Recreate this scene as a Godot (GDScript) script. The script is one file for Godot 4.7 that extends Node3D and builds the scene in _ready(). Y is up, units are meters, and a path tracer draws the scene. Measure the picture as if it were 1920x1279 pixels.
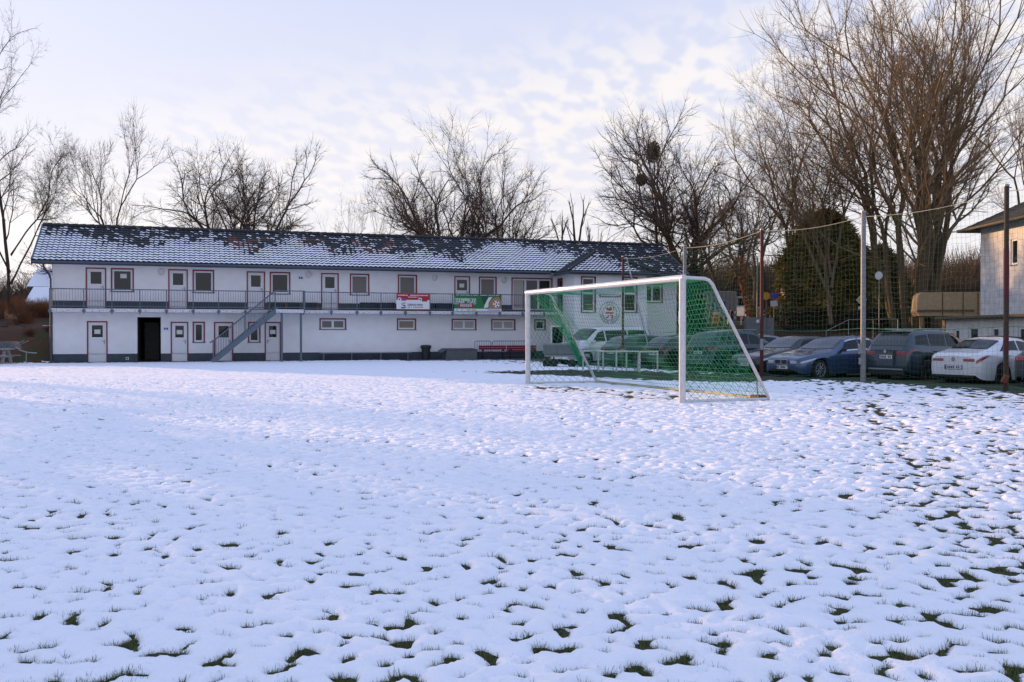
extends Node3D

# ---------------------------------------------------------------- mesh builder
class MB:
	var v := PackedVector3Array()
	var nn := PackedVector3Array()
	var uv := PackedVector2Array()
	var cc := PackedColorArray()
	var idx := PackedInt32Array()
	var col := Color(1, 1, 1)
	var use_col := false
	func vert(p: Vector3, n: Vector3, t := Vector2.ZERO) -> int:
		v.append(p)
		nn.append(n)
		uv.append(t)
		if use_col:
			cc.append(col)
		return v.size() - 1
	# corners counter-clockwise seen from outside
	func quad(a: Vector3, b: Vector3, c: Vector3, d: Vector3) -> void:
		var n := (b - a).cross(c - a)
		if n.length_squared() < 1e-14:
			n = (c - a).cross(d - a)
		n = n.normalized()
		var k := vert(a, n, Vector2(0, 1))
		vert(b, n, Vector2(1, 1))
		vert(c, n, Vector2(1, 0))
		vert(d, n, Vector2(0, 0))
		idx.append_array(PackedInt32Array([k, k + 2, k + 1, k, k + 3, k + 2]))
	func tri(a: Vector3, b: Vector3, c: Vector3) -> void:
		var n := (b - a).cross(c - a).normalized()
		var k := vert(a, n)
		vert(b, n)
		vert(c, n)
		idx.append_array(PackedInt32Array([k, k + 2, k + 1]))
	func box(c: Vector3, s: Vector3, b := Basis.IDENTITY) -> void:
		var x := b.x * s.x * 0.5
		var y := b.y * s.y * 0.5
		var z := b.z * s.z * 0.5
		quad(c - x - y + z, c + x - y + z, c + x + y + z, c - x + y + z)
		quad(c + x - y - z, c - x - y - z, c - x + y - z, c + x + y - z)
		quad(c + x - y + z, c + x - y - z, c + x + y - z, c + x + y + z)
		quad(c - x - y - z, c - x - y + z, c - x + y + z, c - x + y - z)
		quad(c - x + y + z, c + x + y + z, c + x + y - z, c - x + y - z)
		quad(c - x - y - z, c + x - y - z, c + x - y + z, c - x - y + z)
	# box between two corners
	func bx(a: Vector3, e: Vector3) -> void:
		box((a + e) * 0.5, (e - a).abs())
	# chamfered box
	func cbox(c: Vector3, s: Vector3, k := 0.01, b := Basis.IDENTITY) -> void:
		var h := s * 0.5
		var f := func(x: float, y: float, z: float) -> Vector3: return c + b * Vector3(x, y, z)
		for ax in 3:
			for sg in [-1.0, 1.0]:
				var u := (ax + 1) % 3
				var w := (ax + 2) % 3
				var q := []
				for e in [[-1, -1], [1, -1], [1, 1], [-1, 1]]:
					var p := Vector3.ZERO
					p[ax] = sg * h[ax]
					p[u] = e[0] * (h[u] - k)
					p[w] = e[1] * (h[w] - k)
					q.append(c + b * p)
				if sg > 0:
					quad(q[0], q[1], q[2], q[3])
				else:
					quad(q[3], q[2], q[1], q[0])
				# edge strips along axis w, between faces ax and u
				for s2 in [-1.0, 1.0]:
					var a := Vector3.ZERO
					var d := Vector3.ZERO
					a[ax] = sg * h[ax]
					a[u] = s2 * (h[u] - k)
					d[ax] = sg * (h[ax] - k)
					d[u] = s2 * h[u]
					a[w] = -(h[w] - k)
					d[w] = -(h[w] - k)
					var a2 := a
					var d2 := d
					a2[w] = h[w] - k
					d2[w] = h[w] - k
					if sg * s2 > 0:
						quad(c + b * a, c + b * d, c + b * d2, c + b * a2)
					else:
						quad(c + b * d, c + b * a, c + b * a2, c + b * d2)
	func ring(p: Vector3, d: Vector3, r: float, n: int, ref := Vector3.UP) -> int:
		var x := d.cross(ref)
		if x.length_squared() < 1e-5:
			x = d.cross(Vector3.RIGHT)
		x = x.normalized()
		var y := x.cross(d).normalized()
		var k := v.size()
		for i in n:
			var a := TAU * i / n
			var o := x * cos(a) + y * sin(a)
			vert(p + o * r, o)
		return k
	func link(k0: int, k1: int, n: int) -> void:
		for i in n:
			var j := (i + 1) % n
			idx.append_array(PackedInt32Array([k0 + i, k0 + j, k1 + j, k0 + i, k1 + j, k1 + i]))
	func tube(a: Vector3, b: Vector3, r0: float, r1: float, n := 6, caps := true) -> void:
		var d := (b - a).normalized()
		var k0 := ring(a, d, r0, n)
		var k1 := ring(b, d, r1, n)
		link(k0, k1, n)
		if caps:
			cap(a, -d, r0, n)
			cap(b, d, r1, n)
	func cap(p: Vector3, d: Vector3, r: float, n: int) -> void:
		var k := ring(p, d, r, n)
		for i in range(k, k + n):
			nn[i] = d
		var c := vert(p, d)
		for i in n:
			idx.append_array(PackedInt32Array([c, k + i, k + (i + 1) % n]))
	func path(pts: Array, r: float, n := 8, closed_ends := true) -> void:
		var last := -1
		for i in pts.size():
			var d: Vector3 = (pts[mini(i + 1, pts.size() - 1)] - pts[maxi(i - 1, 0)]).normalized()
			var k := ring(pts[i], d, r, n)
			if last >= 0:
				link(last, k, n)
			last = k
		if closed_ends:
			cap(pts[0], (pts[0] - pts[1]).normalized(), r, n)
			cap(pts[-1], (pts[-1] - pts[-2]).normalized(), r, n)
	# profile of Vector2(radius, height) turned about the axis through c along b.y
	func lathe(c: Vector3, prof: Array, n := 24, b := Basis.IDENTITY) -> void:
		for i in prof.size() - 1:
			var p0: Vector2 = prof[i]
			var p1: Vector2 = prof[i + 1]
			var t := p1 - p0
			var nr := Vector2(t.y, -t.x).normalized()
			var k := v.size()
			for j in n + 1:
				var a := TAU * j / n
				var o := Vector3(cos(a), 0, sin(a))
				var nv := b * (o * nr.x + Vector3.UP * nr.y)
				vert(c + b * (o * p0.x + Vector3.UP * p0.y), nv)
				vert(c + b * (o * p1.x + Vector3.UP * p1.y), nv)
			for j in n:
				var q := k + j * 2
				idx.append_array(PackedInt32Array([q, q + 2, q + 3, q, q + 3, q + 1]))
	func ellipsoid(c: Vector3, r: Vector3, n := 16, m := 8) -> void:
		var k := v.size()
		for i in m + 1:
			var t := PI * i / m
			for j in n + 1:
				var a := TAU * j / n
				var o := Vector3(sin(t) * cos(a), cos(t), sin(t) * sin(a))
				vert(c + o * r, (o / r).normalized())
		for i in m:
			for j in n:
				var q := k + i * (n + 1) + j
				idx.append_array(PackedInt32Array([q, q + n + 2, q + 1, q, q + n + 1, q + n + 2]))
	# polygon (x, y) extruded along z from z0 to z1
	func prism(poly: PackedVector2Array, z0: float, z1: float, b := Transform3D.IDENTITY) -> void:
		var p := poly
		if Geometry2D.is_polygon_clockwise(p):
			p.reverse()
		var t := Geometry2D.triangulate_polygon(p)
		var f := (b.basis * Vector3(0, 0, 1)).normalized()
		var k := v.size()
		for q in p:
			vert(b * Vector3(q.x, q.y, z1), f)
		for q in p:
			vert(b * Vector3(q.x, q.y, z0), -f)
		for i in range(0, t.size(), 3):
			var a := p[t[i]]
			var cw := (p[t[i + 1]] - a).cross(p[t[i + 2]] - a) < 0
			var s := [t[i], t[i + 1], t[i + 2]] if cw else [t[i], t[i + 2], t[i + 1]]
			idx.append_array(PackedInt32Array([k + s[0], k + s[1], k + s[2], k + p.size() + s[0], k + p.size() + s[2], k + p.size() + s[1]]))
		for i in p.size():
			var a := p[i]
			var e := p[(i + 1) % p.size()]
			quad(b * Vector3(a.x, a.y, z0), b * Vector3(e.x, e.y, z0), b * Vector3(e.x, e.y, z1), b * Vector3(a.x, a.y, z1))
	func mesh() -> ArrayMesh:
		var m := ArrayMesh.new()
		if v.is_empty():
			return m
		var ar := []
		ar.resize(Mesh.ARRAY_MAX)
		ar[Mesh.ARRAY_VERTEX] = v
		ar[Mesh.ARRAY_NORMAL] = nn
		ar[Mesh.ARRAY_TEX_UV] = uv
		if use_col:
			ar[Mesh.ARRAY_COLOR] = cc
		ar[Mesh.ARRAY_INDEX] = idx
		m.add_surface_from_arrays(Mesh.PRIMITIVE_TRIANGLES, ar)
		return m

# ---------------------------------------------------------------- scene helpers
var taken := {}
var rng := RandomNumberGenerator.new()
var M := {}
var tex := {}
const TURN := 0.3281                       # the clubhouse stands turned by 18.8 degrees
const CORNER := Vector3(-22.9, 0, -47.5)   # its left front corner
const BASE := -0.13

func numbered(called: String) -> String:
	taken[called] = taken.get(called, 0) + 1
	return called if taken[called] == 1 else "%s_%03d" % [called, taken[called] - 1]

func tag(o: Node, label := "", category := "", group := "", kind := "") -> Node:
	if label:
		o.set_meta("label", label)
	if category:
		o.set_meta("category", category)
	if group:
		o.set_meta("group", group)
	if kind:
		o.set_meta("kind", kind)
	return o

func thing(called: String, label: String, category: String, at := Vector3.ZERO, turn := 0.0, group := "") -> Node3D:
	var o := Node3D.new()
	o.name = numbered(called)
	add_child(o)
	o.position = at
	o.rotation.y = turn
	tag(o, label, category, group)
	return o

func put(mb: MB, called: String, m: Material, parent: Node = null) -> MeshInstance3D:
	return put_mesh(mb.mesh(), called, m, parent)

func put_mesh(me: Mesh, called: String, m: Material, parent: Node = null) -> MeshInstance3D:
	var o := MeshInstance3D.new()
	o.mesh = me
	o.material_override = m
	if parent == null or parent == self:
		o.name = numbered(called)
		add_child(o)
	else:
		o.name = called
		parent.add_child(o, true)
	return o

func box_part(called: String, m: Material, parent: Node, a: Vector3, b: Vector3, k := 0.0) -> MeshInstance3D:
	var q := MB.new()
	if k > 0.0:
		q.cbox((a + b) * 0.5, (b - a).abs(), k)
	else:
		q.bx(a, b)
	return put(q, called, m, parent)

# a point in the clubhouse's own axes: along the front, up, out from the front
func bw(s: float, y: float, p: float) -> Vector3:
	return CORNER + Basis(Vector3.UP, TURN) * Vector3(s, y, p)

func lettering(text: String, height: float, m: Material, parent: Node, at: Vector3, basis := Basis.IDENTITY, depth := 0.004, called := "lettering", bold := false, width := 0.0) -> MeshInstance3D:
	var t := TextMesh.new()
	var f := SystemFont.new()
	f.font_names = PackedStringArray(["Droid Sans"])
	if bold:
		f.font_weight = 700
	t.font = f
	t.text = text
	t.font_size = 64
	t.pixel_size = height / 46.0
	t.depth = depth
	t.curve_step = 2.0
	var o := put_mesh(t, called, m, parent)
	var b := basis
	if width > 0.0:
		var w := t.get_aabb().size.x
		if w > 0.0:
			b = b.scaled_local(Vector3(width / w, 1, 1))
	o.transform = Transform3D(b, at)
	return o

func mat(c: Vector3, rough := 0.8, metal := 0.0, o := {}) -> StandardMaterial3D:
	var m := StandardMaterial3D.new()
	m.albedo_color = Color(c.x, c.y, c.z).linear_to_srgb()
	m.roughness = rough
	m.metallic = metal
	if o.has("spec"):
		m.metallic_specular = o.spec
	if o.has("tex"):
		m.albedo_texture = o.tex
		m.uv1_triplanar = true
		m.uv1_world_triplanar = o.get("world", true)
		m.uv1_scale = Vector3.ONE * o.get("scale", 1.0)
	if o.has("bump"):
		m.heightmap_enabled = true
		m.heightmap_texture = o.bump
		m.heightmap_scale = o.get("bump_cm", 0.3)
		m.uv1_triplanar = true
		m.uv1_world_triplanar = o.get("world", true)
		m.uv1_scale = Vector3.ONE * o.get("scale", 1.0)
	if o.has("coat"):
		m.clearcoat_enabled = true
		m.clearcoat = o.coat
		m.clearcoat_roughness = 0.04
	if o.get("vc", false):
		m.vertex_color_use_as_albedo = true
	if o.has("back"):
		m.backlight_enabled = true
		m.backlight = Color(o.back, o.back, o.back)
	return m

func noise_tex(size: int, freq: float, lo: Color, hi: Color, kind := FastNoiseLite.TYPE_SIMPLEX_SMOOTH, octaves := 4, sd := 1, mid := 0.5) -> NoiseTexture2D:
	var n := FastNoiseLite.new()
	n.noise_type = kind
	n.seed = sd
	n.frequency = freq
	n.fractal_octaves = octaves
	var g := Gradient.new()
	g.set_color(0, lo)
	g.set_color(1, hi)
	g.add_point(mid, lo.lerp(hi, 0.5))
	var t := NoiseTexture2D.new()
	t.width = size
	t.height = size
	t.seamless = true
	t.noise = n
	t.color_ramp = g
	return t

func make_materials() -> void:
	var w := Color(1, 1, 1)
	tex.grain = noise_tex(512, 0.06, Color(0.78, 0.78, 0.78), w, FastNoiseLite.TYPE_SIMPLEX_SMOOTH, 5, 3)
	tex.blotch = noise_tex(512, 0.012, Color(0.86, 0.85, 0.84), w, FastNoiseLite.TYPE_SIMPLEX_SMOOTH, 6, 5)
	tex.stain = noise_tex(512, 0.010, Color(0.955, 0.95, 0.94), w, FastNoiseLite.TYPE_SIMPLEX_SMOOTH, 6, 6)
	tex.peel = noise_tex(512, 0.035, Color(0.10, 0.09, 0.08), w, FastNoiseLite.TYPE_SIMPLEX_SMOOTH, 4, 7, 0.30)
	tex.peel.color_ramp.set_offset(0, 0.22)
	tex.peel.color_ramp.set_color(1, Color(0.9, 0.9, 0.9))
	tex.peel.color_ramp.set_offset(1, 0.27)
	tex.rough_blotch = noise_tex(512, 0.02, Color(0.45, 0.42, 0.38), w, FastNoiseLite.TYPE_SIMPLEX_SMOOTH, 6, 8)
	tex.bump = noise_tex(512, 0.05, Color.BLACK, w, FastNoiseLite.TYPE_SIMPLEX_SMOOTH, 5, 9)
	tex.grass = noise_tex(1024, 0.03, Color(0.30, 0.28, 0.16), Color(1.0, 1.0, 0.9), FastNoiseLite.TYPE_SIMPLEX_SMOOTH, 6, 11)
	tex.bark = noise_tex(512, 0.03, Color(0.5, 0.45, 0.4), w, FastNoiseLite.TYPE_SIMPLEX_SMOOTH, 5, 12)
	tex.asphalt = noise_tex(512, 0.15, Color(0.55, 0.55, 0.58), w, FastNoiseLite.TYPE_SIMPLEX_SMOOTH, 4, 13)
	tex.litter = noise_tex(1024, 0.05, Color(0.28, 0.22, 0.18), w, FastNoiseLite.TYPE_CELLULAR, 3, 14)
	M.snow = mat(Vector3(0.90, 0.905, 0.92), 0.75, 0.0, {"bump": tex.bump, "bump_cm": 0.35, "scale": 1.4, "spec": 0.3})
	M.roof_snow = mat(Vector3(0.88, 0.89, 0.91), 0.8)
	M.grass_ground = mat(Vector3(0.085, 0.112, 0.036), 0.95, 0.0, {"tex": tex.grass, "bump": tex.bump, "bump_cm": 3.0, "scale": 1.3})
	M.litter = mat(Vector3(0.17, 0.085, 0.04), 0.95, 0.0, {"tex": tex.litter, "bump": tex.bump, "bump_cm": 4.0, "scale": 0.6})
	M.asphalt = mat(Vector3(0.055, 0.055, 0.06), 0.6, 0.0, {"tex": tex.asphalt, "bump": tex.bump, "bump_cm": 0.5, "scale": 1.0})
	M.paving = mat(Vector3(0.16, 0.16, 0.16), 0.9, 0.0, {"tex": tex.rough_blotch, "scale": 0.9})
	M.plaster = mat(Vector3(0.87, 0.87, 0.87), 0.9, 0.0, {"tex": tex.stain, "bump": tex.bump, "bump_cm": 0.25, "scale": 0.35})
	M.plinth = mat(Vector3(0.075, 0.095, 0.12), 0.85, 0.0, {"tex": tex.blotch, "scale": 0.5})
	M.white_paint = mat(Vector3(0.78, 0.78, 0.78), 0.45)
	M.door_white = mat(Vector3(0.74, 0.74, 0.75), 0.4)
	M.red_trim = mat(Vector3(0.21, 0.014, 0.03), 0.5)
	M.glass = mat(Vector3(0.006, 0.006, 0.006), 0.06)
	M.blind = mat(Vector3(0.16, 0.14, 0.125), 0.35)
	M.blind_warm = mat(Vector3(0.25, 0.20, 0.12), 0.35)
	M.curtain = mat(Vector3(0.42, 0.40, 0.35), 0.5)
	M.dark = mat(Vector3(0.012, 0.012, 0.014), 0.9)
	M.tile = mat(Vector3(0.028, 0.030, 0.033), 0.65, 0.0, {"tex": tex.rough_blotch, "scale": 0.8})
	M.tile_red = mat(Vector3(0.22, 0.07, 0.045), 0.7, 0.0, {"tex": tex.rough_blotch, "scale": 0.8})
	M.steel = mat(Vector3(0.13, 0.17, 0.21), 0.5, 0.3, {"tex": tex.blotch, "scale": 1.0})
	M.gutter = mat(Vector3(0.06, 0.075, 0.095), 0.5, 0.2)
	M.galv = mat(Vector3(0.36, 0.38, 0.40), 0.45, 0.6, {"tex": tex.blotch, "scale": 2.0})
	M.slab = mat(Vector3(0.76, 0.76, 0.76), 0.9, 0.0, {"tex": tex.peel, "scale": 0.5})
	M.brick = mat(Vector3(0.20, 0.075, 0.045), 0.9, 0.0, {"tex": tex.rough_blotch, "scale": 2.0})
	M.wood = mat(Vector3(0.22, 0.17, 0.10), 0.8, 0.0, {"tex": tex.rough_blotch, "scale": 1.5})
	M.black_plastic = mat(Vector3(0.018, 0.019, 0.02), 0.55)
	M.green_dark = mat(Vector3(0.02, 0.035, 0.03), 0.7)
	M.red_paint = mat(Vector3(0.25, 0.02, 0.028), 0.55, 0.0, {"tex": tex.blotch, "scale": 1.0})
	M.concrete = mat(Vector3(0.30, 0.29, 0.27), 0.9, 0.0, {"tex": tex.rough_blotch, "bump": tex.bump, "bump_cm": 0.4, "scale": 0.9})
	M.grey_sheet = mat(Vector3(0.16, 0.17, 0.175), 0.6, 0.2, {"tex": tex.blotch, "scale": 0.7})
	M.goal_white = mat(Vector3(0.70, 0.69, 0.68), 0.32, 0.0, {"tex": tex.blotch, "scale": 1.2, "coat": 0.4})
	M.net_green = mat(Vector3(0.010, 0.28, 0.12), 0.7)
	M.net_fence = mat(Vector3(0.05, 0.16, 0.075), 0.7)
	M.rope = mat(Vector3(0.45, 0.43, 0.30), 0.8)
	M.rope_green = mat(Vector3(0.02, 0.22, 0.12), 0.7)
	M.rust_red = mat(Vector3(0.16, 0.025, 0.03), 0.7, 0.0, {"tex": tex.rough_blotch, "scale": 2.5})
	M.rust = mat(Vector3(0.30, 0.10, 0.04), 0.85, 0.0, {"tex": tex.rough_blotch, "scale": 3.0})
	M.worn_white = mat(Vector3(0.50, 0.51, 0.52), 0.55, 0.0, {"tex": tex.rough_blotch, "scale": 2.2})
	M.post_green = mat(Vector3(0.10, 0.07, 0.045), 0.8, 0.0, {"tex": tex.rough_blotch, "scale": 1.8})
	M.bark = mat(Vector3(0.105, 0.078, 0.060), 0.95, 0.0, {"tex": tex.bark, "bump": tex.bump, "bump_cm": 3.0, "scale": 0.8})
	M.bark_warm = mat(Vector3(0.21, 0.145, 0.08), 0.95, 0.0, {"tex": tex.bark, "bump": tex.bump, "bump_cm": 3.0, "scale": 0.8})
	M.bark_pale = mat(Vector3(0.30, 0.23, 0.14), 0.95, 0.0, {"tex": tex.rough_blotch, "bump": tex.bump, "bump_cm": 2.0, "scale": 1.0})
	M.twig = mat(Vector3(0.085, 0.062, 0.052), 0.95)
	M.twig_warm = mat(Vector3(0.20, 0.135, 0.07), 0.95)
	M.ivy = mat(Vector3(0.17, 0.055, 0.02), 0.9)
	M.needles = mat(Vector3(1, 1, 1), 0.85, 0.0, {"vc": true, "back": 0.6})
	M.leafy = mat(Vector3(1, 1, 1), 0.9, 0.0, {"vc": true, "back": 0.2})
	M.tyre = mat(Vector3(0.014, 0.014, 0.015), 0.85)
	M.rim = mat(Vector3(0.38, 0.39, 0.40), 0.35, 0.8)
	M.rim_dark = mat(Vector3(0.03, 0.03, 0.032), 0.4, 0.5)
	M.car_glass = mat(Vector3(0.006, 0.011, 0.013), 0.04, 0.0, {"spec": 0.38})
	M.frosted = mat(Vector3(0.13, 0.145, 0.165), 0.22, 0.0, {"tex": tex.rough_blotch, "scale": 1.6})
	M.tail = mat(Vector3(0.26, 0.008, 0.014), 0.15, 0.0, {"coat": 1.0})
	M.head = mat(Vector3(0.50, 0.52, 0.55), 0.15, 0.0, {"coat": 1.0})
	M.chrome = mat(Vector3(0.55, 0.56, 0.58), 0.18, 1.0)
	M.plate = mat(Vector3(0.66, 0.67, 0.68), 0.5)
	M.plate_blue = mat(Vector3(0.02, 0.06, 0.35), 0.5)
	M.ink = mat(Vector3(0.02, 0.022, 0.03), 0.7)
	M.blue_ink = mat(Vector3(0.02, 0.07, 0.42), 0.6)
	M.red_ink = mat(Vector3(0.36, 0.018, 0.03), 0.6)
	M.white_ink = mat(Vector3(0.72, 0.72, 0.72), 0.6)
	M.yellow_ink = mat(Vector3(0.62, 0.42, 0.03), 0.6)
	M.green_ink = mat(Vector3(0.015, 0.17, 0.045), 0.6)
	M.green_deep = mat(Vector3(0.008, 0.07, 0.03), 0.6)
	M.skin_ink = mat(Vector3(0.38, 0.19, 0.10), 0.6)
	M.purple_ink = mat(Vector3(0.26, 0.05, 0.30), 0.6)
	M.orange = mat(Vector3(0.60, 0.10, 0.015), 0.6)
	M.lamp_glass = mat(Vector3(0.62, 0.62, 0.60), 0.3)
	M.paper = mat(Vector3(0.70, 0.70, 0.68), 0.8)

func car_paint(c: Vector3, metal := 0.3) -> StandardMaterial3D:
	return mat(c, 0.34, metal, {"coat": 1.0, "spec": 0.4})

# ---------------------------------------------------------------- light, sky, camera
func make_camera_and_light() -> void:
	var cam := Camera3D.new()
	cam.name = "camera"
	cam.position = Vector3(0, 1.38, 0)
	cam.rotation_degrees = Vector3(-0.5, 0, 0)
	cam.fov = 39.39
	cam.near = 0.1
	cam.far = 1500.0
	add_child(cam)
	var sun := DirectionalLight3D.new()
	sun.name = "sun"
	sun.light_color = Color(1.0, 0.80, 0.60)
	sun.light_energy = 1.5
	sun.light_angular_distance = 0.6
	sun.shadow_enabled = true
	add_child(sun)
	sun.look_at_from_position(to_sun() * 100.0, Vector3.ZERO)
	var e := Environment.new()
	e.background_mode = Environment.BG_SKY
	e.background_energy_multiplier = 1.0
	e.tonemap_mode = Environment.TONE_MAPPER_LINEAR
	e.tonemap_exposure = 1.3
	e.sdfgi_enabled = true
	e.ssao_enabled = true
	e.ssil_enabled = true
	var sky := Sky.new()
	var sm := PanoramaSkyMaterial.new()
	sm.panorama = sky_picture()
	sky.sky_material = sm
	e.sky = sky
	var we := WorldEnvironment.new()
	we.name = "world"
	we.environment = e
	add_child(we)

func to_sun() -> Vector3:
	var up := deg_to_rad(9.2)
	return Vector3(-0.735 * cos(up), sin(up), -0.678 * cos(up))

# clear winter sky under a thin sheet of high, ribbed cloud
func sky_picture() -> ImageTexture:
	var w := 3072
	var h := 1536
	var data := PackedFloat32Array()
	data.resize(w * h * 3)
	var big := FastNoiseLite.new()
	big.seed = 21
	big.frequency = 0.22
	big.fractal_octaves = 4
	var fine := FastNoiseLite.new()
	fine.seed = 22
	fine.frequency = 8.5
	fine.fractal_octaves = 3
	fine.fractal_gain = 0.55
	var s := to_sun()
	var horizon := Vector3(0.745, 0.715, 0.705)
	var away := Vector3(0.72, 0.755, 0.89)
	var zenith := Vector3(0.37, 0.46, 0.74)
	var cloud := Vector3(0.745, 0.715, 0.72)
	var ct := PackedFloat32Array()
	var sn := PackedFloat32Array()
	for x in w:
		var a := TAU * ((x + 0.5) / w) # the first column looks along -z
		ct.append(-cos(a))
		sn.append(sin(a))
	for y in h:
		var el := PI * (0.5 - (y + 0.5) / h)
		var se := sin(el)
		var ce := cos(el)
		var row := y * w * 3
		if el < 0.0:
			for x in w:
				data[row + x * 3] = 0.30
				data[row + x * 3 + 1] = 0.32
				data[row + x * 3 + 2] = 0.36
			continue
		var up := clampf(1.75 * pow(se, 0.95), 0.0, 1.0)
		var k := 1.0 / (se + 0.10)
		var low := 1.0 - smoothstep(0.0, 0.22, se)
		for x in w:
			var dx := sn[x] * ce
			var dz := ct[x] * ce
			# pale and warm on the sun's side, bluer on the side away from it
			var toward := (dx * s.x + dz * s.z) * 0.5 + 0.5
			var hz := away.lerp(horizon, smoothstep(0.05, 0.75, toward))
			var px := dx * k
			var pz := dz * k
			var b := big.get_noise_2d(px, pz)
			var f := fine.get_noise_2d(px + pz * 0.25, pz * 0.55 - px * 0.15)
			var q := (-pz - 2.40) * 0.75 + px * 0.50 + 0.60 * b + 0.06
			var cover := smoothstep(-0.15, 0.65, q)
			var rib := smoothstep(-0.30, 0.28, f + 0.35 * b)
			cover = clampf(cover + 0.25 * low * toward, 0.0, 1.0)
			var c := cover * lerpf(rib, 1.0, 0.10 + 0.30 * low)
			var glow := maxf(0.0, dx * s.x + se * s.y + dz * s.z)
			glow = 0.16 * pow(glow, 8.0)
			data[row + x * 3] = lerpf(lerpf(hz.x, zenith.x, up), cloud.x, c) + glow
			data[row + x * 3 + 1] = lerpf(lerpf(hz.y, zenith.y, up), cloud.y, c) + glow * 0.86
			data[row + x * 3 + 2] = lerpf(lerpf(hz.z, zenith.z, up), cloud.z, c) + glow * 0.70
	var im := Image.create_from_data(w, h, false, Image.FORMAT_RGBF, data.to_byte_array())
	return ImageTexture.create_from_image(im)

# ---------------------------------------------------------------- ground and snow
var n_low := FastNoiseLite.new()
var n_mid := FastNoiseLite.new()
var n_pit := FastNoiseLite.new()
var n_pit2 := FastNoiseLite.new()
var n_fine := FastNoiseLite.new()
var n_spot := FastNoiseLite.new()
var trails := []

func sstep(a: float, b: float, x: float) -> float:
	var t := clampf((x - a) / (b - a), 0.0, 1.0)
	return t * t * (3.0 - 2.0 * t)

# height of the bare ground
func terrain(x: float, z: float) -> float:
	var d := -z
	var y := -0.13 * sstep(24.0, 44.0, d)
	y -= 0.09 * sstep(0.0, 2.0, park_side(x, z))
	# plateau behind the clubhouse, bank on its left, street level on the right
	var s := (x + 22.9) * 0.9466 - (z + 47.5) * 0.3223
	var p := (x + 22.9) * 0.3223 + (z + 47.5) * 0.9466
	var rise := 0.0
	if s < 36.0:
		var left := sstep(1.0, -1.5, s)
		var start := lerpf(-6.5, 0.8, left)
		rise = 1.75 * sstep(start, start - 6.5, p) + 1.3 * sstep(start - 6.0, start - 18.0, p)
	var r2 := 2.1 * sstep(57.0, 61.0, d) + 0.9 * sstep(62.0, 95.0, d)
	var mix := sstep(33.0, 38.0, s)
	return y + lerpf(rise, r2, mix)

# positive beyond the catch fence, towards the car park
func park_side(x: float, z: float) -> float:
	var fx := 0.0
	var d := -z
	if d < 22.4:
		fx = 11.7 + (22.4 - d) * 0.33
	elif d < 27.2:
		fx = lerpf(11.7, 10.05, (d - 22.4) / 4.8)
	elif d < 30.9:
		fx = lerpf(10.05, 8.06, (d - 27.2) / 3.7)
	elif d < 36.7:
		fx = lerpf(8.06, 6.65, (d - 30.9) / 5.8)
	else:
		fx = lerpf(6.65, 4.84, (d - 36.7) / 4.9)
	return x - fx

func seg_dist(x: float, z: float, a: Vector2, b: Vector2) -> float:
	var ab := b - a
	var t := clampf((Vector2(x, z) - a).dot(ab) / ab.length_squared(), 0.0, 1.0)
	return (a + ab * t).distance_to(Vector2(x, z))

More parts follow.
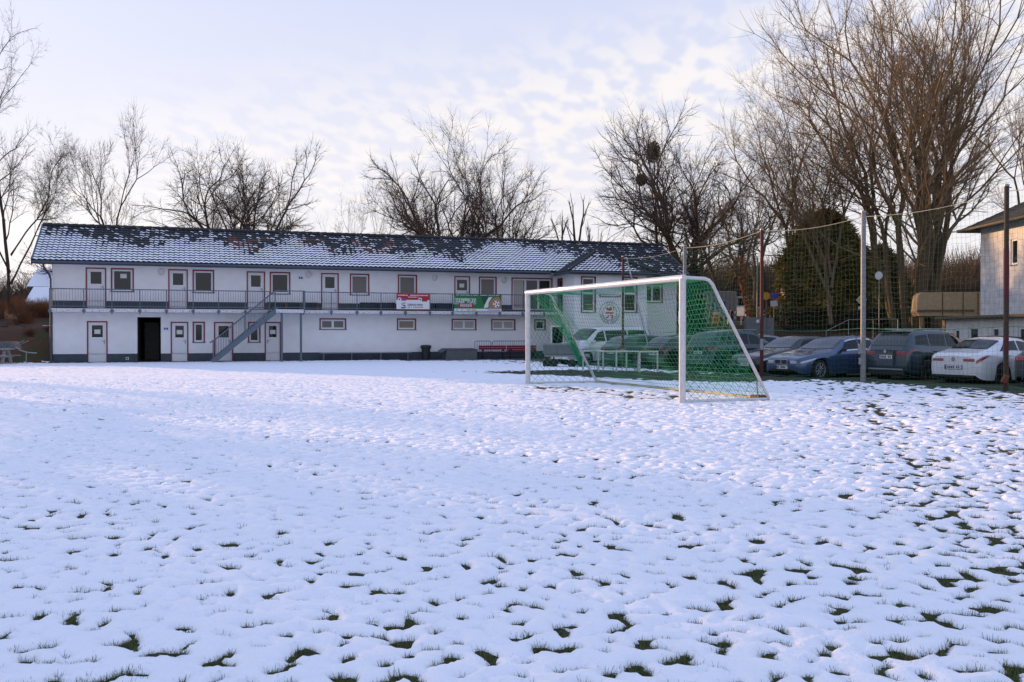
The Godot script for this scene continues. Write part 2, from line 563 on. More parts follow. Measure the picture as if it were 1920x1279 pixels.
# how thick the snow lies; below zero the grass shows
func snow_depth(x: float, z: float) -> float:
	var d := -z
	if d > 44.0 and terrain(x, z) > -0.10:
		return -0.05
	if d > 12.0 and park_side(x, z) > 0.75 and x > 2.4:
		return -0.05
	if d > 42.0:
		# swept paving along the clubhouse
		var fs := (x + 22.9) * 0.9466 - (z + 47.5) * 0.3223
		var fp := (x + 22.9) * 0.3223 + (z + 47.5) * 0.9466
		if fp < (2.75 if fs > 17.3 else 0.85) and fs > -0.3:
			return -0.05
	var bare := 0.24 * n_low.get_noise_2d(x * 0.9 + 40.0, z * 0.9)
	bare += 0.10 * sstep(-1.5, 5.0, x - 0.05 * d) + 0.03 * sstep(9.0, 3.0, d) - 0.085 * sstep(2.0, -2.0, x) - 0.02
	# trodden ground on the right, towards the fence
	var right := x - (2.0 + 0.26 * (d - 4.0))
	bare += 0.22 * sstep(-0.8, 1.6, right)
	var ps := park_side(x, z)
	if d > 14.0:
		bare += 0.42 * sstep(-5.5, -0.2, ps)
	for t in trails:
		var q := seg_dist(x, z, t[0], t[1])
		if q < 0.8:
			bare += t[2] * sstep(0.65, 0.1, q)
	# worn goal mouth and the thawed strip behind the goal
	var gq := seg_dist(x, z, Vector2(0.9, -24.0), Vector2(3.0, -20.2))
	bare += 0.62 * sstep(1.3, 0.2, gq)
	var back := seg_dist(x, z, Vector2(2.2, -35.0), Vector2(6.2, -29.5))
	bare += 0.85 * sstep(4.2, 1.0, back)
	bare += 0.38 * sstep(2.2, 0.8, seg_dist(x, z, Vector2(-2.0, -35.5), Vector2(3.0, -32.5)))
	bare += 0.30 * sstep(43.0, 47.0, d + x * 0.34) * sstep(-9.0, -2.0, x)
	var wob := n_mid.get_noise_2d(x, z)
	var a := n_pit.get_noise_2d(x, z)
	var b := n_pit2.get_noise_2d(x, z)
	var sp := n_spot.get_noise_2d(x, z)
	var h := 0.030 + 0.007 * n_low.get_noise_2d(x * 2.0, z * 2.0) + 0.005 * wob
	h += 0.004 * n_fine.get_noise_2d(x, z)
	# dents of all sizes, the deepest thawed down to the grass; the far half of the pitch has thawed in wider flecks
	h -= 0.036 * sstep(0.34 - bare * 0.8, 0.58 - bare * 0.8, a + 0.25 * wob) * sstep(11.0, 19.0, d)
	h -= 0.010 * sstep(0.15 - bare, 0.60 - bare, a + 0.12 * wob)
	h -= 0.013 * sstep(0.25 - bare * 0.6, 0.55 - bare * 0.6, b)
	h -= 0.016 * sstep(0.22 - bare * 0.5, 0.50 - bare * 0.5, sp + 0.15 * b)
	h -= 0.030 * sstep(0.60 - bare * 0.6, 0.78 - bare * 0.6, sp + 0.30 * a)
	h -= 0.055 * sstep(3.4, 1.2, back + 0.8 * wob) + 0.03 * sstep(-1.3, -0.2, ps + 0.6 * a) * sstep(14.0, 17.0, d)
	return h

func grid_patch(x0: float, x1: float, z0: float, z1: float, step: float, hole: Array, snow: bool) -> ArrayMesh:
	var nx := int(round((x1 - x0) / step))
	var nz := int(round((z1 - z0) / step))
	var v := PackedVector3Array()
	v.resize((nx + 1) * (nz + 1))
	var dd := PackedFloat32Array()
	dd.resize(v.size())
	var k := 0
	for j in nz + 1:
		var z := z0 + (z1 - z0) * j / nz
		for i in nx + 1:
			var x := x0 + (x1 - x0) * i / nx
			var y := terrain(x, z)
			if snow:
				dd[k] = maxf(snow_depth(x, z), -0.012)
				y += dd[k]
			v[k] = Vector3(x, y, z)
			k += 1
	var idx := PackedInt32Array()
	for j in nz:
		var zc := z0 + (z1 - z0) * (j + 0.5) / nz
		for i in nx:
			if hole:
				var xc := x0 + (x1 - x0) * (i + 0.5) / nx
				var out := false
				for r in hole:
					out = out or (xc > r[0] and xc < r[1] and zc > r[2] and zc < r[3])
				if out:
					continue
			var q := j * (nx + 1) + i
			if snow:
				# leave out what lies wholly below the ground
				if dd[q] < -0.008 and dd[q + 1] < -0.008 and dd[q + nx + 1] < -0.008 and dd[q + nx + 2] < -0.008:
					continue
			idx.append(q)
			idx.append(q + 1)
			idx.append(q + nx + 2)
			idx.append(q)
			idx.append(q + nx + 2)
			idx.append(q + nx + 1)
	var nn := PackedVector3Array()
	nn.resize(v.size())
	for j in nz + 1:
		for i in nx + 1:
			var q := j * (nx + 1) + i
			var l := v[q - 1] if i > 0 else v[q]
			var r := v[q + 1] if i < nx else v[q]
			var b := v[q - nx - 1] if j > 0 else v[q]
			var f := v[q + nx + 1] if j < nz else v[q]
			nn[q] = (f - b).cross(r - l).normalized()
	var ar := []
	ar.resize(Mesh.ARRAY_MAX)
	ar[Mesh.ARRAY_VERTEX] = v
	ar[Mesh.ARRAY_NORMAL] = nn
	ar[Mesh.ARRAY_INDEX] = idx
	var m := ArrayMesh.new()
	m.add_surface_from_arrays(Mesh.PRIMITIVE_TRIANGLES, ar)
	return m

# the ground as one sheet with lines that lie denser near the pitch
func ground_sheet() -> ArrayMesh:
	var xs := []
	var x := -600.0
	while x < 600.0:
		xs.append(x)
		x += 1.0 if absf(x) < 50.0 else (8.0 if absf(x) < 130.0 else 60.0)
	xs.append(600.0)
	var zs := []
	var z := -900.0
	while z < 60.0:
		zs.append(z)
		z += 60.0 if z < -180.0 else (8.0 if z < -100.0 else (0.75 if z < -18.0 else 2.0))
	zs.append(60.0)
	var v := PackedVector3Array()
	var nn := PackedVector3Array()
	for zz in zs:
		for xx in xs:
			v.append(Vector3(xx, terrain(xx, zz), zz))
			var dx := terrain(xx + 0.3, zz) - terrain(xx - 0.3, zz)
			var dz := terrain(xx, zz + 0.3) - terrain(xx, zz - 0.3)
			nn.append(Vector3(-dx, 0.6, -dz).normalized())
	var idx := PackedInt32Array()
	var nx := xs.size()
	for j in zs.size() - 1:
		for i in nx - 1:
			var q := j * nx + i
			idx.append_array(PackedInt32Array([q, q + 1, q + nx + 1, q, q + nx + 1, q + nx]))
	var ar := []
	ar.resize(Mesh.ARRAY_MAX)
	ar[Mesh.ARRAY_VERTEX] = v
	ar[Mesh.ARRAY_NORMAL] = nn
	ar[Mesh.ARRAY_INDEX] = idx
	var m := ArrayMesh.new()
	m.add_surface_from_arrays(Mesh.PRIMITIVE_TRIANGLES, ar)
	return m

func setup_noise() -> void:
	for a in [[n_low, 31, 0.45, 3], [n_mid, 32, 2.6, 3], [n_pit, 33, 2.4, 2], [n_pit2, 34, 4.6, 2], [n_fine, 35, 9.0, 2], [n_spot, 36, 5.0, 1]]:
		a[0].seed = a[1]
		a[0].frequency = a[2]
		a[0].fractal_octaves = a[3]
		a[0].noise_type = FastNoiseLite.TYPE_SIMPLEX
	trails = [
		[Vector2(6.6, -18.3), Vector2(4.3, -10.2), 0.30], [Vector2(4.3, -10.2), Vector2(2.75, -5.4), 0.34],
		[Vector2(8.6, -18.0), Vector2(5.9, -11.0), 0.26], [Vector2(5.9, -11.0), Vector2(4.6, -7.6), 0.3],
		[Vector2(2.75, -5.4), Vector2(2.3, -3.4), 0.22],
	]

func make_ground() -> void:
	setup_noise()
	tag(put_mesh(ground_sheet(), "ground", M.grass_ground), "", "", "", "structure")
	# finer towards the place where it is seen from
	for a in [[-5.2, 5.2, -9.04, -2.4, 0.025, []], [-6.9, 6.9, -12.04, -8.98, 0.034, []], [-10.5, 10.5, -18.06, -11.98, 0.05, []], [-18.0, 14.0, -28.05, -17.98, 0.08, []], [-44.0, -17.9, -28.05, 40.0, 0.6, []],
		[-18.0, 18.0, -18.0, 40.0, 0.20, [[-10.3, 10.3, -18.1, -12.1], [-6.7, 6.7, -12.2, -9.1], [-5.0, 5.0, -9.2, -2.5]]]]:
		var hole: Array = a[5]
		var m := grid_patch(a[0], a[1], a[2], a[3], a[4], hole, true)
		tag(put_mesh(m, "snow", M.snow), "", "", "", "structure")
	var far := grid_patch(-44.0, 12.0, -52.5, -27.9, 0.15, [], true)
	tag(put_mesh(far, "snow", M.snow), "", "", "", "structure")
	# car park: asphalt sheet with a kerb of paving stones along the grass
	var a := MB.new()
	var edge := []
	for d in range(12, 62, 2):
		var x0 := 0.0
		for it in 30:
			x0 -= park_side(x0, -float(d)) - 0.9
		edge.append(Vector2(x0 if d < 44 else maxf(x0, 2.4), -float(d)))
	for i in edge.size() - 1:
		var p: Vector2 = edge[i]
		var q: Vector2 = edge[i + 1]
		a.quad(Vector3(p.x, -0.196, p.y), Vector3(40, -0.196, p.y), Vector3(40, -0.196, q.y), Vector3(q.x, -0.196, q.y))
	tag(put(a, "car_park", M.asphalt), "", "", "", "structure")

# short grass standing in the thawed hollows
func make_grass() -> void:
	rng.seed = 77
	var tuft := MB.new()
	tuft.use_col = true
	for b in 9:
		var a := rng.randf() * TAU
		var lean := rng.randf_range(0.2, 0.9)
		var hgt := rng.randf_range(0.02, 0.048)
		var o := Vector3(cos(a), 0, sin(a)) * rng.randf_range(0.002, 0.03)
		var s := Vector3(-sin(a), 0, cos(a)) * rng.randf_range(0.0012, 0.0024)
		var tip := o + Vector3(cos(a) * lean * hgt, hgt, sin(a) * lean * hgt)
		var dry := rng.randf()
		tuft.col = Color(0.075, 0.105, 0.026).lerp(Color(0.21, 0.17, 0.07), 0.85 if dry > 0.72 else dry * 0.25)
		tuft.quad(o - s, o + s, tip + s * 0.3, tip - s * 0.3)
	var tm := tuft.mesh()
	var where := []
	var tint := []
	for i in 300000:
		var u := rng.randf()
		var d := 2.6 * pow(26.0 / 2.6, u)
		var x := rng.randf_range(-0.62, 0.62) * d
		var h := snow_depth(x, -d)
		var single := rng.randf() < 0.03
		if h > 0.001 and not (single and h < 0.022):
			continue
		if d > 14.0 and rng.randf() < 0.4:
			continue
		var k := (0.25 + 0.7 * rng.randf() * rng.randf()) * (1.0 if h < 0.006 else 0.9)
		var b := Basis(Vector3.UP, rng.randf() * TAU).scaled(Vector3(k, k * rng.randf_range(0.7, 1.2), k))
		where.append(Transform3D(b, Vector3(x, terrain(x, -d) - 0.004, -d)))
		var g := rng.randf_range(0.7, 1.35)
		tint.append(Color(g, g * rng.randf_range(0.9, 1.05), g * 0.95))
	var mm := MultiMesh.new()
	mm.transform_format = MultiMesh.TRANSFORM_3D
	mm.use_colors = true
	mm.mesh = tm
	mm.instance_count = where.size()
	for i in where.size():
		mm.set_instance_transform(i, where[i])
		mm.set_instance_color(i, tint[i])
	var o := MultiMeshInstance3D.new()
	o.name = "grass"
	o.multimesh = mm
	o.material_override = M.leafy
	add_child(o)
	tag(o, "short wet grass poking through the thawed hollows in the snow", "grass", "", "stuff")

# ---------------------------------------------------------------- clubhouse
# a wall in the x/y plane facing +z with holes [x0, x1, y0, y1]; reveals go back by depth
func wall_mesh(x0: float, x1: float, y0: float, y1: float, z: float, holes: Array, depth := 0.16) -> MB:
	var q := MB.new()
	var xs := [x0, x1]
	var ys := [y0, y1]
	for h in holes:
		xs.append_array([h[0], h[1]])
		ys.append_array([h[2], h[3]])
	xs.sort()
	ys.sort()
	for i in xs.size() - 1:
		for j in ys.size() - 1:
			if xs[i + 1] - xs[i] < 1e-4 or ys[j + 1] - ys[j] < 1e-4:
				continue
			var cx: float = (xs[i] + xs[i + 1]) * 0.5
			var cy: float = (ys[j] + ys[j + 1]) * 0.5
			if cx < x0 or cx > x1 or cy < y0 or cy > y1:
				continue
			var open := false
			for h in holes:
				if cx > h[0] and cx < h[1] and cy > h[2] and cy < h[3]:
					open = true
			if not open:
				q.quad(Vector3(xs[i], ys[j], z), Vector3(xs[i + 1], ys[j], z), Vector3(xs[i + 1], ys[j + 1], z), Vector3(xs[i], ys[j + 1], z))
	for h in holes:
		var a := Vector3(h[0], h[2], z)
		var b := Vector3(h[1], h[2], z)
		var c := Vector3(h[1], h[3], z)
		var d := Vector3(h[0], h[3], z)
		var k := Vector3(0, 0, -depth)
		q.quad(a, a + k, b + k, b)
		q.quad(b, b + k, c + k, c)
		q.quad(c, c + k, d + k, d)
		q.quad(d, d + k, a + k, a)
	return q

func frame_mb(q: MB, x0: float, x1: float, y0: float, y1: float, z0: float, z1: float, w: float, bottom := true) -> void:
	q.bx(Vector3(x0, y0, z0), Vector3(x0 + w, y1, z1))
	q.bx(Vector3(x1 - w, y0, z0), Vector3(x1, y1, z1))
	q.bx(Vector3(x0 + w, y1 - w, z0), Vector3(x1 - w, y1, z1))
	if bottom:
		q.bx(Vector3(x0 + w, y0, z0), Vector3(x1 - w, y0 + w, z1))

# a window in the hole; the red surround stands a little proud of the wall
func window_part(host: Node3D, x0: float, x1: float, y0: float, y1: float, z: float, pane: Material, leaves := 1, transom := -1.0, sill := true, trim := true) -> Node3D:
	var holder: Node3D
	if trim:
		var t := MB.new()
		frame_mb(t, x0 - 0.005, x1 + 0.005, y0 - 0.005, y1 + 0.005, z - 0.02, z + 0.022, 0.065, not sill)
		holder = put(t, "window", M.red_trim, host)
	else:
		holder = Node3D.new()
		holder.name = "window"
		host.add_child(holder, true)
	var f := MB.new()
	var e := 0.062 if trim else 0.0
	frame_mb(f, x0 + e, x1 - e, y0 + (0.0 if sill else e), y1 - e, z - 0.11, z - 0.045, 0.085)
	var w := (x1 - x0 - 2 * e) / leaves
	for i in range(1, leaves):
		var c := x0 + e + w * i
		f.bx(Vector3(c - 0.06, y0 + 0.08, z - 0.108), Vector3(c + 0.06, y1 - 0.1, z - 0.047))
	if transom > 0.0:
		f.bx(Vector3(x0 + e + 0.085, transom - 0.055, z - 0.107), Vector3(x1 - e - 0.085, transom + 0.055, z - 0.049))
	put(f, "frame", M.white_paint, holder)
	for i in leaves:
		var a := x0 + e + w * i + 0.05
		var b := x0 + e + w * (i + 1) - 0.05
		if transom > 0.0:
			box_part("pane", pane, holder, Vector3(a, y0 + 0.05, z - 0.10), Vector3(b, transom - 0.03, z - 0.085))
			box_part("pane", pane, holder, Vector3(a, transom + 0.03, z - 0.10), Vector3(b, y1 - 0.05, z - 0.085))
		else:
			box_part("pane", pane, holder, Vector3(a, y0 + 0.05, z - 0.10), Vector3(b, y1 - 0.05, z - 0.085))
	if sill:
		box_part("sill", M.gutter, holder, Vector3(x0 - 0.03, y0 - 0.045, z - 0.06), Vector3(x1 + 0.03, y0 - 0.006, z + 0.05))
	return holder

func door_part(host: Node3D, x0: float, x1: float, y0: float, y1: float, z: float, right_handle := true, notice := false, tall_pane := false) -> Node3D:
	var leaf := MB.new()
	var px0 := x0 + 0.21
	var px1 := x1 - 0.21
	var py1 := y1 - 0.19
	var py0 := y1 - 0.82
	if tall_pane:
		px0 = x0 + 0.15
		px1 = x1 - 0.15
	var h := [[px0, px1, py0, py1]]
	var lm := wall_mesh(x0 + 0.085, x1 - 0.085, y0 + 0.012, y1 - 0.085, z - 0.05, h, 0.03)
	leaf = lm
	var d := put(leaf, "door", M.door_white, host)
	var t := MB.new()
	frame_mb(t, x0 - 0.005, x1 + 0.005, y0 + 0.005, y1 + 0.005, z - 0.02, z + 0.022, 0.06, false)
	put(t, "surround", M.red_trim, d)
	var f := MB.new()
	frame_mb(f, x0 + 0.055, x1 - 0.055, y0 + 0.01, y1 - 0.055, z - 0.12, z - 0.035, 0.05, false)
	put(f, "frame", M.white_paint, d)
	box_part("pane", M.glass, d, Vector3(px0 - 0.01, py0 - 0.01, z - 0.085), Vector3(px1 + 0.01, py1 + 0.01, z - 0.07))
	var s := MB.new()
	frame_mb(s, px0 - 0.02, px1 + 0.02, py0 - 0.02, py1 + 0.02, z - 0.051, z - 0.04, 0.03)
	s.bx(Vector3(px0 - 0.03, py0 - 0.05, z - 0.05), Vector3(px1 + 0.03, py0 - 0.02, z - 0.03))
	put(s, "bead", M.white_paint, d)
	var k := MB.new()
	var hx := x1 - 0.15 if right_handle else x0 + 0.15
	var sg := -1.0 if right_handle else 1.0
	k.cbox(Vector3(hx, y0 + 1.02, z - 0.04), Vector3(0.035, 0.22, 0.02), 0.004)
	k.tube(Vector3(hx, y0 + 1.06, z - 0.03), Vector3(hx, y0 + 1.06, z + 0.02), 0.011, 0.011, 8)
	k.tube(Vector3(hx, y0 + 1.06, z + 0.015), Vector3(hx + sg * 0.12, y0 + 1.06, z + 0.015), 0.011, 0.010, 8)
	put(k, "handle", M.galv, d)
	if notice:
		box_part("notice", M.paper, d, Vector3((px0 + px1) * 0.5 - 0.14, py0 + 0.18, z - 0.069), Vector3((px0 + px1) * 0.5 + 0.14, py0 + 0.40, z - 0.066))
	return d

# pantiles on a slope: o is the lower left corner, u runs along the eave, w up the slope.
# inside(a, b) says whether the spot a metres along and b metres up belongs to the slope.
func tile_slope(o: Vector3, u: Vector3, w: Vector3, lu: float, lw: float, inside: Callable, red: Callable, snow: Callable) -> Array:
	var dark := MB.new()
	var reds := MB.new()
	var white := MB.new()
	var n := u.cross(w).normalized()
	var cw := 0.25
	var ch := 0.30
	var cols := int(ceil(lu / cw))
	var rows := int(ceil(lw / ch))
	var seg := 5
	var prof := []
	for i in seg + 1:
		var t := float(i) / seg
		prof.append(0.022 + 0.022 * cos(TAU * (t - 0.3)) + (0.008 if t > 0.9 else 0.0))
	for r in rows:
		for c in cols:
			var a := c * cw
			var b := r * ch
			if not inside.call(a + cw * 0.5, b + ch * 0.5):
				continue
			var q: MB = reds if red.call(a, b) else dark
			var top := minf(b + ch, lw)
			var jit := (absf(fmod(sin(c * 12.9898 + r * 78.233) * 43758.5453, 1.0)) - 0.5) * 0.010
			for i in seg:
				var a0 := minf(a + cw * i / seg, lu)
				var a1 := minf(a + cw * (i + 1) / seg, lu)
				var p0: Vector3 = o + u * a0 + w * b + n * (prof[i] + 0.030 + jit)
				var p1: Vector3 = o + u * a1 + w * b + n * (prof[i + 1] + 0.030 + jit)
				var p2: Vector3 = o + u * a1 + w * top + n * prof[i + 1]
				var p3: Vector3 = o + u * a0 + w * top + n * prof[i]
				q.quad(p0, p1, p2, p3)
				var dn := n * -0.035
				q.quad(p0 + dn, p1 + dn, p1, p0)
			# snow caught on the tile: a sheet of its own that follows the roll
			var cv: float = snow.call(a, b)
			if cv <= 0.02:
				continue
			var hs := absf(fmod(sin(c * 37.719 + r * 11.135) * 24634.6345, 1.0))
			var hs2 := absf(fmod(sin(c * 7.13 + r * 91.7) * 9634.345, 1.0))
			var hs3 := absf(fmod(sin(c * 51.31 + r * 23.9) * 15731.743, 1.0))
			if hs > cv * 1.3 + 0.10:
				continue
			var f0 := 0.14 + 0.30 * hs2 * (1.15 - cv)
			var f1 := clampf(f0 + 0.26 + cv * 0.62 - 0.20 * hs3, f0 + 0.14, 0.97)
			var i0 := int(hs3 * 2.4) if cv < 0.7 else 0
			var i1 := seg - int(hs2 * (2.6 - 2.2 * cv))
			if i1 - i0 < 2:
				i1 = mini(seg, i0 + 2)
				i0 = i1 - 2
			var lift := 0.010 + 0.010 * cv
			var left := -1
			for i in range(i0, i1 + 1):
				var edge := i == i0 or i == i1
				var l := 0.004 if edge else lift
				var ai := minf(a + cw * i / seg, lu)
				var sl: float = prof[i]
				var lo := b + (top - b) * (f0 + (0.10 if edge else 0.0))
				var hi := b + (top - b) * (f1 - (0.08 if edge else 0.0))
				var k := white.vert(o + u * ai + w * lo + n * (sl + 0.03 * (1.0 - f0) + l * 0.6 + 0.003), (n * 0.8 - w * 0.6).normalized())
				white.vert(o + u * ai + w * (lo + hi) * 0.5 + n * (sl + 0.03 * (1.0 - (f0 + f1) * 0.5) + l + 0.006), n)
				white.vert(o + u * ai + w * hi + n * (sl + 0.03 * (1.0 - f1) + l * 0.7 + 0.003), n)
				if left >= 0:
					white.idx.append_array(PackedInt32Array([left, k + 1, k, left, left + 1, k + 1, left + 1, k + 2, k + 1, left + 1, left + 2, k + 2]))
				left = k
	return [dark, reds, white]

func roof_part(host: Node3D, called: String, o: Vector3, u: Vector3, w: Vector3, lu: float, lw: float, inside: Callable, red: Callable, snow: Callable) -> MeshInstance3D:
	var r := tile_slope(o, u, w, lu, lw, inside, red, snow)
	var main := put(r[0], called, M.tile, host)
	if r[1].v.size():
		tag(put(r[1], "lettering_tiles", M.tile_red, main), "faded red tiles laid as three big letters across the dark roof")
	if r[2].v.size():
		tag(put(r[2], "snow", M.roof_snow, main), "", "", "", "stuff")
	return main

func in_letter(a: float, b: float) -> bool:
	# K, S and V laid in red tiles
	var y := (b - 1.25) / 2.3
	if y < 0.0 or y > 1.0:
		return false
	var x := a - 9.0
	if x > 0.0 and x < 2.6:
		x /= 2.6
		return x < 0.22 or absf(absf(y - 0.5) * 1.5 - (x - 0.18)) < 0.16
	x = a - 12.7
	if x > 0.0 and x < 2.0:
		x /= 2.0
		if y > 0.84 or y < 0.16 or absf(y - 0.5) < 0.09:
			return (x > 0.1 and x < 0.9)
		return x < 0.24 if y > 0.5 else x > 0.76
	x = a - 15.7
	if x > 0.0 and x < 2.8:
		x /= 2.8
		return absf(absf(x - 0.5) - y * 0.40) < 0.09
	return false

func make_clubhouse() -> void:
	var c := thing("clubhouse", "long white two-storey clubhouse with snowy tiled roof and red-framed doors", "clubhouse", CORNER, TURN)
	var L := 34.9
	var up_open := [[1.52, 2.47, 2.63, 4.66], [2.69, 3.77, 3.50, 4.66], [5.43, 6.38, 2.63, 4.66], [6.62, 7.69, 3.50, 4.66], [9.34, 10.28, 2.63, 4.63], [10.53, 11.60, 3.48, 4.63], [13.24, 14.19, 2.63, 4.62], [14.80, 15.87, 3.48, 4.62], [17.47, 18.56, 3.48, 4.62], [20.73, 21.65, 2.63, 4.60], [22.19, 23.25, 2.95, 4.60], [24.16, 26.70, 2.63, 4.58], [32.55, 33.95, 3.25, 4.36]]
	var lo_open := [[1.57, 2.52, BASE + 0.02, 1.96], [3.93, 5.06, BASE + 0.02, 2.18], [5.54, 6.40, BASE + 0.02, 1.94], [6.62, 7.22, 0.90, 1.95], [7.68, 8.64, BASE + 0.02, 1.94], [9.40, 10.04, 0.90, 1.95], [10.26, 11.10, BASE + 0.02, 1.95], [13.15, 14.59, 1.58, 2.16], [17.42, 18.50, 1.57, 2.17], [20.57, 22.03, 1.57, 2.17], [22.93, 24.39, 1.57, 2.16], [25.57, 26.27, 1.57, 2.16]]
	# plinths are painted bands that stand 4 mm proud; the wall above starts where they end
	put(wall_mesh(0, L, 0.31, 2.42, 0, lo_open), "wall", M.plaster, c)
	put(wall_mesh(26.7, L, 2.42, 2.99, 0, []), "wall", M.plaster, c)
	put(wall_mesh(0, L, BASE, 0.31, 0.004, lo_open.filter(func(h): return h[2] < 0.3).map(func(h): return [h[0], h[1], h[2], 0.32])), "plinth", M.plinth, c)
	put(wall_mesh(0, L, 2.99, 4.95, 0, up_open), "wall", M.plaster, c)
	put(wall_mesh(0, 26.7, 2.58, 2.99, 0.004, up_open.filter(func(h): return h[2] < 2.9).map(func(h): return [h[0], h[1], h[2], 3.0])), "plinth", M.plinth, c)
	# end walls, back wall and the gables
	var e := MB.new()
	for x in [0.0, L]:
		var pts := PackedVector2Array([Vector2(0, BASE - 0.3), Vector2(0, 4.95), Vector2(-2.8, 6.85), Vector2(-6.4, 4.85), Vector2(-6.4, BASE - 0.3)])
		for i in range(1, 4):
			var a := Vector3(x, pts[0].y, pts[0].x)
			var b := Vector3(x, pts[i].y, pts[i].x)
			var d := Vector3(x, pts[i + 1].y, pts[i + 1].x)
			if x == 0.0:
				e.tri(a, b, d)
			else:
				e.tri(a, d, b)
	e.quad(Vector3(L, BASE - 0.3, -6.4), Vector3(0, BASE - 0.3, -6.4), Vector3(0, 4.9, -6.4), Vector3(L, 4.9, -6.4))
	put(e, "end_wall", M.plaster, c)
	# the open passage on the ground floor
	var pas := MB.new()
	var pd := -6.2
	pas.quad(Vector3(3.93, BASE, 0), Vector3(3.93, BASE, pd), Vector3(3.93, 2.18, pd), Vector3(3.93, 2.18, 0))
	pas.quad(Vector3(5.06, BASE, pd), Vector3(5.06, BASE, 0), Vector3(5.06, 2.18, 0), Vector3(5.06, 2.18, pd))
	pas.quad(Vector3(3.93, 2.18, 0), Vector3(3.93, 2.18, pd), Vector3(5.06, 2.18, pd), Vector3(5.06, 2.18, 0))
	pas.quad(Vector3(3.93, BASE + 0.012, 0), Vector3(5.06, BASE + 0.012, 0), Vector3(5.06, BASE + 0.012, pd), Vector3(3.93, BASE + 0.012, pd))
	pas.quad(Vector3(3.93, BASE, pd), Vector3(5.06, BASE, pd), Vector3(5.06, 2.18, pd), Vector3(3.93, 2.18, pd))
	var pg := put(pas, "passage", M.concrete, c)
	tag(pg, "open passage running deep into the ground floor")
	box_part("inner_door", M.grey_sheet, pg, Vector3(4.12, BASE + 0.02, -4.05), Vector3(4.88, 1.95, -4.0), 0.01)
	# upper storey openings
	door_part(c, 1.52, 2.47, 2.63, 4.66, 0)
	var w0 := window_part(c, 2.69, 3.77, 3.50, 4.66, 0, M.glass)
	box_part("notice", M.paper, w0, Vector3(3.13, 4.16, -0.083), Vector3(3.43, 4.38, -0.08))
	door_part(c, 5.43, 6.38, 2.63, 4.66, 0)
	window_part(c, 6.62, 7.69, 3.50, 4.66, 0, M.glass)
	door_part(c, 9.34, 10.28, 2.63, 4.63, 0)
	window_part(c, 10.53, 11.60, 3.48, 4.63, 0, M.glass)
	door_part(c, 13.24, 14.19, 2.63, 4.62, 0)
	window_part(c, 14.80, 15.87, 3.48, 4.62, 0, M.blind)
	window_part(c, 17.47, 18.56, 3.48, 4.62, 0, M.blind)
	door_part(c, 20.73, 21.65, 2.63, 4.60, 0, true, true, true)
	window_part(c, 22.19, 23.25, 2.95, 4.60, 0, M.blind)
	var big := window_part(c, 24.16, 26.70, 2.63, 4.58, 0, M.glass, 3, -1.0, false)
	tag(big, "wide three-part terrace window beside the projecting wing")
	box_part("curtain", M.curtain, big, Vector3(24.33, 2.75, -0.083), Vector3(24.92, 4.45, -0.078))
	window_part(c, 32.55, 33.95, 3.25, 4.36, 0, M.glass, 2)
	# lower storey openings
	door_part(c, 1.57, 2.52, BASE + 0.02, 1.96, 0, true, true)
	door_part(c, 5.54, 6.40, BASE + 0.02, 1.94, 0, true, true)
	window_part(c, 6.62, 7.22, 0.90, 1.95, 0, M.glass)
	door_part(c, 7.68, 8.64, BASE + 0.02, 1.94, 0)
	window_part(c, 9.40, 10.04, 0.90, 1.95, 0, M.glass)
	door_part(c, 10.26, 11.10, BASE + 0.02, 1.95, 0, false, true)
	window_part(c, 13.15, 14.59, 1.58, 2.16, 0, M.blind, 2)
	window_part(c, 17.42, 18.50, 1.57, 2.17, 0, M.blind_warm)
	window_part(c, 20.57, 22.03, 1.57, 2.17, 0, M.curtain, 2)
	window_part(c, 22.93, 24.39, 1.57, 2.16, 0, M.curtain, 2)
	window_part(c, 25.57, 26.27, 1.57, 2.16, 0, M.glass)
	# vent in the plinth
	var vent := MB.new()
	frame_mb(vent, 3.38, 3.52, 0.0, 0.13, 0.0, 0.02, 0.025)
	put(vent, "vent", M.white_paint, c)
	# balcony
	var slab := put(slab_mb(), "balcony", M.slab, c)
	var line := MB.new()
	line.bx(Vector3(0.0, 2.585, 0.0), Vector3(26.7, 2.62, 1.14))
	put(line, "floor", M.brick, slab)
	railing(c)
	# main roof
	var eo := Vector3(-0.78, 4.90, 1.0)
	var ridge := Vector3(-0.78, 7.0, -2.8)
	var up := ridge - eo
	var lw := up.length()
	var lu := 36.0
	up = up.normalized()
	var patch := FastNoiseLite.new()
	patch.seed = 5
	patch.frequency = 0.42
	patch.fractal_octaves = 3
	var snow := func(a: float, b: float) -> float:
		var f := b / lw
		var line2 := 0.47 + 0.40 * patch.get_noise_2d(a * 0.55, 3.0) + 0.16 * patch.get_noise_2d(a * 2.2, b * 1.6)
		if a < 3.2:
			line2 += 0.45 * (1.0 - a / 3.2)
		if a > 22.0 and a < 29.0:
			line2 += 0.24
		if a > 29.0:
			line2 -= 0.30 * (a - 29.0) / 2.0
		var v := clampf((line2 - f) * 1.7 + 0.62, 0.0, 1.0)
		if b < 0.30:
			v *= 0.9
		return maxf(v, 0.10 + 0.22 * sstep(-0.1, 0.5, patch.get_noise_2d(a * 3.0, b * 5.0)) + (0.30 if patch.get_noise_2d(a * 4.0 + 50.0, b * 3.0) > 0.34 else 0.0))
	# the wing's roof meets this slope in two valleys
	var inside := func(a: float, b: float) -> bool:
		return a < lu
	var rf := roof_part(c, "roof", eo, Vector3.RIGHT, up, lu, lw, inside, in_letter, snow)
	var bk := MB.new()
	bk.quad(Vector3(35.2, 4.75, -6.9), Vector3(-0.78, 4.75, -6.9), Vector3(-0.78, 7.03, -2.78), Vector3(35.2, 7.03, -2.78))
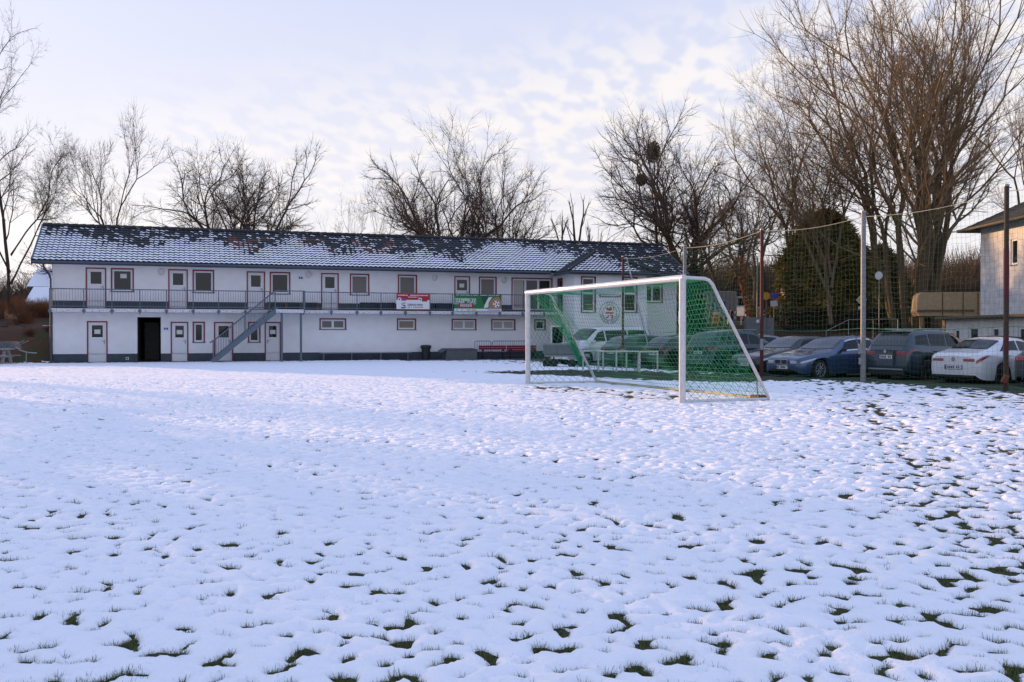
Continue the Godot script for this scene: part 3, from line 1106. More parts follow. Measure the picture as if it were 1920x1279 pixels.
	bk.quad(Vector3(-0.76, 4.84, 0.98), Vector3(-0.76, 6.94, -2.8), Vector3(35.18, 6.94, -2.8), Vector3(35.18, 4.84, 0.98))
	put(bk, "back_slope", M.tile, rf)
	var rc := MB.new()
	for i in 88:
		var x := -0.78 + i * 0.408
		rc.tube(Vector3(x, 7.015, -2.8), Vector3(x + 0.43, 7.03, -2.8), 0.11, 0.125, 8, true)
	put(rc, "ridge_cap", M.tile, rf)
	for x in [-0.80, 35.20]:
		var vg := MB.new()
		vg.quad(Vector3(x - 0.03, 4.72, 1.02), Vector3(x + 0.05, 4.72, 1.02), Vector3(x + 0.05, 6.98, -2.8), Vector3(x - 0.03, 6.98, -2.8))
		vg.quad(Vector3(x - 0.03, 4.72, 1.02), Vector3(x - 0.03, 6.86, -2.8), Vector3(x - 0.03, 7.06, -2.8), Vector3(x - 0.03, 4.98, 1.02))
		vg.quad(Vector3(x + 0.05, 4.72, 1.02), Vector3(x + 0.05, 4.98, 1.02), Vector3(x + 0.05, 7.06, -2.8), Vector3(x + 0.05, 6.86, -2.8))
		vg.quad(Vector3(x - 0.03, 4.98, 1.02), Vector3(x - 0.03, 7.06, -2.8), Vector3(x + 0.05, 7.06, -2.8), Vector3(x + 0.05, 4.98, 1.02))
		put(vg, "verge_board", M.gutter, rf)
	var so := MB.new()
	so.bx(Vector3(-0.7, 4.78, 0.0), Vector3(L + 0.2, 4.81, 0.96))
	put(so, "soffit", M.white_paint, rf)
	var gt := MB.new()
	gt.bx(Vector3(-0.75, 4.74, 0.94), Vector3(26.0, 4.9, 0.97))
	gt.path([Vector3(-0.8, 4.83, 1.06), Vector3(26.2, 4.83, 1.06)], 0.075, 10)
	gt.bx(Vector3(31.8, 4.74, 0.94), Vector3(35.2, 4.9, 0.97))
	gt.path([Vector3(31.9, 4.83, 1.06), Vector3(35.2, 4.83, 1.06)], 0.075, 10)
	put(gt, "gutter", M.gutter, rf)
	var dp := MB.new()
	dp.path([Vector3(-0.28, 4.8, 1.05), Vector3(-0.28, 4.62, 0.95), Vector3(-0.10, 4.25, 0.30), Vector3(-0.07, 4.05, 0.12), Vector3(-0.07, 0.9, 0.10)], 0.05, 8)
	dp.path([Vector3(-0.07, 0.9, 0.10), Vector3(-0.07, BASE - 0.05, 0.10)], 0.062, 8)
	put(dp, "downpipe", M.gutter, c)
	wing(c)

func slab_mb() -> MB:
	var q := MB.new()
	q.cbox(Vector3(13.35, 2.49, 0.605), Vector3(26.7, 0.18, 1.19), 0.012)
	# landing at the head of the stairs
	q.cbox(Vector3(11.35, 2.49, 1.75), Vector3(1.40, 0.178, 1.06), 0.012)
	return q

func railing(c: Node3D) -> void:
	var rails := MB.new()
	var z := 1.24
	var stops := [0.02, 1.54, 2.82, 4.11, 5.36, 6.64, 7.88, 9.20, 10.42]
	var stops2 := [12.14, 13.61, 14.98, 16.28, 17.63, 19.0, 20.28, 21.67, 23.05, 24.42, 25.72, 26.7]
	for st in [stops, stops2]:
		rails.path([Vector3(st[0], 3.53, z), Vector3(st[-1], 3.53, z)], 0.024, 8)
		rails.bx(Vector3(st[0], 2.66, z - 0.012), Vector3(st[-1], 2.70, z + 0.012))
	# round the landing
	rails.path([Vector3(10.6, 3.53, 2.26), Vector3(12.1, 3.53, 2.26), Vector3(12.14, 3.53, 1.24)], 0.024, 8)
	rails.bx(Vector3(10.62, 2.66, 2.248), Vector3(12.1, 2.70, 2.272))
	rails.path([Vector3(0.02, 3.53, z), Vector3(0.02, 3.53, 0.03)], 0.024, 8)
	var r := put(rails, "balcony_railing", M.steel, c)
	for st in [stops, stops2]:
		for s in st:
			var p := MB.new()
			p.bx(Vector3(s - 0.025, 2.30, z - 0.008), Vector3(s + 0.025, 3.52, z + 0.008))
			p.cbox(Vector3(s, 2.46, z - 0.022), Vector3(0.15, 0.14, 0.05), 0.006)
			put(p, "post", M.steel, r)
		for i in st.size() - 1:
			var b := MB.new()
			var n := int(round((st[i + 1] - st[i]) / 0.125))
			for k in range(1, n):
				var x: float = st[i] + (st[i + 1] - st[i]) * k / n
				b.tube(Vector3(x, 2.70, z), Vector3(x, 3.51, z), 0.007, 0.007, 5, false)
			put(b, "balusters", M.steel, r)
	var b2 := MB.new()
	for k in 13:
		var x := 10.64 + k * 0.12
		b2.tube(Vector3(x, 2.70, 2.26), Vector3(x, 3.51, 2.26), 0.007, 0.007, 5, false)
	for k in range(1, 8):
		b2.tube(Vector3(12.12, 2.62, 1.24 + k * 0.13), Vector3(12.12, 3.51, 1.24 + k * 0.13), 0.007, 0.007, 5, false)
	for k in range(1, 9):
		b2.tube(Vector3(0.02, 2.62, 1.24 - k * 0.13), Vector3(0.02, 3.51, 1.24 - k * 0.13), 0.007, 0.007, 5, false)
	tag(put(b2, "balusters", M.steel, r), "", "", "", "stuff")
	for q in [[10.62, 2.26], [12.1, 2.26]]:
		var p := MB.new()
		p.bx(Vector3(q[0] - 0.025, 2.45, q[1] - 0.025), Vector3(q[0] + 0.025, 3.52, q[1] + 0.025))
		put(p, "post", M.steel, r)

# the wing that projects at the right-hand end, under a hipped roof
func wing(c: Node3D) -> void:
	var s0 := 26.9
	var s1 := 31.4
	var pf := 2.9
	var open := [[27.30, 28.20, 2.56, 4.55], [29.88, 30.80, 2.57, 4.57]]
	var wn := Node3D.new()
	wn.name = "wing"
	c.add_child(wn, true)
	put(wall_mesh(s0, s1, BASE - 0.3, 4.85, pf, open), "wall", M.plaster, wn)
	var side := MB.new()
	side.quad(Vector3(s1, BASE - 0.3, pf), Vector3(s1, BASE - 0.3, 0), Vector3(s1, 4.85, 0), Vector3(s1, 4.85, pf))
	put(side, "wall", M.plaster, wn)
	side = MB.new()
	side.quad(Vector3(s0, BASE - 0.3, 0), Vector3(s0, BASE - 0.3, pf), Vector3(s0, 4.85, pf), Vector3(s0, 4.85, 0))
	put(side, "wall", M.plaster, wn)
	for h in open:
		window_part(c, h[0], h[1], h[2], h[3], pf, M.glass, 1, h[2] + 1.05)
	# narrow door from the wing's flank to the balcony
	var fl := MB.new()
	fl.bx(Vector3(s0 - 0.02, 2.62, 0.35), Vector3(s0 - 0.002, 4.55, 1.15))
	var fd := put(fl, "balcony_door", M.red_trim, wn)
	box_part("pane", M.glass, fd, Vector3(s0 - 0.035, 2.85, 0.47), Vector3(s0 - 0.021, 4.42, 1.03))
	# hipped roof
	var oh := 0.5
	var ye := 4.80
	var a := Vector3(s0 - oh, ye, pf + oh)
	var b := Vector3(s1 + oh, ye, pf + oh)
	var half := (s1 - s0) * 0.5 + oh
	var rise := 1.32
	var apex := Vector3((s0 + s1) * 0.5, ye + rise, pf + oh - half)
	var wv := (apex - (a + b) * 0.5)
	var lw := wv.length()
	var slope := wv.normalized()
	var full := half * 2.0
	var tri := func(x: float, y: float) -> bool:
		return absf(x - half) < half * (1.0 - y / lw) + 0.05
	var none := func(_x: float, _y: float) -> bool: return false
	var some := func(x: float, y: float) -> float: return clampf(0.85 - 0.16 * maxf(0.0, x - 2.6) - 0.25 * y / lw, 0.0, 1.0) * (1.0 if x < 4.2 else 0.25)
	var front := roof_part(wn, "hip_roof", a, Vector3.RIGHT, slope, full, lw, tri, none, some)
	# flanks of the hip run back into the main slope
	var back_z := -1.5
	var lenb := pf + oh - back_z
	var lup := Vector3(half, rise, 0).normalized()
	var lwl := Vector2(half, rise).length()
	var lfn := func(x: float, y: float) -> bool: return x < lenb - half * (y / lwl) * 1.0 + 0.1
	var thin := func(_x: float, _y: float) -> float: return 0.0
	roof_part(front, "flank", Vector3(s0 - oh, ye, back_z), Vector3(0, 0, 1), lup, lenb, lwl, func(x: float, y: float) -> bool: return x < lenb - half * (y / lwl) + 0.1, none, thin)
	roof_part(front, "flank", Vector3(s1 + oh, ye, pf + oh), Vector3(0, 0, -1), Vector3(-half, rise, 0).normalized(), lenb, lwl, func(x: float, y: float) -> bool: return x > half * (y / lwl) - 0.1, none, thin)
	var caps := MB.new()
	for q in [a, b]:
		for i in 10:
			var p0: Vector3 = q.lerp(apex, i / 10.0) + Vector3(0, 0.05, 0)
			var p1: Vector3 = q.lerp(apex, (i + 1.08) / 10.0) + Vector3(0, 0.065, 0)
			caps.tube(p0, p1, 0.085, 0.095, 8)
	put(caps, "hip_cap", M.tile, front)
	var fa := MB.new()
	fa.bx(Vector3(s0 - oh + 0.02, ye - 0.16, pf + oh - 0.04), Vector3(s1 + oh - 0.02, ye + 0.01, pf + oh - 0.01))
	fa.bx(Vector3(s0 - oh, ye - 0.16, 1.0), Vector3(s0 - oh + 0.03, ye + 0.01, pf + oh - 0.01))
	fa.bx(Vector3(s1 + oh - 0.03, ye - 0.16, 1.0), Vector3(s1 + oh, ye + 0.01, pf + oh - 0.01))
	fa.path([Vector3(s0 - oh, ye - 0.06, pf + oh + 0.07), Vector3(s1 + oh, ye - 0.06, pf + oh + 0.07)], 0.065, 8)
	put(fa, "gutter", M.gutter, front)
	box_part("soffit", M.white_paint, front, Vector3(s0 - oh + 0.04, ye - 0.14, 0.2), Vector3(s1 + oh - 0.04, ye - 0.11, pf + oh - 0.05))
	# strip light above the club's emblem
	var lt := box_part("strip_light", M.gutter, wn, Vector3(28.42, 3.42, pf), Vector3(29.72, 3.55, pf + 0.07))
	box_part("tube_cover", M.lamp_glass, lt, Vector3(28.48, 3.445, pf + 0.07), Vector3(29.66, 3.525, pf + 0.09))

# round badge on the wing: rings, lettering and a striped lion
func make_emblem() -> void:
	var o := thing("club_emblem", "round white club emblem with a red striped lion on the wing wall", "emblem", bw(29.06, 2.52, 2.9), TURN)
	var disc := MB.new()
	disc.lathe(Vector3.ZERO, [Vector2(0.62, 0.0), Vector2(0.62, 0.012), Vector2(0.0, 0.012)], 40, Basis(Vector3.RIGHT, PI / 2))
	put(disc, "disc", M.white_paint, o)
	var rings := MB.new()
	for r in [0.615, 0.43]:
		for i in 48:
			var a := TAU * i / 48
			var b := TAU * (i + 1) / 48
			rings.quad(Vector3(cos(a) * (r - 0.012), sin(a) * (r - 0.012), 0.016), Vector3(cos(a) * (r + 0.012), sin(a) * (r + 0.012), 0.016), Vector3(cos(b) * (r + 0.012), sin(b) * (r + 0.012), 0.016), Vector3(cos(b) * (r - 0.012), sin(b) * (r - 0.012), 0.016))
	put(rings, "ring", M.ink, o)
	var top := "KSV"
	for i in 3:
		var a := deg_to_rad(90.0 - (i - 1) * 17.0)
		lettering(top[i], 0.13, M.ink, o, Vector3(cos(a), sin(a), 0) * 0.522 + Vector3(0, 0, 0.018), Basis(Vector3.BACK, a - PI / 2))
	var low := "HESSEN KASSEL"
	for i in low.length():
		if low[i] == " ":
			continue
		var a := deg_to_rad(270.0 + (i - 6) * 12.5)
		lettering(low[i], 0.13, M.ink, o, Vector3(cos(a), sin(a), 0) * 0.522 + Vector3(0, 0, 0.018), Basis(Vector3.BACK, a + PI / 2))
	var lion := MB.new()
	for s in [
		[Vector2(-0.28, 0.26), Vector2(-0.16, 0.30), Vector2(-0.04, 0.24), Vector2(0.02, 0.33), Vector2(0.12, 0.31), Vector2(0.14, 0.16), Vector2(0.04, 0.10), Vector2(-0.16, 0.14), Vector2(-0.20, 0.21)],
		[Vector2(-0.26, 0.02), Vector2(-0.10, 0.05), Vector2(0.10, 0.00), Vector2(0.22, 0.06), Vector2(0.25, 0.00), Vector2(0.14, -0.08), Vector2(-0.06, -0.05), Vector2(-0.24, -0.06)],
		[Vector2(-0.12, -0.14), Vector2(-0.03, -0.13), Vector2(-0.06, -0.24), Vector2(-0.14, -0.32), Vector2(-0.25, -0.30), Vector2(-0.24, -0.25), Vector2(-0.13, -0.24)],
		[Vector2(0.04, -0.13), Vector2(0.22, -0.14), Vector2(0.23, -0.22), Vector2(0.17, -0.34), Vector2(0.08, -0.34), Vector2(0.06, -0.29), Vector2(0.14, -0.26), Vector2(0.13, -0.20), Vector2(0.04, -0.19)],
		[Vector2(0.20, 0.12), Vector2(0.25, 0.14), Vector2(0.29, 0.26), Vector2(0.24, 0.33), Vector2(0.18, 0.30), Vector2(0.24, 0.26)]]:
		lion.prism(PackedVector2Array(s), 0.013, 0.018)
	put(lion, "lion", M.red_ink, o)

func make_staircase() -> void:
	var o := thing("steel_staircase", "grey steel outside staircase rising to the balcony landing", "staircase", bw(0, 0, 0), TURN)
	var a := Vector3(7.55, BASE, 0)
	var b := Vector3(10.72, 2.52, 0)
	for z in [1.28, 2.24]:
		var q := MB.new()
		var d := (b - a).normalized()
		var up := Vector3(-d.y, d.x, 0)
		q.cbox((a + b) * 0.5 + Vector3(0.02, 0.05, z), Vector3((b - a).length() + 0.1, 0.24, 0.05), 0.006, Basis(d, up, Vector3.BACK))
		put(q, "stringer", M.steel, o)
	for i in 14:
		var p := a.lerp(b, (i + 0.7) / 14.5)
		box_part("tread", M.galv, o, p + Vector3(-0.13, 0.03, 1.31), p + Vector3(0.13, 0.065, 2.21))
	for z in [1.28, 2.24]:
		var h := MB.new()
		h.path([a + Vector3(-0.12, 1.0, z), a + Vector3(0.1, 1.14, z), b + Vector3(-0.1, 1.0, z), b + Vector3(0.1, 1.04, z)], 0.024, 8)
		h.path([a + Vector3(0.1, 0.28, z), b + Vector3(-0.1, 0.22, z)], 0.014, 6)
		h.bx(a + Vector3(0.02, 0.0, z - 0.02), a + Vector3(0.06, 1.1, z + 0.02))
		h.bx(a.lerp(b, 0.5) + Vector3(0, 0.1, z - 0.02), a.lerp(b, 0.5) + Vector3(0.04, 1.06, z + 0.02))
		put(h, "handrail", M.steel, o)
		var k := MB.new()
		for i in range(1, 25):
			var p := a.lerp(b, i / 25.5)
			k.tube(p + Vector3(0.05, 0.26, z), p + Vector3(0.05, 1.06, z), 0.007, 0.007, 5, false)
		put(k, "balusters", M.steel, o)
	for x in [10.95, 11.92]:
		var p := MB.new()
		p.path([Vector3(x, BASE - 0.05, 2.15), Vector3(x, 2.40, 2.15)], 0.06, 10)
		p.cbox(Vector3(x, BASE + 0.02, 2.15), Vector3(0.22, 0.03, 0.22), 0.004)
		put(p, "support_post", M.steel, o)

# a line of print too small to read: letter-sized marks in word-like runs
func fine_print(parent: Node, m: Material, x0: float, x1: float, y: float, h: float, z: float, sd: int) -> void:
	var g := RandomNumberGenerator.new()
	g.seed = sd
	var q := MB.new()
	var x := x0
	while x < x1:
		var w := h * g.randf_range(0.45, 0.75)
		if g.randf() > 0.16:
			var t := h * g.randf_range(0.75, 1.0)
			q.bx(Vector3(x, y - h * 0.5, z), Vector3(minf(x + w, x1), y - h * 0.5 + t, z + 0.002))
		x += w + h * 0.28
	put(q, "print", m, parent)

func make_clubhouse_things() -> void:
	# round bulkhead lamps
	for l in [[5.08, 4.52, "left door pair"], [12.57, 4.52, "small blue house sign"], [19.57, 4.48, "red and white banner"], [23.69, 4.42, "wide terrace window"]]:
		var o := thing("wall_lamp", "round white wall lamp near the " + l[2] + " under the eaves", "lamp", bw(l[0], l[1], 0.0), TURN, "round lamps under the eaves")
		var q := MB.new()
		q.lathe(Vector3.ZERO, [Vector2(0.19, 0.0), Vector2(0.19, 0.05), Vector2(0.165, 0.06)], 24, Basis(Vector3.RIGHT, PI / 2))
		put(q, "rim", M.white_paint, o)
		var g := MB.new()
		g.lathe(Vector3.ZERO, [Vector2(0.165, 0.055), Vector2(0.14, 0.085), Vector2(0.08, 0.105), Vector2(0.0, 0.11)], 24, Basis(Vector3.RIGHT, PI / 2))
		put(g, "diffuser", M.lamp_glass, o)
	for l in [[12.15, 4.30, "upper wall beside a round lamp"], [5.31, 1.55, "lower wall beside the dark passage"]]:
		var o := thing("house_sign", "small white sign with blue print on the " + l[2], "sign", bw(l[0], l[1], 0.0), TURN, "small blue and white signs")
		box_part("board", M.white_paint, o, Vector3(-0.20, -0.14, 0.0), Vector3(0.20, 0.14, 0.012))
		box_part("print", M.blue_ink, o, Vector3(-0.10, -0.02, 0.012), Vector3(-0.01, 0.09, 0.015))
		box_part("print", M.blue_ink, o, Vector3(0.015, -0.02, 0.012), Vector3(0.105, 0.09, 0.015))
	# banners tied to the railing
	var b := thing("advertising_banner", "red and white banner with a yellow and blue S tied to the railing", "banner", bw(18.04, 3.07, 1.27), TURN, "banners on the balcony railing")
	box_part("sheet", M.white_ink, b, Vector3(-0.92, -0.40, 0), Vector3(0.92, 0.10, 0.008))
	box_part("red_band", M.red_ink, b, Vector3(-0.92, 0.10, 0), Vector3(0.92, 0.46, 0.009))
	box_part("red_band", M.red_ink, b, Vector3(-0.92, -0.45, 0), Vector3(0.92, -0.40, 0.009))
	fine_print(b, M.white_ink, -0.84, 0.84, 0.355, 0.062, 0.010, 1)
	fine_print(b, M.white_ink, -0.28, 0.30, 0.258, 0.055, 0.010, 2)
	for x in [-0.75, 0.40]:
		var wh := MB.new()
		wh.lathe(Vector3(x, 0.13, 0.010), [Vector2(0.10, 0.0), Vector2(0.10, 0.003), Vector2(0.0, 0.003)], 18, Basis(Vector3.RIGHT, PI / 2))
		put(wh, "badge", M.white_ink, b)
		var hb := MB.new()
		hb.lathe(Vector3(x, 0.13, 0.013), [Vector2(0.045, 0.0), Vector2(0.045, 0.003), Vector2(0.0, 0.003)], 14, Basis(Vector3.RIGHT, PI / 2))
		put(hb, "badge", M.ink, b)
	box_part("print", M.purple_ink, b, Vector3(-0.64, 0.05, 0.009), Vector3(-0.38, 0.18, 0.013))
	box_part("print", M.red_ink, b, Vector3(0.50, 0.02, 0.009), Vector3(0.80, 0.10, 0.0125))
	var sg := MB.new()
	sg.path([Vector3(-0.42, -0.08, 0.012), Vector3(-0.56, -0.06, 0.012), Vector3(-0.65, -0.12, 0.012), Vector3(-0.56, -0.19, 0.012)], 0.034, 6)
	put(sg, "logo", M.yellow_ink, b)
	var sg2 := MB.new()
	sg2.path([Vector3(-0.56, -0.19, 0.013), Vector3(-0.44, -0.22, 0.013), Vector3(-0.43, -0.30, 0.013), Vector3(-0.52, -0.33, 0.013), Vector3(-0.66, -0.32, 0.013)], 0.034, 6)
	put(sg2, "logo", M.blue_ink, b)
	lettering("Städtische Werke", 0.115, M.ink, b, Vector3(0.12, -0.16, 0.012), Basis.IDENTITY, 0.002, "lettering", true, 0.84)
	fine_print(b, M.ink, -0.30, 0.56, -0.29, 0.055, 0.0085, 3)
	var f := thing("advertising_banner", "green banner printed with a football scene tied to the railing", "banner", bw(21.75, 3.05, 1.27), TURN, "banners on the balcony railing")
	box_part("sheet", M.green_ink, f, Vector3(-1.38, -0.33, 0), Vector3(1.38, 0.38, 0.008))
	box_part("dark_band", M.green_deep, f, Vector3(-1.38, 0.38, 0), Vector3(1.38, 0.47, 0.009))
	box_part("white_band", M.white_ink, f, Vector3(-1.38, -0.47, 0), Vector3(1.38, -0.33, 0.009))
	fine_print(f, M.white_ink, -1.28, 1.25, 0.425, 0.045, 0.010, 4)
	var fr := MB.new()
	frame_mb(fr, -1.34, -0.12, -0.08, 0.24, 0.008, 0.012, 0.02)
	put(fr, "outline", M.white_ink, f)
	lettering("FAIR", 0.24, M.white_ink, f, Vector3(-1.03, 0.08, 0.012), Basis.IDENTITY, 0.002, "lettering", true, 0.46)
	lettering("PLAY", 0.24, M.white_ink, f, Vector3(-0.39, 0.08, 0.012), Basis.IDENTITY, 0.002, "lettering", true, 0.46)
	box_part("red_band", M.red_ink, f, Vector3(-1.14, -0.25, 0.008), Vector3(-0.28, -0.06, 0.013))
	lettering("HESSEN", 0.14, M.white_ink, f, Vector3(-0.71, -0.155, 0.015), Basis.IDENTITY, 0.002, "lettering", true, 0.66)
	for q in [[-0.72, 0.17, 0.09], [1.08, -0.06, 0.20]]:
		var ball := MB.new()
		ball.lathe(Vector3(q[0], q[1], 0.012), [Vector2(q[2], 0.0), Vector2(q[2], 0.003), Vector2(0.0, 0.003)], 20, Basis(Vector3.RIGHT, PI / 2))
		put(ball, "ball_print", M.white_ink, f)
		var sp := MB.new()
		for k in 6:
			var a := k * TAU / 5.0
			var rr: float = q[2] * (0.74 if k < 5 else 0.0)
			sp.lathe(Vector3(q[0] + cos(a) * rr, q[1] + sin(a) * rr, 0.0152), [Vector2(q[2] * 0.24, 0.0), Vector2(q[2] * 0.24, 0.001), Vector2(0.0, 0.001)], 5, Basis(Vector3.RIGHT, PI / 2))
		put(sp, "ball_patches", M.ink, f)
	var leg := MB.new()
	leg.prism(PackedVector2Array([Vector2(0.15, 0.38), Vector2(0.62, 0.38), Vector2(0.58, 0.05), Vector2(0.34, -0.10)]), 0.008, 0.0105)
	put(leg, "print", M.green_deep, f)
	var lg2 := MB.new()
	lg2.prism(PackedVector2Array([Vector2(0.60, 0.30), Vector2(0.84, 0.34), Vector2(0.62, 0.02), Vector2(0.60, -0.24), Vector2(0.34, -0.30), Vector2(0.38, -0.12)]), 0.009, 0.0125)
	put(lg2, "print", M.white_ink, f)
	var lg3 := MB.new()
	lg3.prism(PackedVector2Array([Vector2(0.62, -0.33), Vector2(1.36, -0.33), Vector2(1.37, 0.10), Vector2(1.22, 0.34), Vector2(0.92, 0.30), Vector2(0.66, 0.02)]), 0.008, 0.0108)
	put(lg3, "print", M.skin_ink, f)
	for x in [[-1.27, 0.10], [-0.98, 0.09], [-0.66, 0.22], [0.55, 0.75]]:
		box_part("print", M.blue_ink, f, Vector3(x[0], -0.42, 0.009), Vector3(x[0] + x[1], -0.385, 0.012))
	box_part("print", M.yellow_ink, f, Vector3(-0.38, -0.44, 0.009), Vector3(-0.12, -0.37, 0.012))
	# benches on the balcony
	var wb := thing("wooden_bench", "pale wooden frame bench standing on the balcony behind the landing", "bench", bw(11.68, 2.62, 0.42), TURN)
	for x in [-1.28, -0.35, 0.40, 1.28]:
		box_part("leg", M.wood, wb, Vector3(x - 0.045, 0, -0.2), Vector3(x + 0.045, 0.34, 0.2), 0.005)
	for z in [-0.14, 0.0, 0.14]:
		box_part("plank", M.wood, wb, Vector3(-1.34, 0.34, z - 0.06), Vector3(1.34, 0.38, z + 0.06), 0.005)
	for q in [[16.25, "under the second plain window"], [19.55, "between the two banners"]]:
		var gb := thing("dark_bench", "low dark green bench on the balcony " + q[1], "bench", bw(q[0], 2.62, 0.45), TURN, "dark benches on the balcony")
		for k in 4:
			box_part("seat_pad", M.green_dark, gb, Vector3(-0.95 + k * 0.49, 0.36, -0.2), Vector3(-0.52 + k * 0.49, 0.41, 0.2), 0.008)
		for x in [-0.85, 0.0, 0.85]:
			box_part("leg", M.black_plastic, gb, Vector3(x - 0.03, 0, -0.17), Vector3(x + 0.03, 0.36, 0.17))
	# long bench on the ground
	var lb := thing("long_bench", "long snow-dusted slatted bench against the dark plinth", "bench", bw(15.6, BASE, 0.42), TURN)
	for z in [-0.15, 0.0, 0.15]:
		box_part("slat", M.galv, lb, Vector3(-2.5, 0.40, z - 0.055), Vector3(2.5, 0.435, z + 0.055), 0.005)
	for x in [-2.3, -0.8, 0.8, 2.3]:
		box_part("leg", M.steel, lb, Vector3(x - 0.03, 0, -0.18), Vector3(x + 0.03, 0.40, 0.18))
	# bin
	var bn := thing("waste_bin", "black plastic waste bin standing by the white wall", "bin", bw(18.92, BASE, 0.6), TURN)
	var bm := MB.new()
	bm.lathe(Vector3.ZERO, [Vector2(0.20, 0.0), Vector2(0.22, 0.05), Vector2(0.25, 0.62), Vector2(0.25, 0.66)], 20)
	put(bm, "body", M.black_plastic, bn)
	var bl := MB.new()
	bl.lathe(Vector3.ZERO, [Vector2(0.29, 0.64), Vector2(0.31, 0.70), Vector2(0.30, 0.78), Vector2(0.24, 0.82), Vector2(0.0, 0.84)], 20)
	put(bl, "lid", M.black_plastic, bn)
	# flared trough
	var tr := thing("metal_trough", "grey flared sheet-metal trough on the paving beside the bin", "trough", bw(20.7, BASE, 1.25), TURN)
	var tm := MB.new()
	var lo := [Vector3(-0.92, 0.0, -0.45), Vector3(0.85, 0.0, -0.45), Vector3(0.85, 0.0, 0.45), Vector3(-0.92, 0.0, 0.45)]
	var hi := [Vector3(-0.90, 0.64, -0.55), Vector3(0.88, 0.64, -0.55), Vector3(1.22, 0.46, 0.60), Vector3(-1.20, 0.50, 0.60)]
	tm.quad(lo[3], lo[2], Vector3(0.86, 0.56, 0.5), Vector3(-0.9, 0.56, 0.5))
	tm.quad(lo[1], lo[0], hi[0], hi[1])
	tm.quad(lo[2], lo[1], hi[1], Vector3(0.86, 0.56, 0.5))
	tm.quad(lo[0], lo[3], Vector3(-0.9, 0.56, 0.5), hi[0])
	tm.quad(lo[0], lo[1], lo[2], lo[3])
	put(tm, "tub", M.grey_sheet, tr)
	var tl := MB.new()
	tl.quad(Vector3(-0.9, 0.56, 0.5), hi[0], Vector3(-1.22, 0.50, -0.3), Vector3(-1.22, 0.40, 0.5))
	tl.quad(Vector3(0.86, 0.56, 0.5), Vector3(1.24, 0.34, 0.5), Vector3(1.24, 0.46, -0.3), hi[1])
	tl.bx(Vector3(-0.92, 0.555, 0.48), Vector3(0.88, 0.60, 0.54))
	tl.quad(Vector3(-0.9, 0.575, 0.5), Vector3(0.86, 0.575, 0.5), Vector3(0.88, 0.645, -0.55), Vector3(-0.9, 0.645, -0.55))
	put(tl, "rim", M.gutter, tr)
	# crowd barriers and red benches
	for q in [[22.12, 0.95, "short black crowd barrier between the trough and its longer twin"], [23.75, 2.1, "long black crowd barrier in front of the red benches"]]:
		var br := thing("crowd_barrier", q[2], "barrier", bw(q[0], BASE, 1.0), TURN, "crowd barriers by the wall")
		var m := MB.new()
		var w: float = q[1]
		m.path([Vector3(-w / 2, 0.15, 0), Vector3(-w / 2, 0.98, 0), Vector3(-w / 2 + 0.06, 1.04, 0), Vector3(w / 2 - 0.06, 1.04, 0), Vector3(w / 2, 0.98, 0), Vector3(w / 2, 0.15, 0)], 0.02, 6)
		m.path([Vector3(-w / 2, 0.20, 0), Vector3(w / 2, 0.20, 0)], 0.016, 6)
		put(m, "frame", M.gutter, br)
		var k := MB.new()
		var n := int(w / 0.13)
		for i in range(1, n):
			k.tube(Vector3(-w / 2 + w * i / n, 0.20, 0), Vector3(-w / 2 + w * i / n, 1.04, 0), 0.008, 0.008, 5, false)
		put(k, "bars", M.gutter, br)
		for x in [-w / 2 + 0.15, w / 2 - 0.15]:
			var ft := MB.new()
			ft.path([Vector3(x, 0.0, -0.25), Vector3(x, 0.15, 0), Vector3(x, 0.0, 0.25)], 0.016, 6)
			put(ft, "foot", M.gutter, br)
	for q in [[22.79, 1.62, 0.34, "red wooden bench with pale seat board behind the barriers"], [24.55, 1.8, 0.0, "plain red wooden bench end nearest the wing"]]:
		var rb := thing("red_bench", q[3], "bench", bw(q[0], BASE, 0.66), TURN, "red benches by the wall")
		var w: float = q[1]
		for y in [0.55, 0.67]:
			box_part("back_plank", M.red_paint, rb, Vector3(-w / 2, y, -0.03), Vector3(w / 2, y + 0.11, 0.01), 0.006)
		if q[2] < 0.1:
			box_part("back_plank", M.red_paint, rb, Vector3(-w / 2, 0.42, -0.03), Vector3(w / 2, 0.535, 0.01), 0.006)
		for z in [0.08, 0.22]:
			box_part("seat_plank", M.worn_white if q[2] > 0.1 else M.red_paint, rb, Vector3(-w / 2, 0.42, z - 0.06), Vector3(w / 2, 0.46, z + 0.06), 0.006)
		for x in [-w / 2 + 0.2, w / 2 - 0.2]:
			box_part("leg", M.black_plastic, rb, Vector3(x - 0.03, 0, -0.05), Vector3(x + 0.03, 0.55, 0.25))
	# glazed door leaf standing open at the ground floor entrance
	var gd := thing("open_door", "white framed glazed door standing open at the ground floor entrance", "door", bw(26.35, BASE, 1.7), TURN)
	var gm := MB.new()
	frame_mb(gm, -0.42, 0.42, 0.02, 1.92, -0.025, 0.025, 0.09)
	gm.bx(Vector3(-0.33, 0.70, -0.024), Vector3(0.33, 0.80, 0.024))
	put(gm, "frame", M.white_paint, gd)
	box_part("pane", M.glass, gd, Vector3(-0.34, 0.79, -0.008), Vector3(0.34, 1.84, 0.008))
	box_part("pane", M.glass, gd, Vector3(-0.34, 0.10, -0.008), Vector3(0.34, 0.71, 0.008))
	# paved strip and kerb along the wall
	var pv := MB.new()
	pv.bx(Vector3(-0.3, BASE - 0.3, 0.0), Vector3(27, BASE + 0.008, 0.72))
	pv.bx(Vector3(17.5, BASE - 0.3, 0.74), Vector3(29, BASE + 0.006, 2.5))
	var pn := put(pv, "pavement", M.paving)
	pn.position = CORNER
	pn.rotation.y = TURN
	tag(pn, "", "", "", "structure")
	var kb := MB.new()
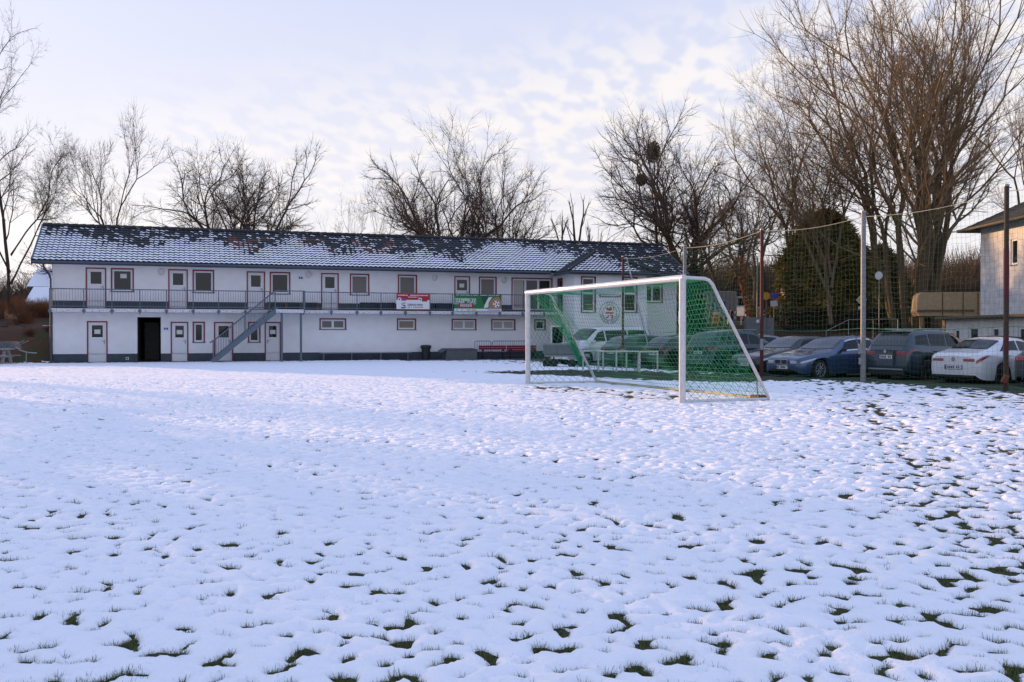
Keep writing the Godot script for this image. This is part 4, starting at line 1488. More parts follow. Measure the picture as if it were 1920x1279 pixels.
	for i in 12:
		kb.cbox(Vector3(17.95 + i * 0.98, BASE - 0.02, 2.56), Vector3(0.97, 0.16, 0.10), 0.012)
	var kn := put(kb, "kerb", M.concrete)
	kn.position = CORNER
	kn.rotation.y = TURN
	tag(kn, "", "", "", "structure")

# ---------------------------------------------------------------- trees
# o: h height, r trunk radius, fork height share, stems [dir offsets], spread, up, levels, ratio, twigs, wob
func tree_mesh(sd: int, o: Dictionary) -> Array:
	var g := RandomNumberGenerator.new()
	g.seed = sd
	var trunk := MB.new()
	var crown := MB.new()
	var stack := []
	var H: float = o.h
	var levels: int = o.get("levels", 6)
	var spread: float = o.get("spread", 0.55)
	var up: float = o.get("up", 0.10)
	var ratio: float = o.get("ratio", 0.76)
	var wob: float = o.get("wob", 0.16)
	var side: float = o.get("side", 1.0)
	var thin: float = o.get("thin", 0.0085)
	for st in o.stems:
		var d: Vector3 = st[0].normalized()
		stack.append([st[2] if st.size() > 2 else Vector3.ZERO, d, st[1] * H, o.r * (st[3] if st.size() > 3 else 1.0), 0])
	while stack.size():
		var b: Array = stack.pop_back()
		var p: Vector3 = b[0]
		var d: Vector3 = b[1]
		var len: float = b[2]
		var r: float = b[3]
		var lv: int = b[4]
		var n := 5 if lv == 0 else (4 if lv < 3 else (3 if lv < levels else 2))
		var sides := 8 if r > 0.12 else (5 if r > 0.035 else 3)
		var q: MB = trunk if lv <= o.get("trunk_levels", 1) else crown
		var r_end := maxf(r * (0.72 if lv > 0 else 0.80), thin)
		if lv >= levels:
			r_end = thin * 0.6
		var last := q.ring(p, d, r * (1.35 if lv == 0 and not o.get("no_flare", false) else 1.0), sides)
		var pts := [p]
		var dirs := [d]
		for i in n:
			var k := Vector3(g.randfn(0, 1), g.randfn(0, 1), g.randfn(0, 1)) * wob * (0.45 if lv == 0 else 1.0)
			d = (d + k + Vector3.UP * up * (0.3 if lv < 2 else 1.0)).normalized()
			p += d * len / n
			var rr := lerpf(r, r_end, float(i + 1) / n)
			var nx := q.ring(p, d, rr, sides)
			q.link(last, nx, sides)
			last = nx
			pts.append(p)
			dirs.append(d)
		if lv >= levels:
			continue
		# fork at the end
		var kids := 2 if g.randf() < 0.72 else 3
		var ax := d.cross(Vector3(g.randfn(0, 1), g.randfn(0, 0.4), g.randfn(0, 1))).normalized()
		for i in kids:
			var sp := spread * g.randf_range(0.55, 1.15)
			var a2 := ax.rotated(d, TAU * i / kids + g.randf_range(-0.4, 0.4))
			var nd := d.rotated(a2, sp)
			var rk := r_end * (0.86 if i == 0 else g.randf_range(0.60, 0.80))
			stack.append([p, nd, len * ratio * g.randf_range(0.75, 1.15), maxf(rk, thin), lv + 1])
		# side shoots
		var shoots := int(round(side * (1.0 if lv == 0 else (2.0 if lv < levels - 1 else 2.6)) * g.randf_range(0.5, 1.5)))
		if lv == 0 and not o.get("low_shoots", true):
			shoots = 0
		for i in shoots:
			var t := g.randi_range(1, n)
			if lv == 0:
				t = n - (0 if g.randf() < 0.5 else 1)
			var bp: Vector3 = pts[t]
			var bd: Vector3 = dirs[t]
			var a3 := bd.cross(Vector3(g.randfn(0, 1), g.randfn(0, 0.5), g.randfn(0, 1))).normalized()
			var nd2 := bd.rotated(a3, g.randf_range(0.6, 1.15))
			var jump := 2 if lv < levels - 2 else 1
			stack.append([bp, nd2, len * ratio * g.randf_range(0.45, 0.85), maxf(r * 0.36, thin), mini(lv + jump, levels)])
	# bring the grown tree to its real height and spread
	var ys := []
	var xs := []
	for i in range(0, crown.v.size(), 7):
		ys.append(crown.v[i].y)
		xs.append(crown.v[i].x)
	ys.sort()
	xs.sort()
	var top: float = ys[int(ys.size() * 0.985)]
	var lo: float = xs[int(xs.size() * 0.02)]
	var hi: float = xs[int(xs.size() * 0.98)]
	var ky := H / top
	var kx: float = o.w / (hi - lo) if o.has("w") else ky
	kx = clampf(kx, ky * 0.55, ky * 1.5)
	var zs := []
	for i in range(0, crown.v.size(), 7):
		zs.append(crown.v[i].z)
	zs.sort()
	var sx: float = (o.get("cx", 0.0) - kx * (lo + hi) * 0.5) / (H * 0.7)
	var sz: float = -kx * (zs[int(zs.size() * 0.02)] + zs[int(zs.size() * 0.98)]) * 0.5 / (H * 0.7)
	for q in [trunk, crown]:
		for i in q.v.size():
			var p: Vector3 = q.v[i] * Vector3(kx, ky, kx)
			q.v[i] = p + Vector3(sx * p.y, 0, sz * p.y)
	return [trunk.mesh(), crown.mesh(), crown.v.size()]

# limbs that fan out evenly from a short trunk
func fan(n: int, lean: float, share: float, thick := 0.62) -> Array:
	var out := [[Vector3(0, 1, 0), share * 0.62]]
	for k in n:
		var an := TAU * k / n + 0.5
		var le := lean * (0.45 + 0.55 * float((k * 2) % n) / n)
		out.append([Vector3(cos(an) * le, 1, sin(an) * le), share * (0.85 + 0.3 * float(k % 3) / 2.0), Vector3(0, 0.6 + 0.35 * k, 0), thick])
	return out

func plant_tree(made: Array, label: String, at: Vector3, turn: float, scale: float, bark: Material, twig: Material, group := "bare winter trees") -> Node3D:
	var t := thing("bare_tree", label, "tree", at, turn, group)
	t.scale = Vector3.ONE * scale
	put_mesh(made[0], "trunk", bark, t)
	put_mesh(made[1], "crown", twig, t)
	return t

func make_trees() -> void:
	var y0 := 1.6
	var U := Vector3.UP
	# the wide oak-like tree at the left edge
	var a := tree_mesh(11, {"h": 18.5, "w": 8.6, "cx": -0.5, "r": 0.27, "stems": [[Vector3(0.05, 1, 0), 0.55], [Vector3(0.8, 1, 0), 0.30, Vector3(0.1, 4.5, 0), 0.45], [Vector3(-0.9, 1, 0.2), 0.32, Vector3(0.1, 5.5, 0), 0.45], [Vector3(0.9, 0.7, -0.2), 0.28, Vector3(0.2, 7.0, 0), 0.4]], "spread": 0.45, "levels": 6, "ratio": 0.70, "up": 0.02, "wob": 0.17, "side": 1.9, "thin": 0.007})
	plant_tree(a, "large spreading bare tree at the left edge above the brown bank", Vector3(-30.8, 1.2, -58.5), 0.6, 1.0, M.bark, M.twig)
	var b := tree_mesh(12, {"h": 15.5, "w": 6.0, "cx": -0.4, "r": 0.20, "stems": [[Vector3(0.02, 1, 0), 0.36]], "spread": 0.42, "levels": 6, "ratio": 0.76, "up": 0.10, "wob": 0.12, "side": 1.5})
	plant_tree(b, "slender pale bare tree behind the left end of the roof", Vector3(-32.2, 2.0, -76), 0.0, 1.06, M.bark, M.twig)
	var c := tree_mesh(13, {"h": 13.6, "w": 10.5, "r": 0.30, "stems": fan(6, 0.75, 0.34), "spread": 0.42, "levels": 5, "ratio": 0.72, "up": 0.04, "wob": 0.17, "side": 2.3, "thin": 0.0075})
	plant_tree(c, "broad bare tree with three stems behind the roof, left of centre", Vector3(-21.6, 2.0, -76), 0.4, 0.98, M.bark, M.twig)
	var d := tree_mesh(14, {"h": 11.4, "w": 5.6, "r": 0.12, "stems": [[Vector3(-0.35, 1, 0), 0.36], [Vector3(0.1, 1, 0), 0.42], [Vector3(-0.75, 1, 0.1), 0.34]], "spread": 0.5, "levels": 5, "ratio": 0.74, "up": 0.08, "wob": 0.15, "side": 1.5})
	plant_tree(d, "small thin bare tree just above the middle of the roof", Vector3(-12.4, 2.0, -80), 0.0, 1.0, M.bark, M.twig)
	var e := tree_mesh(15, {"h": 13.2, "w": 10.4, "cx": -0.7, "r": 0.32, "stems": fan(6, 0.80, 0.34), "spread": 0.40, "levels": 5, "ratio": 0.73, "up": 0.05, "wob": 0.15, "side": 2.3, "thin": 0.0075})
	plant_tree(e, "wide vase-shaped bare tree rising behind the roof between the two banners", Vector3(-3.9, 2.0, -72), 0.2, 0.98, M.bark, M.twig)
	var f := tree_mesh(16, {"h": 14.2, "w": 7.6, "r": 0.26, "stems": fan(4, 0.50, 0.38), "spread": 0.38, "levels": 5, "ratio": 0.73, "up": 0.06, "wob": 0.15, "side": 2.2, "thin": 0.0075})
	plant_tree(f, "tall narrow bare tree overlapping the right side of the vase-shaped one", Vector3(-1.0, 2.0, -74), 0.0, 1.0, M.bark, M.twig)
	var pollard := tree_mesh(17, {"h": 10.5, "w": 4, "r": 0.26, "stems": [[Vector3(-0.2, 1, 0), 0.50], [Vector3(0.18, 1, 0), 0.60], [Vector3(0.55, 1, 0), 0.50, Vector3.ZERO, 0.7]], "spread": 0.34, "levels": 3, "ratio": 0.55, "up": 0.08, "wob": 0.10, "side": 0.7})
	plant_tree(pollard, "pollarded tree with blunt stubs behind the roof above the wing", Vector3(5.4, 2.0, -78), 0.0, 1.0, M.bark, M.twig)
	var g := tree_mesh(18, {"h": 14.8, "w": 10.8, "cx": -1.3, "r": 0.34, "stems": fan(7, 0.72, 0.34), "spread": 0.42, "levels": 5, "ratio": 0.73, "up": 0.05, "wob": 0.18, "side": 2.5, "thin": 0.0075})
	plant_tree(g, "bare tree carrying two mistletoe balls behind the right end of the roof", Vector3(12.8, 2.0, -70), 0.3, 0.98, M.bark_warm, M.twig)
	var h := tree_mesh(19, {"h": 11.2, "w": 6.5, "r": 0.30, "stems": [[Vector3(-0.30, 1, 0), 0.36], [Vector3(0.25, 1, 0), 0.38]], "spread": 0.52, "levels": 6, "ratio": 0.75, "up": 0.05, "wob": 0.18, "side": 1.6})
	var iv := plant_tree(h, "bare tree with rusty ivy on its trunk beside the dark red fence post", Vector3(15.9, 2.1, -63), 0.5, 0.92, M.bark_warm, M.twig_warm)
	ivy_on(iv)
	var i := tree_mesh(20, {"h": 17.5, "w": 9.5, "cx": -0.8, "r": 0.24, "stems": [[Vector3(-0.05, 1, 0), 0.34], [Vector3(-0.62, 1, 0), 0.44, Vector3(0, 2.2, 0), 0.7], [Vector3(0.2, 1, 0.1), 0.40, Vector3(0, 3.4, 0), 0.7], [Vector3(-0.25, 1, -0.1), 0.42, Vector3(0, 4.4, 0), 0.6]], "spread": 0.38, "levels": 6, "ratio": 0.73, "up": 0.06, "wob": 0.15, "side": 1.7, "thin": 0.0075})
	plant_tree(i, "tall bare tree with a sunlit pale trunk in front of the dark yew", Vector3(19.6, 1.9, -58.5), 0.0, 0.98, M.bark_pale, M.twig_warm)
	# the great many-stemmed tree behind the parked cars
	var stems := []
	for k in 8:
		var an := TAU * k / 8.0 + 0.3
		var le := 0.05 + 0.12 * (k % 3)
		stems.append([Vector3(cos(an) * le - 0.06, 1, sin(an) * le), 0.34 + 0.04 * (k % 2), Vector3(cos(an), 0, sin(an)) * 0.35, 0.75 + 0.15 * (k % 2)])
	var j := tree_mesh(21, {"h": 20.5, "w": 12.0, "r": 0.20, "stems": stems, "spread": 0.24, "levels": 5, "ratio": 0.74, "up": 0.09, "wob": 0.12, "side": 1.9, "thin": 0.0075})
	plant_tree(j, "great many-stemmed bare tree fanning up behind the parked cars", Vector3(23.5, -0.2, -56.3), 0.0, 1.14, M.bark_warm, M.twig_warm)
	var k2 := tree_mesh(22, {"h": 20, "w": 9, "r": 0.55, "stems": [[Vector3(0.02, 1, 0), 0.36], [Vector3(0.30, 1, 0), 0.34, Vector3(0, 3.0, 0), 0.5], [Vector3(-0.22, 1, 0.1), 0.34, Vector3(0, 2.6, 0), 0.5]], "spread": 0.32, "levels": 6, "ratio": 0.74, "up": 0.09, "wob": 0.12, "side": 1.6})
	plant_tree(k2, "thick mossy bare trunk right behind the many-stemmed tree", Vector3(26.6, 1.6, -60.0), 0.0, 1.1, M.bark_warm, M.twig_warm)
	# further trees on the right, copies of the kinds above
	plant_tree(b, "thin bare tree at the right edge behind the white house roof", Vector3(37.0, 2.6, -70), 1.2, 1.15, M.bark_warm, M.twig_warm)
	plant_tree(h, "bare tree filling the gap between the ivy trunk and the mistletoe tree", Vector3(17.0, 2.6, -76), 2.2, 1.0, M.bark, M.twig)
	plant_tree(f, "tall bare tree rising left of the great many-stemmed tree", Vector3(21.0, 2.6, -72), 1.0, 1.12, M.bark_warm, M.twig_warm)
	plant_tree(c, "low broad bare tree far left between the edge tree and the slender one", Vector3(-41.0, 2.4, -90), 1.9, 0.62, M.bark, M.twig)
	plant_tree(d, "thin leafless saplings peeping over the roof left of the three-stemmed tree", Vector3(-27.0, 2.2, -82), 1.3, 0.85, M.bark, M.twig)
	# beyond the left edge: these throw the long shadows over the pitch
	var sh := [[e, -46.2, -38.5, 1.1], [c, -52.9, -31.1, 1.15], [a, -59.9, -45.7, 1.1], [g, -68.9, -58.1, 1.2], [b, -40.6, -46.5, 1.1], [b, -47.0, -57.5, 1.0]]
	var wh := ["nearest", "second", "third", "farthest", "slender", "second slender"]
	for q in sh.size():
		plant_tree(sh[q][0], wh[q] + " bare tree beyond the left edge that shades the snow", Vector3(sh[q][1], 0.6, sh[q][2]), q * 0.9, sh[q][3], M.bark, M.twig)
	# mistletoe
	for q in [[Vector3(10.3, 14.55, -69.6), 0.52, 0.78, "large"], [Vector3(9.45, 12.55, -69.7), 0.36, 0.40, "small"]]:
		var o := thing("mistletoe_ball", q[3] + " olive mistletoe ball hanging in the bare tree", "mistletoe", q[0], 0.0, "mistletoe in the bare tree")
		var fol := MB.new()
		fol.use_col = true
		rng.seed = 5
		for n in 2600:
			var dd := Vector3(rng.randfn(0, 1), rng.randfn(0, 1), rng.randfn(0, 1)).normalized()
			var rr := pow(rng.randf(), 0.45)
			var p := dd * Vector3(q[1], q[2], q[1]) * rr
			var s := dd.cross(Vector3(rng.randfn(0, 1), rng.randfn(0, 1), rng.randfn(0, 1))).normalized() * 0.018
			var l := (dd + Vector3(rng.randfn(0, 0.5), rng.randfn(0, 0.5), rng.randfn(0, 0.5))).normalized() * 0.11
			var t := rng.randf_range(0.6, 1.3)
			fol.col = Color(0.10 * t, 0.092 * t, 0.026 * t)
			fol.quad(p - s, p + s, p + s + l, p - s + l)
		put(fol, "leaves", M.leafy, o)
		var stm := MB.new()
		for n in 14:
			var dd := Vector3(rng.randfn(0, 1), rng.randfn(0, 1), rng.randfn(0, 1)).normalized()
			stm.tube(Vector3.ZERO, dd * Vector3(q[1], q[2], q[1]) * 0.8, 0.012, 0.006, 4, false)
		put(stm, "stems", M.twig, o)

func ivy_on(t: Node3D) -> void:
	var q := MB.new()
	q.use_col = true
	rng.seed = 9
	for n in 1500:
		var y := rng.randf_range(0.0, 4.6)
		var a := rng.randf() * TAU
		var c := Vector3(-0.30 * y * 0.95, y, 0)
		var o := Vector3(cos(a), rng.randf_range(-0.2, 0.4), sin(a))
		var p := c + o * (0.26 + 0.12 * rng.randf())
		var s := o.cross(Vector3(rng.randfn(0, 1), 1, rng.randfn(0, 1))).normalized() * 0.045
		var l := (o * 0.5 + Vector3.DOWN + Vector3(rng.randfn(0, 0.4), 0, rng.randfn(0, 0.4))).normalized() * 0.09
		var k := rng.randf_range(0.6, 1.4)
		q.col = Color(0.20 * k, 0.062 * k, 0.02 * k)
		q.quad(p - s, p + s, p + s * 0.6 + l, p - s * 0.6 + l)
	tag(put(q, "ivy", M.leafy, t), "rust-brown withered ivy wrapped round the trunk")

# leaf clump for conifers and hedges
func clump(sd: int, n: int, len: float, wid: float) -> ArrayMesh:
	var g := RandomNumberGenerator.new()
	g.seed = sd
	var q := MB.new()
	q.use_col = true
	for i in n:
		var d := Vector3(g.randfn(0, 1), g.randfn(0, 0.7), g.randfn(0, 1)).normalized()
		var p := d * g.randf_range(0.02, 0.25) * len
		var s := d.cross(Vector3(g.randfn(0, 1), g.randfn(0, 1), g.randfn(0, 1))).normalized() * wid * g.randf_range(0.6, 1.3)
		var l := d * len * g.randf_range(0.6, 1.1) + Vector3.DOWN * len * 0.15
		var k := g.randf_range(0.65, 1.3)
		q.col = Color(k, k, k)
		q.quad(p - s * 0.6, p + s * 0.6, p + l + s * 0.25, p + l - s * 0.25)
	return q.mesh()

func scatter(called: String, mesh: Mesh, where: Array, tint: Array, m: Material, parent: Node = null) -> MultiMeshInstance3D:
	var mm := MultiMesh.new()
	mm.transform_format = MultiMesh.TRANSFORM_3D
	mm.use_colors = true
	mm.mesh = mesh
	mm.instance_count = where.size()
	for i in where.size():
		mm.set_instance_transform(i, where[i])
		mm.set_instance_color(i, tint[i])
	var o := MultiMeshInstance3D.new()
	o.multimesh = mm
	o.material_override = m
	if parent:
		o.name = called
		parent.add_child(o, true)
	else:
		o.name = numbered(called)
		add_child(o)
	o.set_meta("kind", "stuff")
	return o

func conifer(label: String, at: Vector3, h: float, rad: float, n: int, size: float, c0: Color, c1: Color, shape: float, sd: int) -> void:
	var t := thing("evergreen_tree", label, "evergreen tree", at, 0.0, "evergreen trees round the pitch")
	var tr := MB.new()
	tr.tube(Vector3(0, -0.3, 0), Vector3(0, h * 0.9, 0), 0.05 * rad + 0.08, 0.03, 8)
	for k in 26:
		var y := h * (0.08 + 0.8 * k / 26.0)
		var a := k * 2.4
		var rr := rad * pow(1.0 - y / h, shape) * 0.8
		tr.tube(Vector3(0, y, 0), Vector3(cos(a) * rr, y + 0.1 * rr, sin(a) * rr), 0.04, 0.012, 5, false)
	put(tr, "trunk", M.bark, t)
	var cl := clump(sd, 22, size, size * 0.16)
	rng.seed = sd
	var where := []
	var tint := []
	var lump := FastNoiseLite.new()
	lump.seed = sd
	lump.frequency = 0.35
	for i in n:
		var y := h * pow(rng.randf(), 0.9)
		var a := rng.randf() * TAU
		var rr := rad * pow(maxf(0.0, 1.0 - pow(y / h, 1.8)), shape)
		if y < h * 0.12:
			rr *= 0.6 + 0.4 * y / (h * 0.12)
		rr *= 1.0 + 0.62 * lump.get_noise_3d(cos(a) * rad * 1.3, y * 1.2, sin(a) * rad * 1.3)
		rr *= pow(rng.randf(), 0.32)
		var p := Vector3(cos(a) * rr, y, sin(a) * rr)
		var b := Basis(Vector3.UP, rng.randf() * TAU).rotated(Vector3.RIGHT, rng.randfn(0, 0.4)).scaled(Vector3.ONE * rng.randf_range(0.7, 1.3))
		where.append(Transform3D(b, p))
		var k := rng.randf_range(0.7, 1.25)
		var c := c0.lerp(c1, clampf(0.5 + 0.9 * lump.get_noise_3d(p.x * 3.0, p.y * 3.0, p.z * 3.0) + rng.randfn(0, 0.15), 0, 1))
		tint.append(Color(c.r * k, c.g * k, c.b * k))
	scatter("crown", cl, where, tint, M.needles, t)

func make_evergreens() -> void:
	conifer("broad olive yew tree behind the parked cars", Vector3(21.9, 1.7, -66.5), 8.0, 3.5, 3000, 0.58, Color(0.09, 0.078, 0.022), Color(0.32, 0.23, 0.06), 0.62, 41)
	conifer("narrow dark cypress at the corner of the clubhouse", Vector3(11.3, -0.1, -59.5), 5.5, 0.75, 1500, 0.26, Color(0.008, 0.014, 0.009), Color(0.022, 0.030, 0.014), 0.5, 42)
	conifer("smaller dark evergreen at the right foot of the broad yew", Vector3(27.0, 2.2, -70.0), 5.4, 2.3, 1300, 0.5, Color(0.06, 0.055, 0.018), Color(0.22, 0.15, 0.045), 0.7, 43)
	# a dense row of spruces beyond the left edge keeps the low sun off the near part of the pitch
	var row := [[-31.4, -33.8, 12.0, 150], [-38.0, -33.4, 13.0, 260], [-40.5, -26.6, 12.5, 420], [-45.6, -24.2, 14.0, 520], [-47.4, -16.5, 13.0, 560]]
	var nth := ["nearest the bank", "second from the bank", "in the middle", "second from the end", "at the end"]
	for i in row.size():
		conifer("tall spruce " + nth[i] + " of the row beyond the left edge", Vector3(row[i][0], -0.1, row[i][1]), row[i][2], 4.2, row[i][3], 0.75, Color(0.020, 0.030, 0.014), Color(0.045, 0.055, 0.022), 0.55, 44 + i)
	# brown leafless undergrowth on the slope, too dense to count
	var bush := MB.new()
	bush.use_col = true
	rng.seed = 51
	for k in 130:
		var d := Vector3(rng.randfn(0, 0.5), 1.0, rng.randfn(0, 0.5)).normalized()
		var p := Vector3(rng.randfn(0, 0.16), 0, rng.randfn(0, 0.16))
		var l := rng.randf_range(0.45, 1.05)
		var kk := rng.randf_range(0.6, 1.4)
		bush.col = Color(kk, kk, kk)
		var m := p + d * l * 0.55
		bush.tube(p, m, 0.0065, 0.004, 3, false)
		for s in 3:
			var d2 := (d + Vector3(rng.randfn(0, 0.45), rng.randfn(0, 0.3), rng.randfn(0, 0.45))).normalized()
			bush.tube(m - d * rng.randf_range(0.0, 0.2), m + d2 * l * 0.5, 0.0038, 0.0018, 3, false)
	var bm := bush.mesh()
	var where := []
	var tint := []
	for k in 420:
		var x := rng.randf_range(8.5, 62.0)
		var z := rng.randf_range(-70.0, -104.0)
		if (x < 13.0 and z > -78.0) or (x < 24.0 and z > -88.0):
			continue
		var s := rng.randf_range(3.0, 6.5) * (1.2 if z < -88.0 else 0.8)
		where.append(Transform3D(Basis(Vector3.UP, rng.randf() * TAU).scaled(Vector3(s * 0.9, s, s * 0.9)), Vector3(x, terrain(x, z) - 0.2, z)))
		var k2 := rng.randf_range(0.7, 1.3)
		tint.append(Color(0.115 * k2, 0.070 * k2, 0.040 * k2))
	tag(scatter("undergrowth", bm, where, tint, M.leafy), "brown leafless undergrowth covering the slope behind the car park", "undergrowth", "", "stuff")
	where = []
	tint = []
	for k in 260:
		var x := rng.randf_range(-60.0, -23.5)
		var z := rng.randf_range(-50.5, -66.0)
		var s := rng.randf_range(0.4, 1.3)
		if z > -55.0:
			s *= 0.45
		where.append(Transform3D(Basis(Vector3.UP, rng.randf() * TAU).scaled(Vector3(s * 1.1, s, s * 1.1)), Vector3(x, terrain(x, z) - 0.1, z)))
		var k2 := rng.randf_range(0.7, 1.4)
		tint.append(Color(0.15 * k2, 0.068 * k2, 0.030 * k2))
	tag(scatter("undergrowth", bm, where, tint, M.leafy), "rust-brown twigs and brambles on the bank left of the clubhouse", "undergrowth", "", "stuff")
	# low thicket along the plateau behind the clubhouse and the far skyline
	where = []
	tint = []
	for k in 300:
		var x := rng.randf_range(-110.0, 120.0)
		var z := rng.randf_range(-105.0, -150.0)
		var s := rng.randf_range(5.0, 8.0)
		where.append(Transform3D(Basis(Vector3.UP, rng.randf() * TAU).scaled(Vector3(s * 1.2, s, s * 1.2)), Vector3(x, 2.5, z)))
		var k2 := rng.randf_range(0.8, 1.2)
		tint.append(Color(0.10 * k2, 0.068 * k2, 0.048 * k2))
	tag(scatter("far_wood", bm, where, tint, M.leafy), "distant brown wood along the horizon", "wood", "", "stuff")
	# clipped dark hedge along the street
	var leaf := clump(61, 18, 0.22, 0.035)
	where = []
	tint = []
	for k in 5200:
		var x := rng.randf_range(17.2, 33.0)
		var y := rng.randf_range(0.0, 1.25) + 0.08 * sin(x * 1.7)
		var z := -60.4 + rng.randf_range(-0.55, 0.55)
		where.append(Transform3D(Basis(Vector3.UP, rng.randf() * TAU), Vector3(x, 1.55 + y, z)))
		var k2 := rng.randf_range(0.6, 1.3)
		tint.append(Color(0.040 * k2, 0.026 * k2, 0.014 * k2))
	var hd := thing("hedge", "long clipped dark brown hedge along the raised street", "hedge")
	var core := MB.new()
	core.bx(Vector3(17.3, 1.2, -60.8), Vector3(32.9, 2.6, -60.0))
	put(core, "branches", M.twig, hd)
	scatter("leaves", leaf, where, tint, M.needles, hd)

# ---------------------------------------------------------------- goals and nets
func string_line(q: MB, a: Vector3, b: Vector3, r: float) -> void:
	q.tube(a, b, r, r, 3, false)

# net over a sheet: at(u, v) gives a point, nu by nv meshes; slanted draws the meshes on the diagonal
func net(q: MB, at: Callable, nu: int, nv: int, r: float, slanted := false) -> void:
	if slanted:
		for i in nu:
			for j in nv:
				var p00: Vector3 = at.call(float(i) / nu, float(j) / nv)
				var p10: Vector3 = at.call(float(i + 1) / nu, float(j) / nv)
				var p01: Vector3 = at.call(float(i) / nu, float(j + 1) / nv)
				var p11: Vector3 = at.call(float(i + 1) / nu, float(j + 1) / nv)
				if (i + j) % 2 == 0:
					string_line(q, p00, p11, r)
				else:
					string_line(q, p10, p01, r)
		return
	var pts := []
	for i in nu + 1:
		var col := []
		for j in nv + 1:
			col.append(at.call(float(i) / nu, float(j) / nv))
		pts.append(col)
	for i in nu + 1:
		for j in nv + 1:
			if i < nu:
				string_line(q, pts[i][j], pts[i + 1][j], r)
			if j < nv:
				string_line(q, pts[i][j], pts[i][j + 1], r)

func make_goal() -> void:
	# own axes: x from the near post to the far post, z back from the goal line
	var o := thing("football_goal", "white full-size football goal with green net on the snowy pitch", "goal", Vector3(3.30, 0, -18.45), 0.0)
	o.basis = Basis(Vector3(-0.390, 0, -0.921), Vector3.UP, Vector3(0.921, 0, -0.390))
	var w := 7.38
	var h := 2.44
	var lean := 0.022
	for x in [0.0, w]:
		var p := MB.new()
		p.path([Vector3(x, -0.1, 0), Vector3(x, h + 0.02, 0)], 0.066, 14)
		p.cap(Vector3(x, h + 0.03, 0), Vector3.UP, 0.066, 14)
		var part := put(p, "post", M.goal_white, o)
		if x == 0.0:
			# stickers on the side that faces the camera
			var f := Basis(Vector3(0.390, 0, 0.921), Vector3.UP, Vector3(-0.921, 0, 0.390)).inverse()
			var face := Basis(Vector3(-1, 0, 0), Vector3.UP, Vector3(0, 0, -1)).rotated(Vector3.UP, -1.17)
			var st := Node3D.new()
			st.name = "sticker"
			part.add_child(st, true)
			st.transform = Transform3D(face, Vector3(0, 0, 0))
			lettering("artec", 0.105, M.ink, st, Vector3(0.0, 2.18, 0.069), Basis(Vector3.BACK, -PI / 2), 0.002)
			var dot := MB.new()
			dot.lathe(Vector3(0.005, 1.93, 0.064), [Vector2(0.042, 0.0), Vector2(0.042, 0.006), Vector2(0.0, 0.006)], 18, Basis(Vector3.RIGHT, PI / 2))
			put(dot, "badge", M.blue_ink, st)
			box_part("label", M.paper, st, Vector3(-0.036, 1.55, 0.058), Vector3(0.036, 1.80, 0.068))
	var cb := MB.new()
	cb.path([Vector3(-0.06, h, 0), Vector3(w + 0.06, h, 0)], 0.064, 14)
	put(cb, "crossbar", M.goal_white, o)
	var top := 0.66
	var deep := 2.05
	for x in [0.0, w]:
		var s := MB.new()
		var pts := [Vector3(x, h + 0.01, 0.05), Vector3(x, h + 0.0, top - 0.16), Vector3(x, h - 0.03, top - 0.05), Vector3(x, h - 0.12, top + 0.04), Vector3(x, h - 0.3, top + 0.14), Vector3(x, 0.06, deep)]
		s.path(pts, 0.034, 10)
		put(s, "net_support", M.goal_white, o)
		var g := MB.new()
		g.path([Vector3(x, 0.045, 0.03), Vector3(x, 0.045, deep)], 0.030, 8)
		put(g, "ground_bar", M.goal_white, o)
	var bb := MB.new()
	bb.path([Vector3(0, 0.05, deep), Vector3(w, 0.05, deep)], 0.032, 8)
	put(bb, "ground_bar", M.rope, o)
	box_part("ballast", M.rust, o, Vector3(0.02, 0.02, deep - 0.28), Vector3(0.24, 0.12, deep - 0.04), 0.012)
	var st2 := MB.new()
	st2.path([Vector3(0.0, 0.05, deep - 0.26), Vector3(0.0, 0.42, deep - 0.30)], 0.016, 6)
	put(st2, "strut", M.worn_white, o)
	var back := func(u: float, v: float) -> Vector3:
		# v runs from the crossbar over the top bows and down to the ground bar
		var x := u * w
		var sag := sin(PI * u) * 0.5
		var z := 0.0
		var y := 0.0
		if v < 0.22:
			var t := v / 0.22
			z = t * top
			y = h - 0.02 - sag * 0.30 * t
		else:
			var t := (v - 0.22) / 0.78
			z = lerpf(top, deep, t) - 0.26 * sin(PI * t) * (0.35 + sag)
			y = lerpf(h - 0.05 - sag * 0.30, 0.07, t)
		return Vector3(x + 0.05 * sin(v * 9.0 + u * 20.0), y, z + 0.05 * sin(u * 31.0 + v * 7.0))
	var q := MB.new()
	net(q, back, 72, 31, 0.0040)
	tag(put(q, "net", M.net_green, o), "", "", "", "stuff")
	for x in [0.0, w]:
		var sd := func(u: float, v: float) -> Vector3:
			var y := lerpf(h - 0.03, 0.07, v)
			var zmax := lerpf(top, deep, clampf((v - 0.05) / 0.95, 0, 1))
			return Vector3(x + 0.16 * sin(PI * u) * sin(PI * v), y - 0.05 * sin(PI * u), u * zmax)
		var n2 := MB.new()
		net(n2, sd, 19, 25, 0.0042, true)
		tag(put(n2, "net", M.net_green, o), "", "", "", "stuff")
	var bunch := MB.new()
	for k in 24:
		var pts := []
		for t in 9:
			var f := t / 8.0
			pts.append(Vector3(w - 0.05 - 0.35 * sin(PI * f) * (0.3 + 0.7 * (k % 4) / 3.0) + 0.03 * sin(k * 2.1 + t), lerpf(h - 0.05, 0.5, f), lerpf(0.10 + 0.024 * k, 1.55, f) + 0.04 * sin(k * 5.0 + t * 1.7)))
		bunch.path(pts, 0.006, 3, false)
	tag(put(bunch, "net", M.net_green, o), "gathered net hanging at the far side", "", "", "stuff")

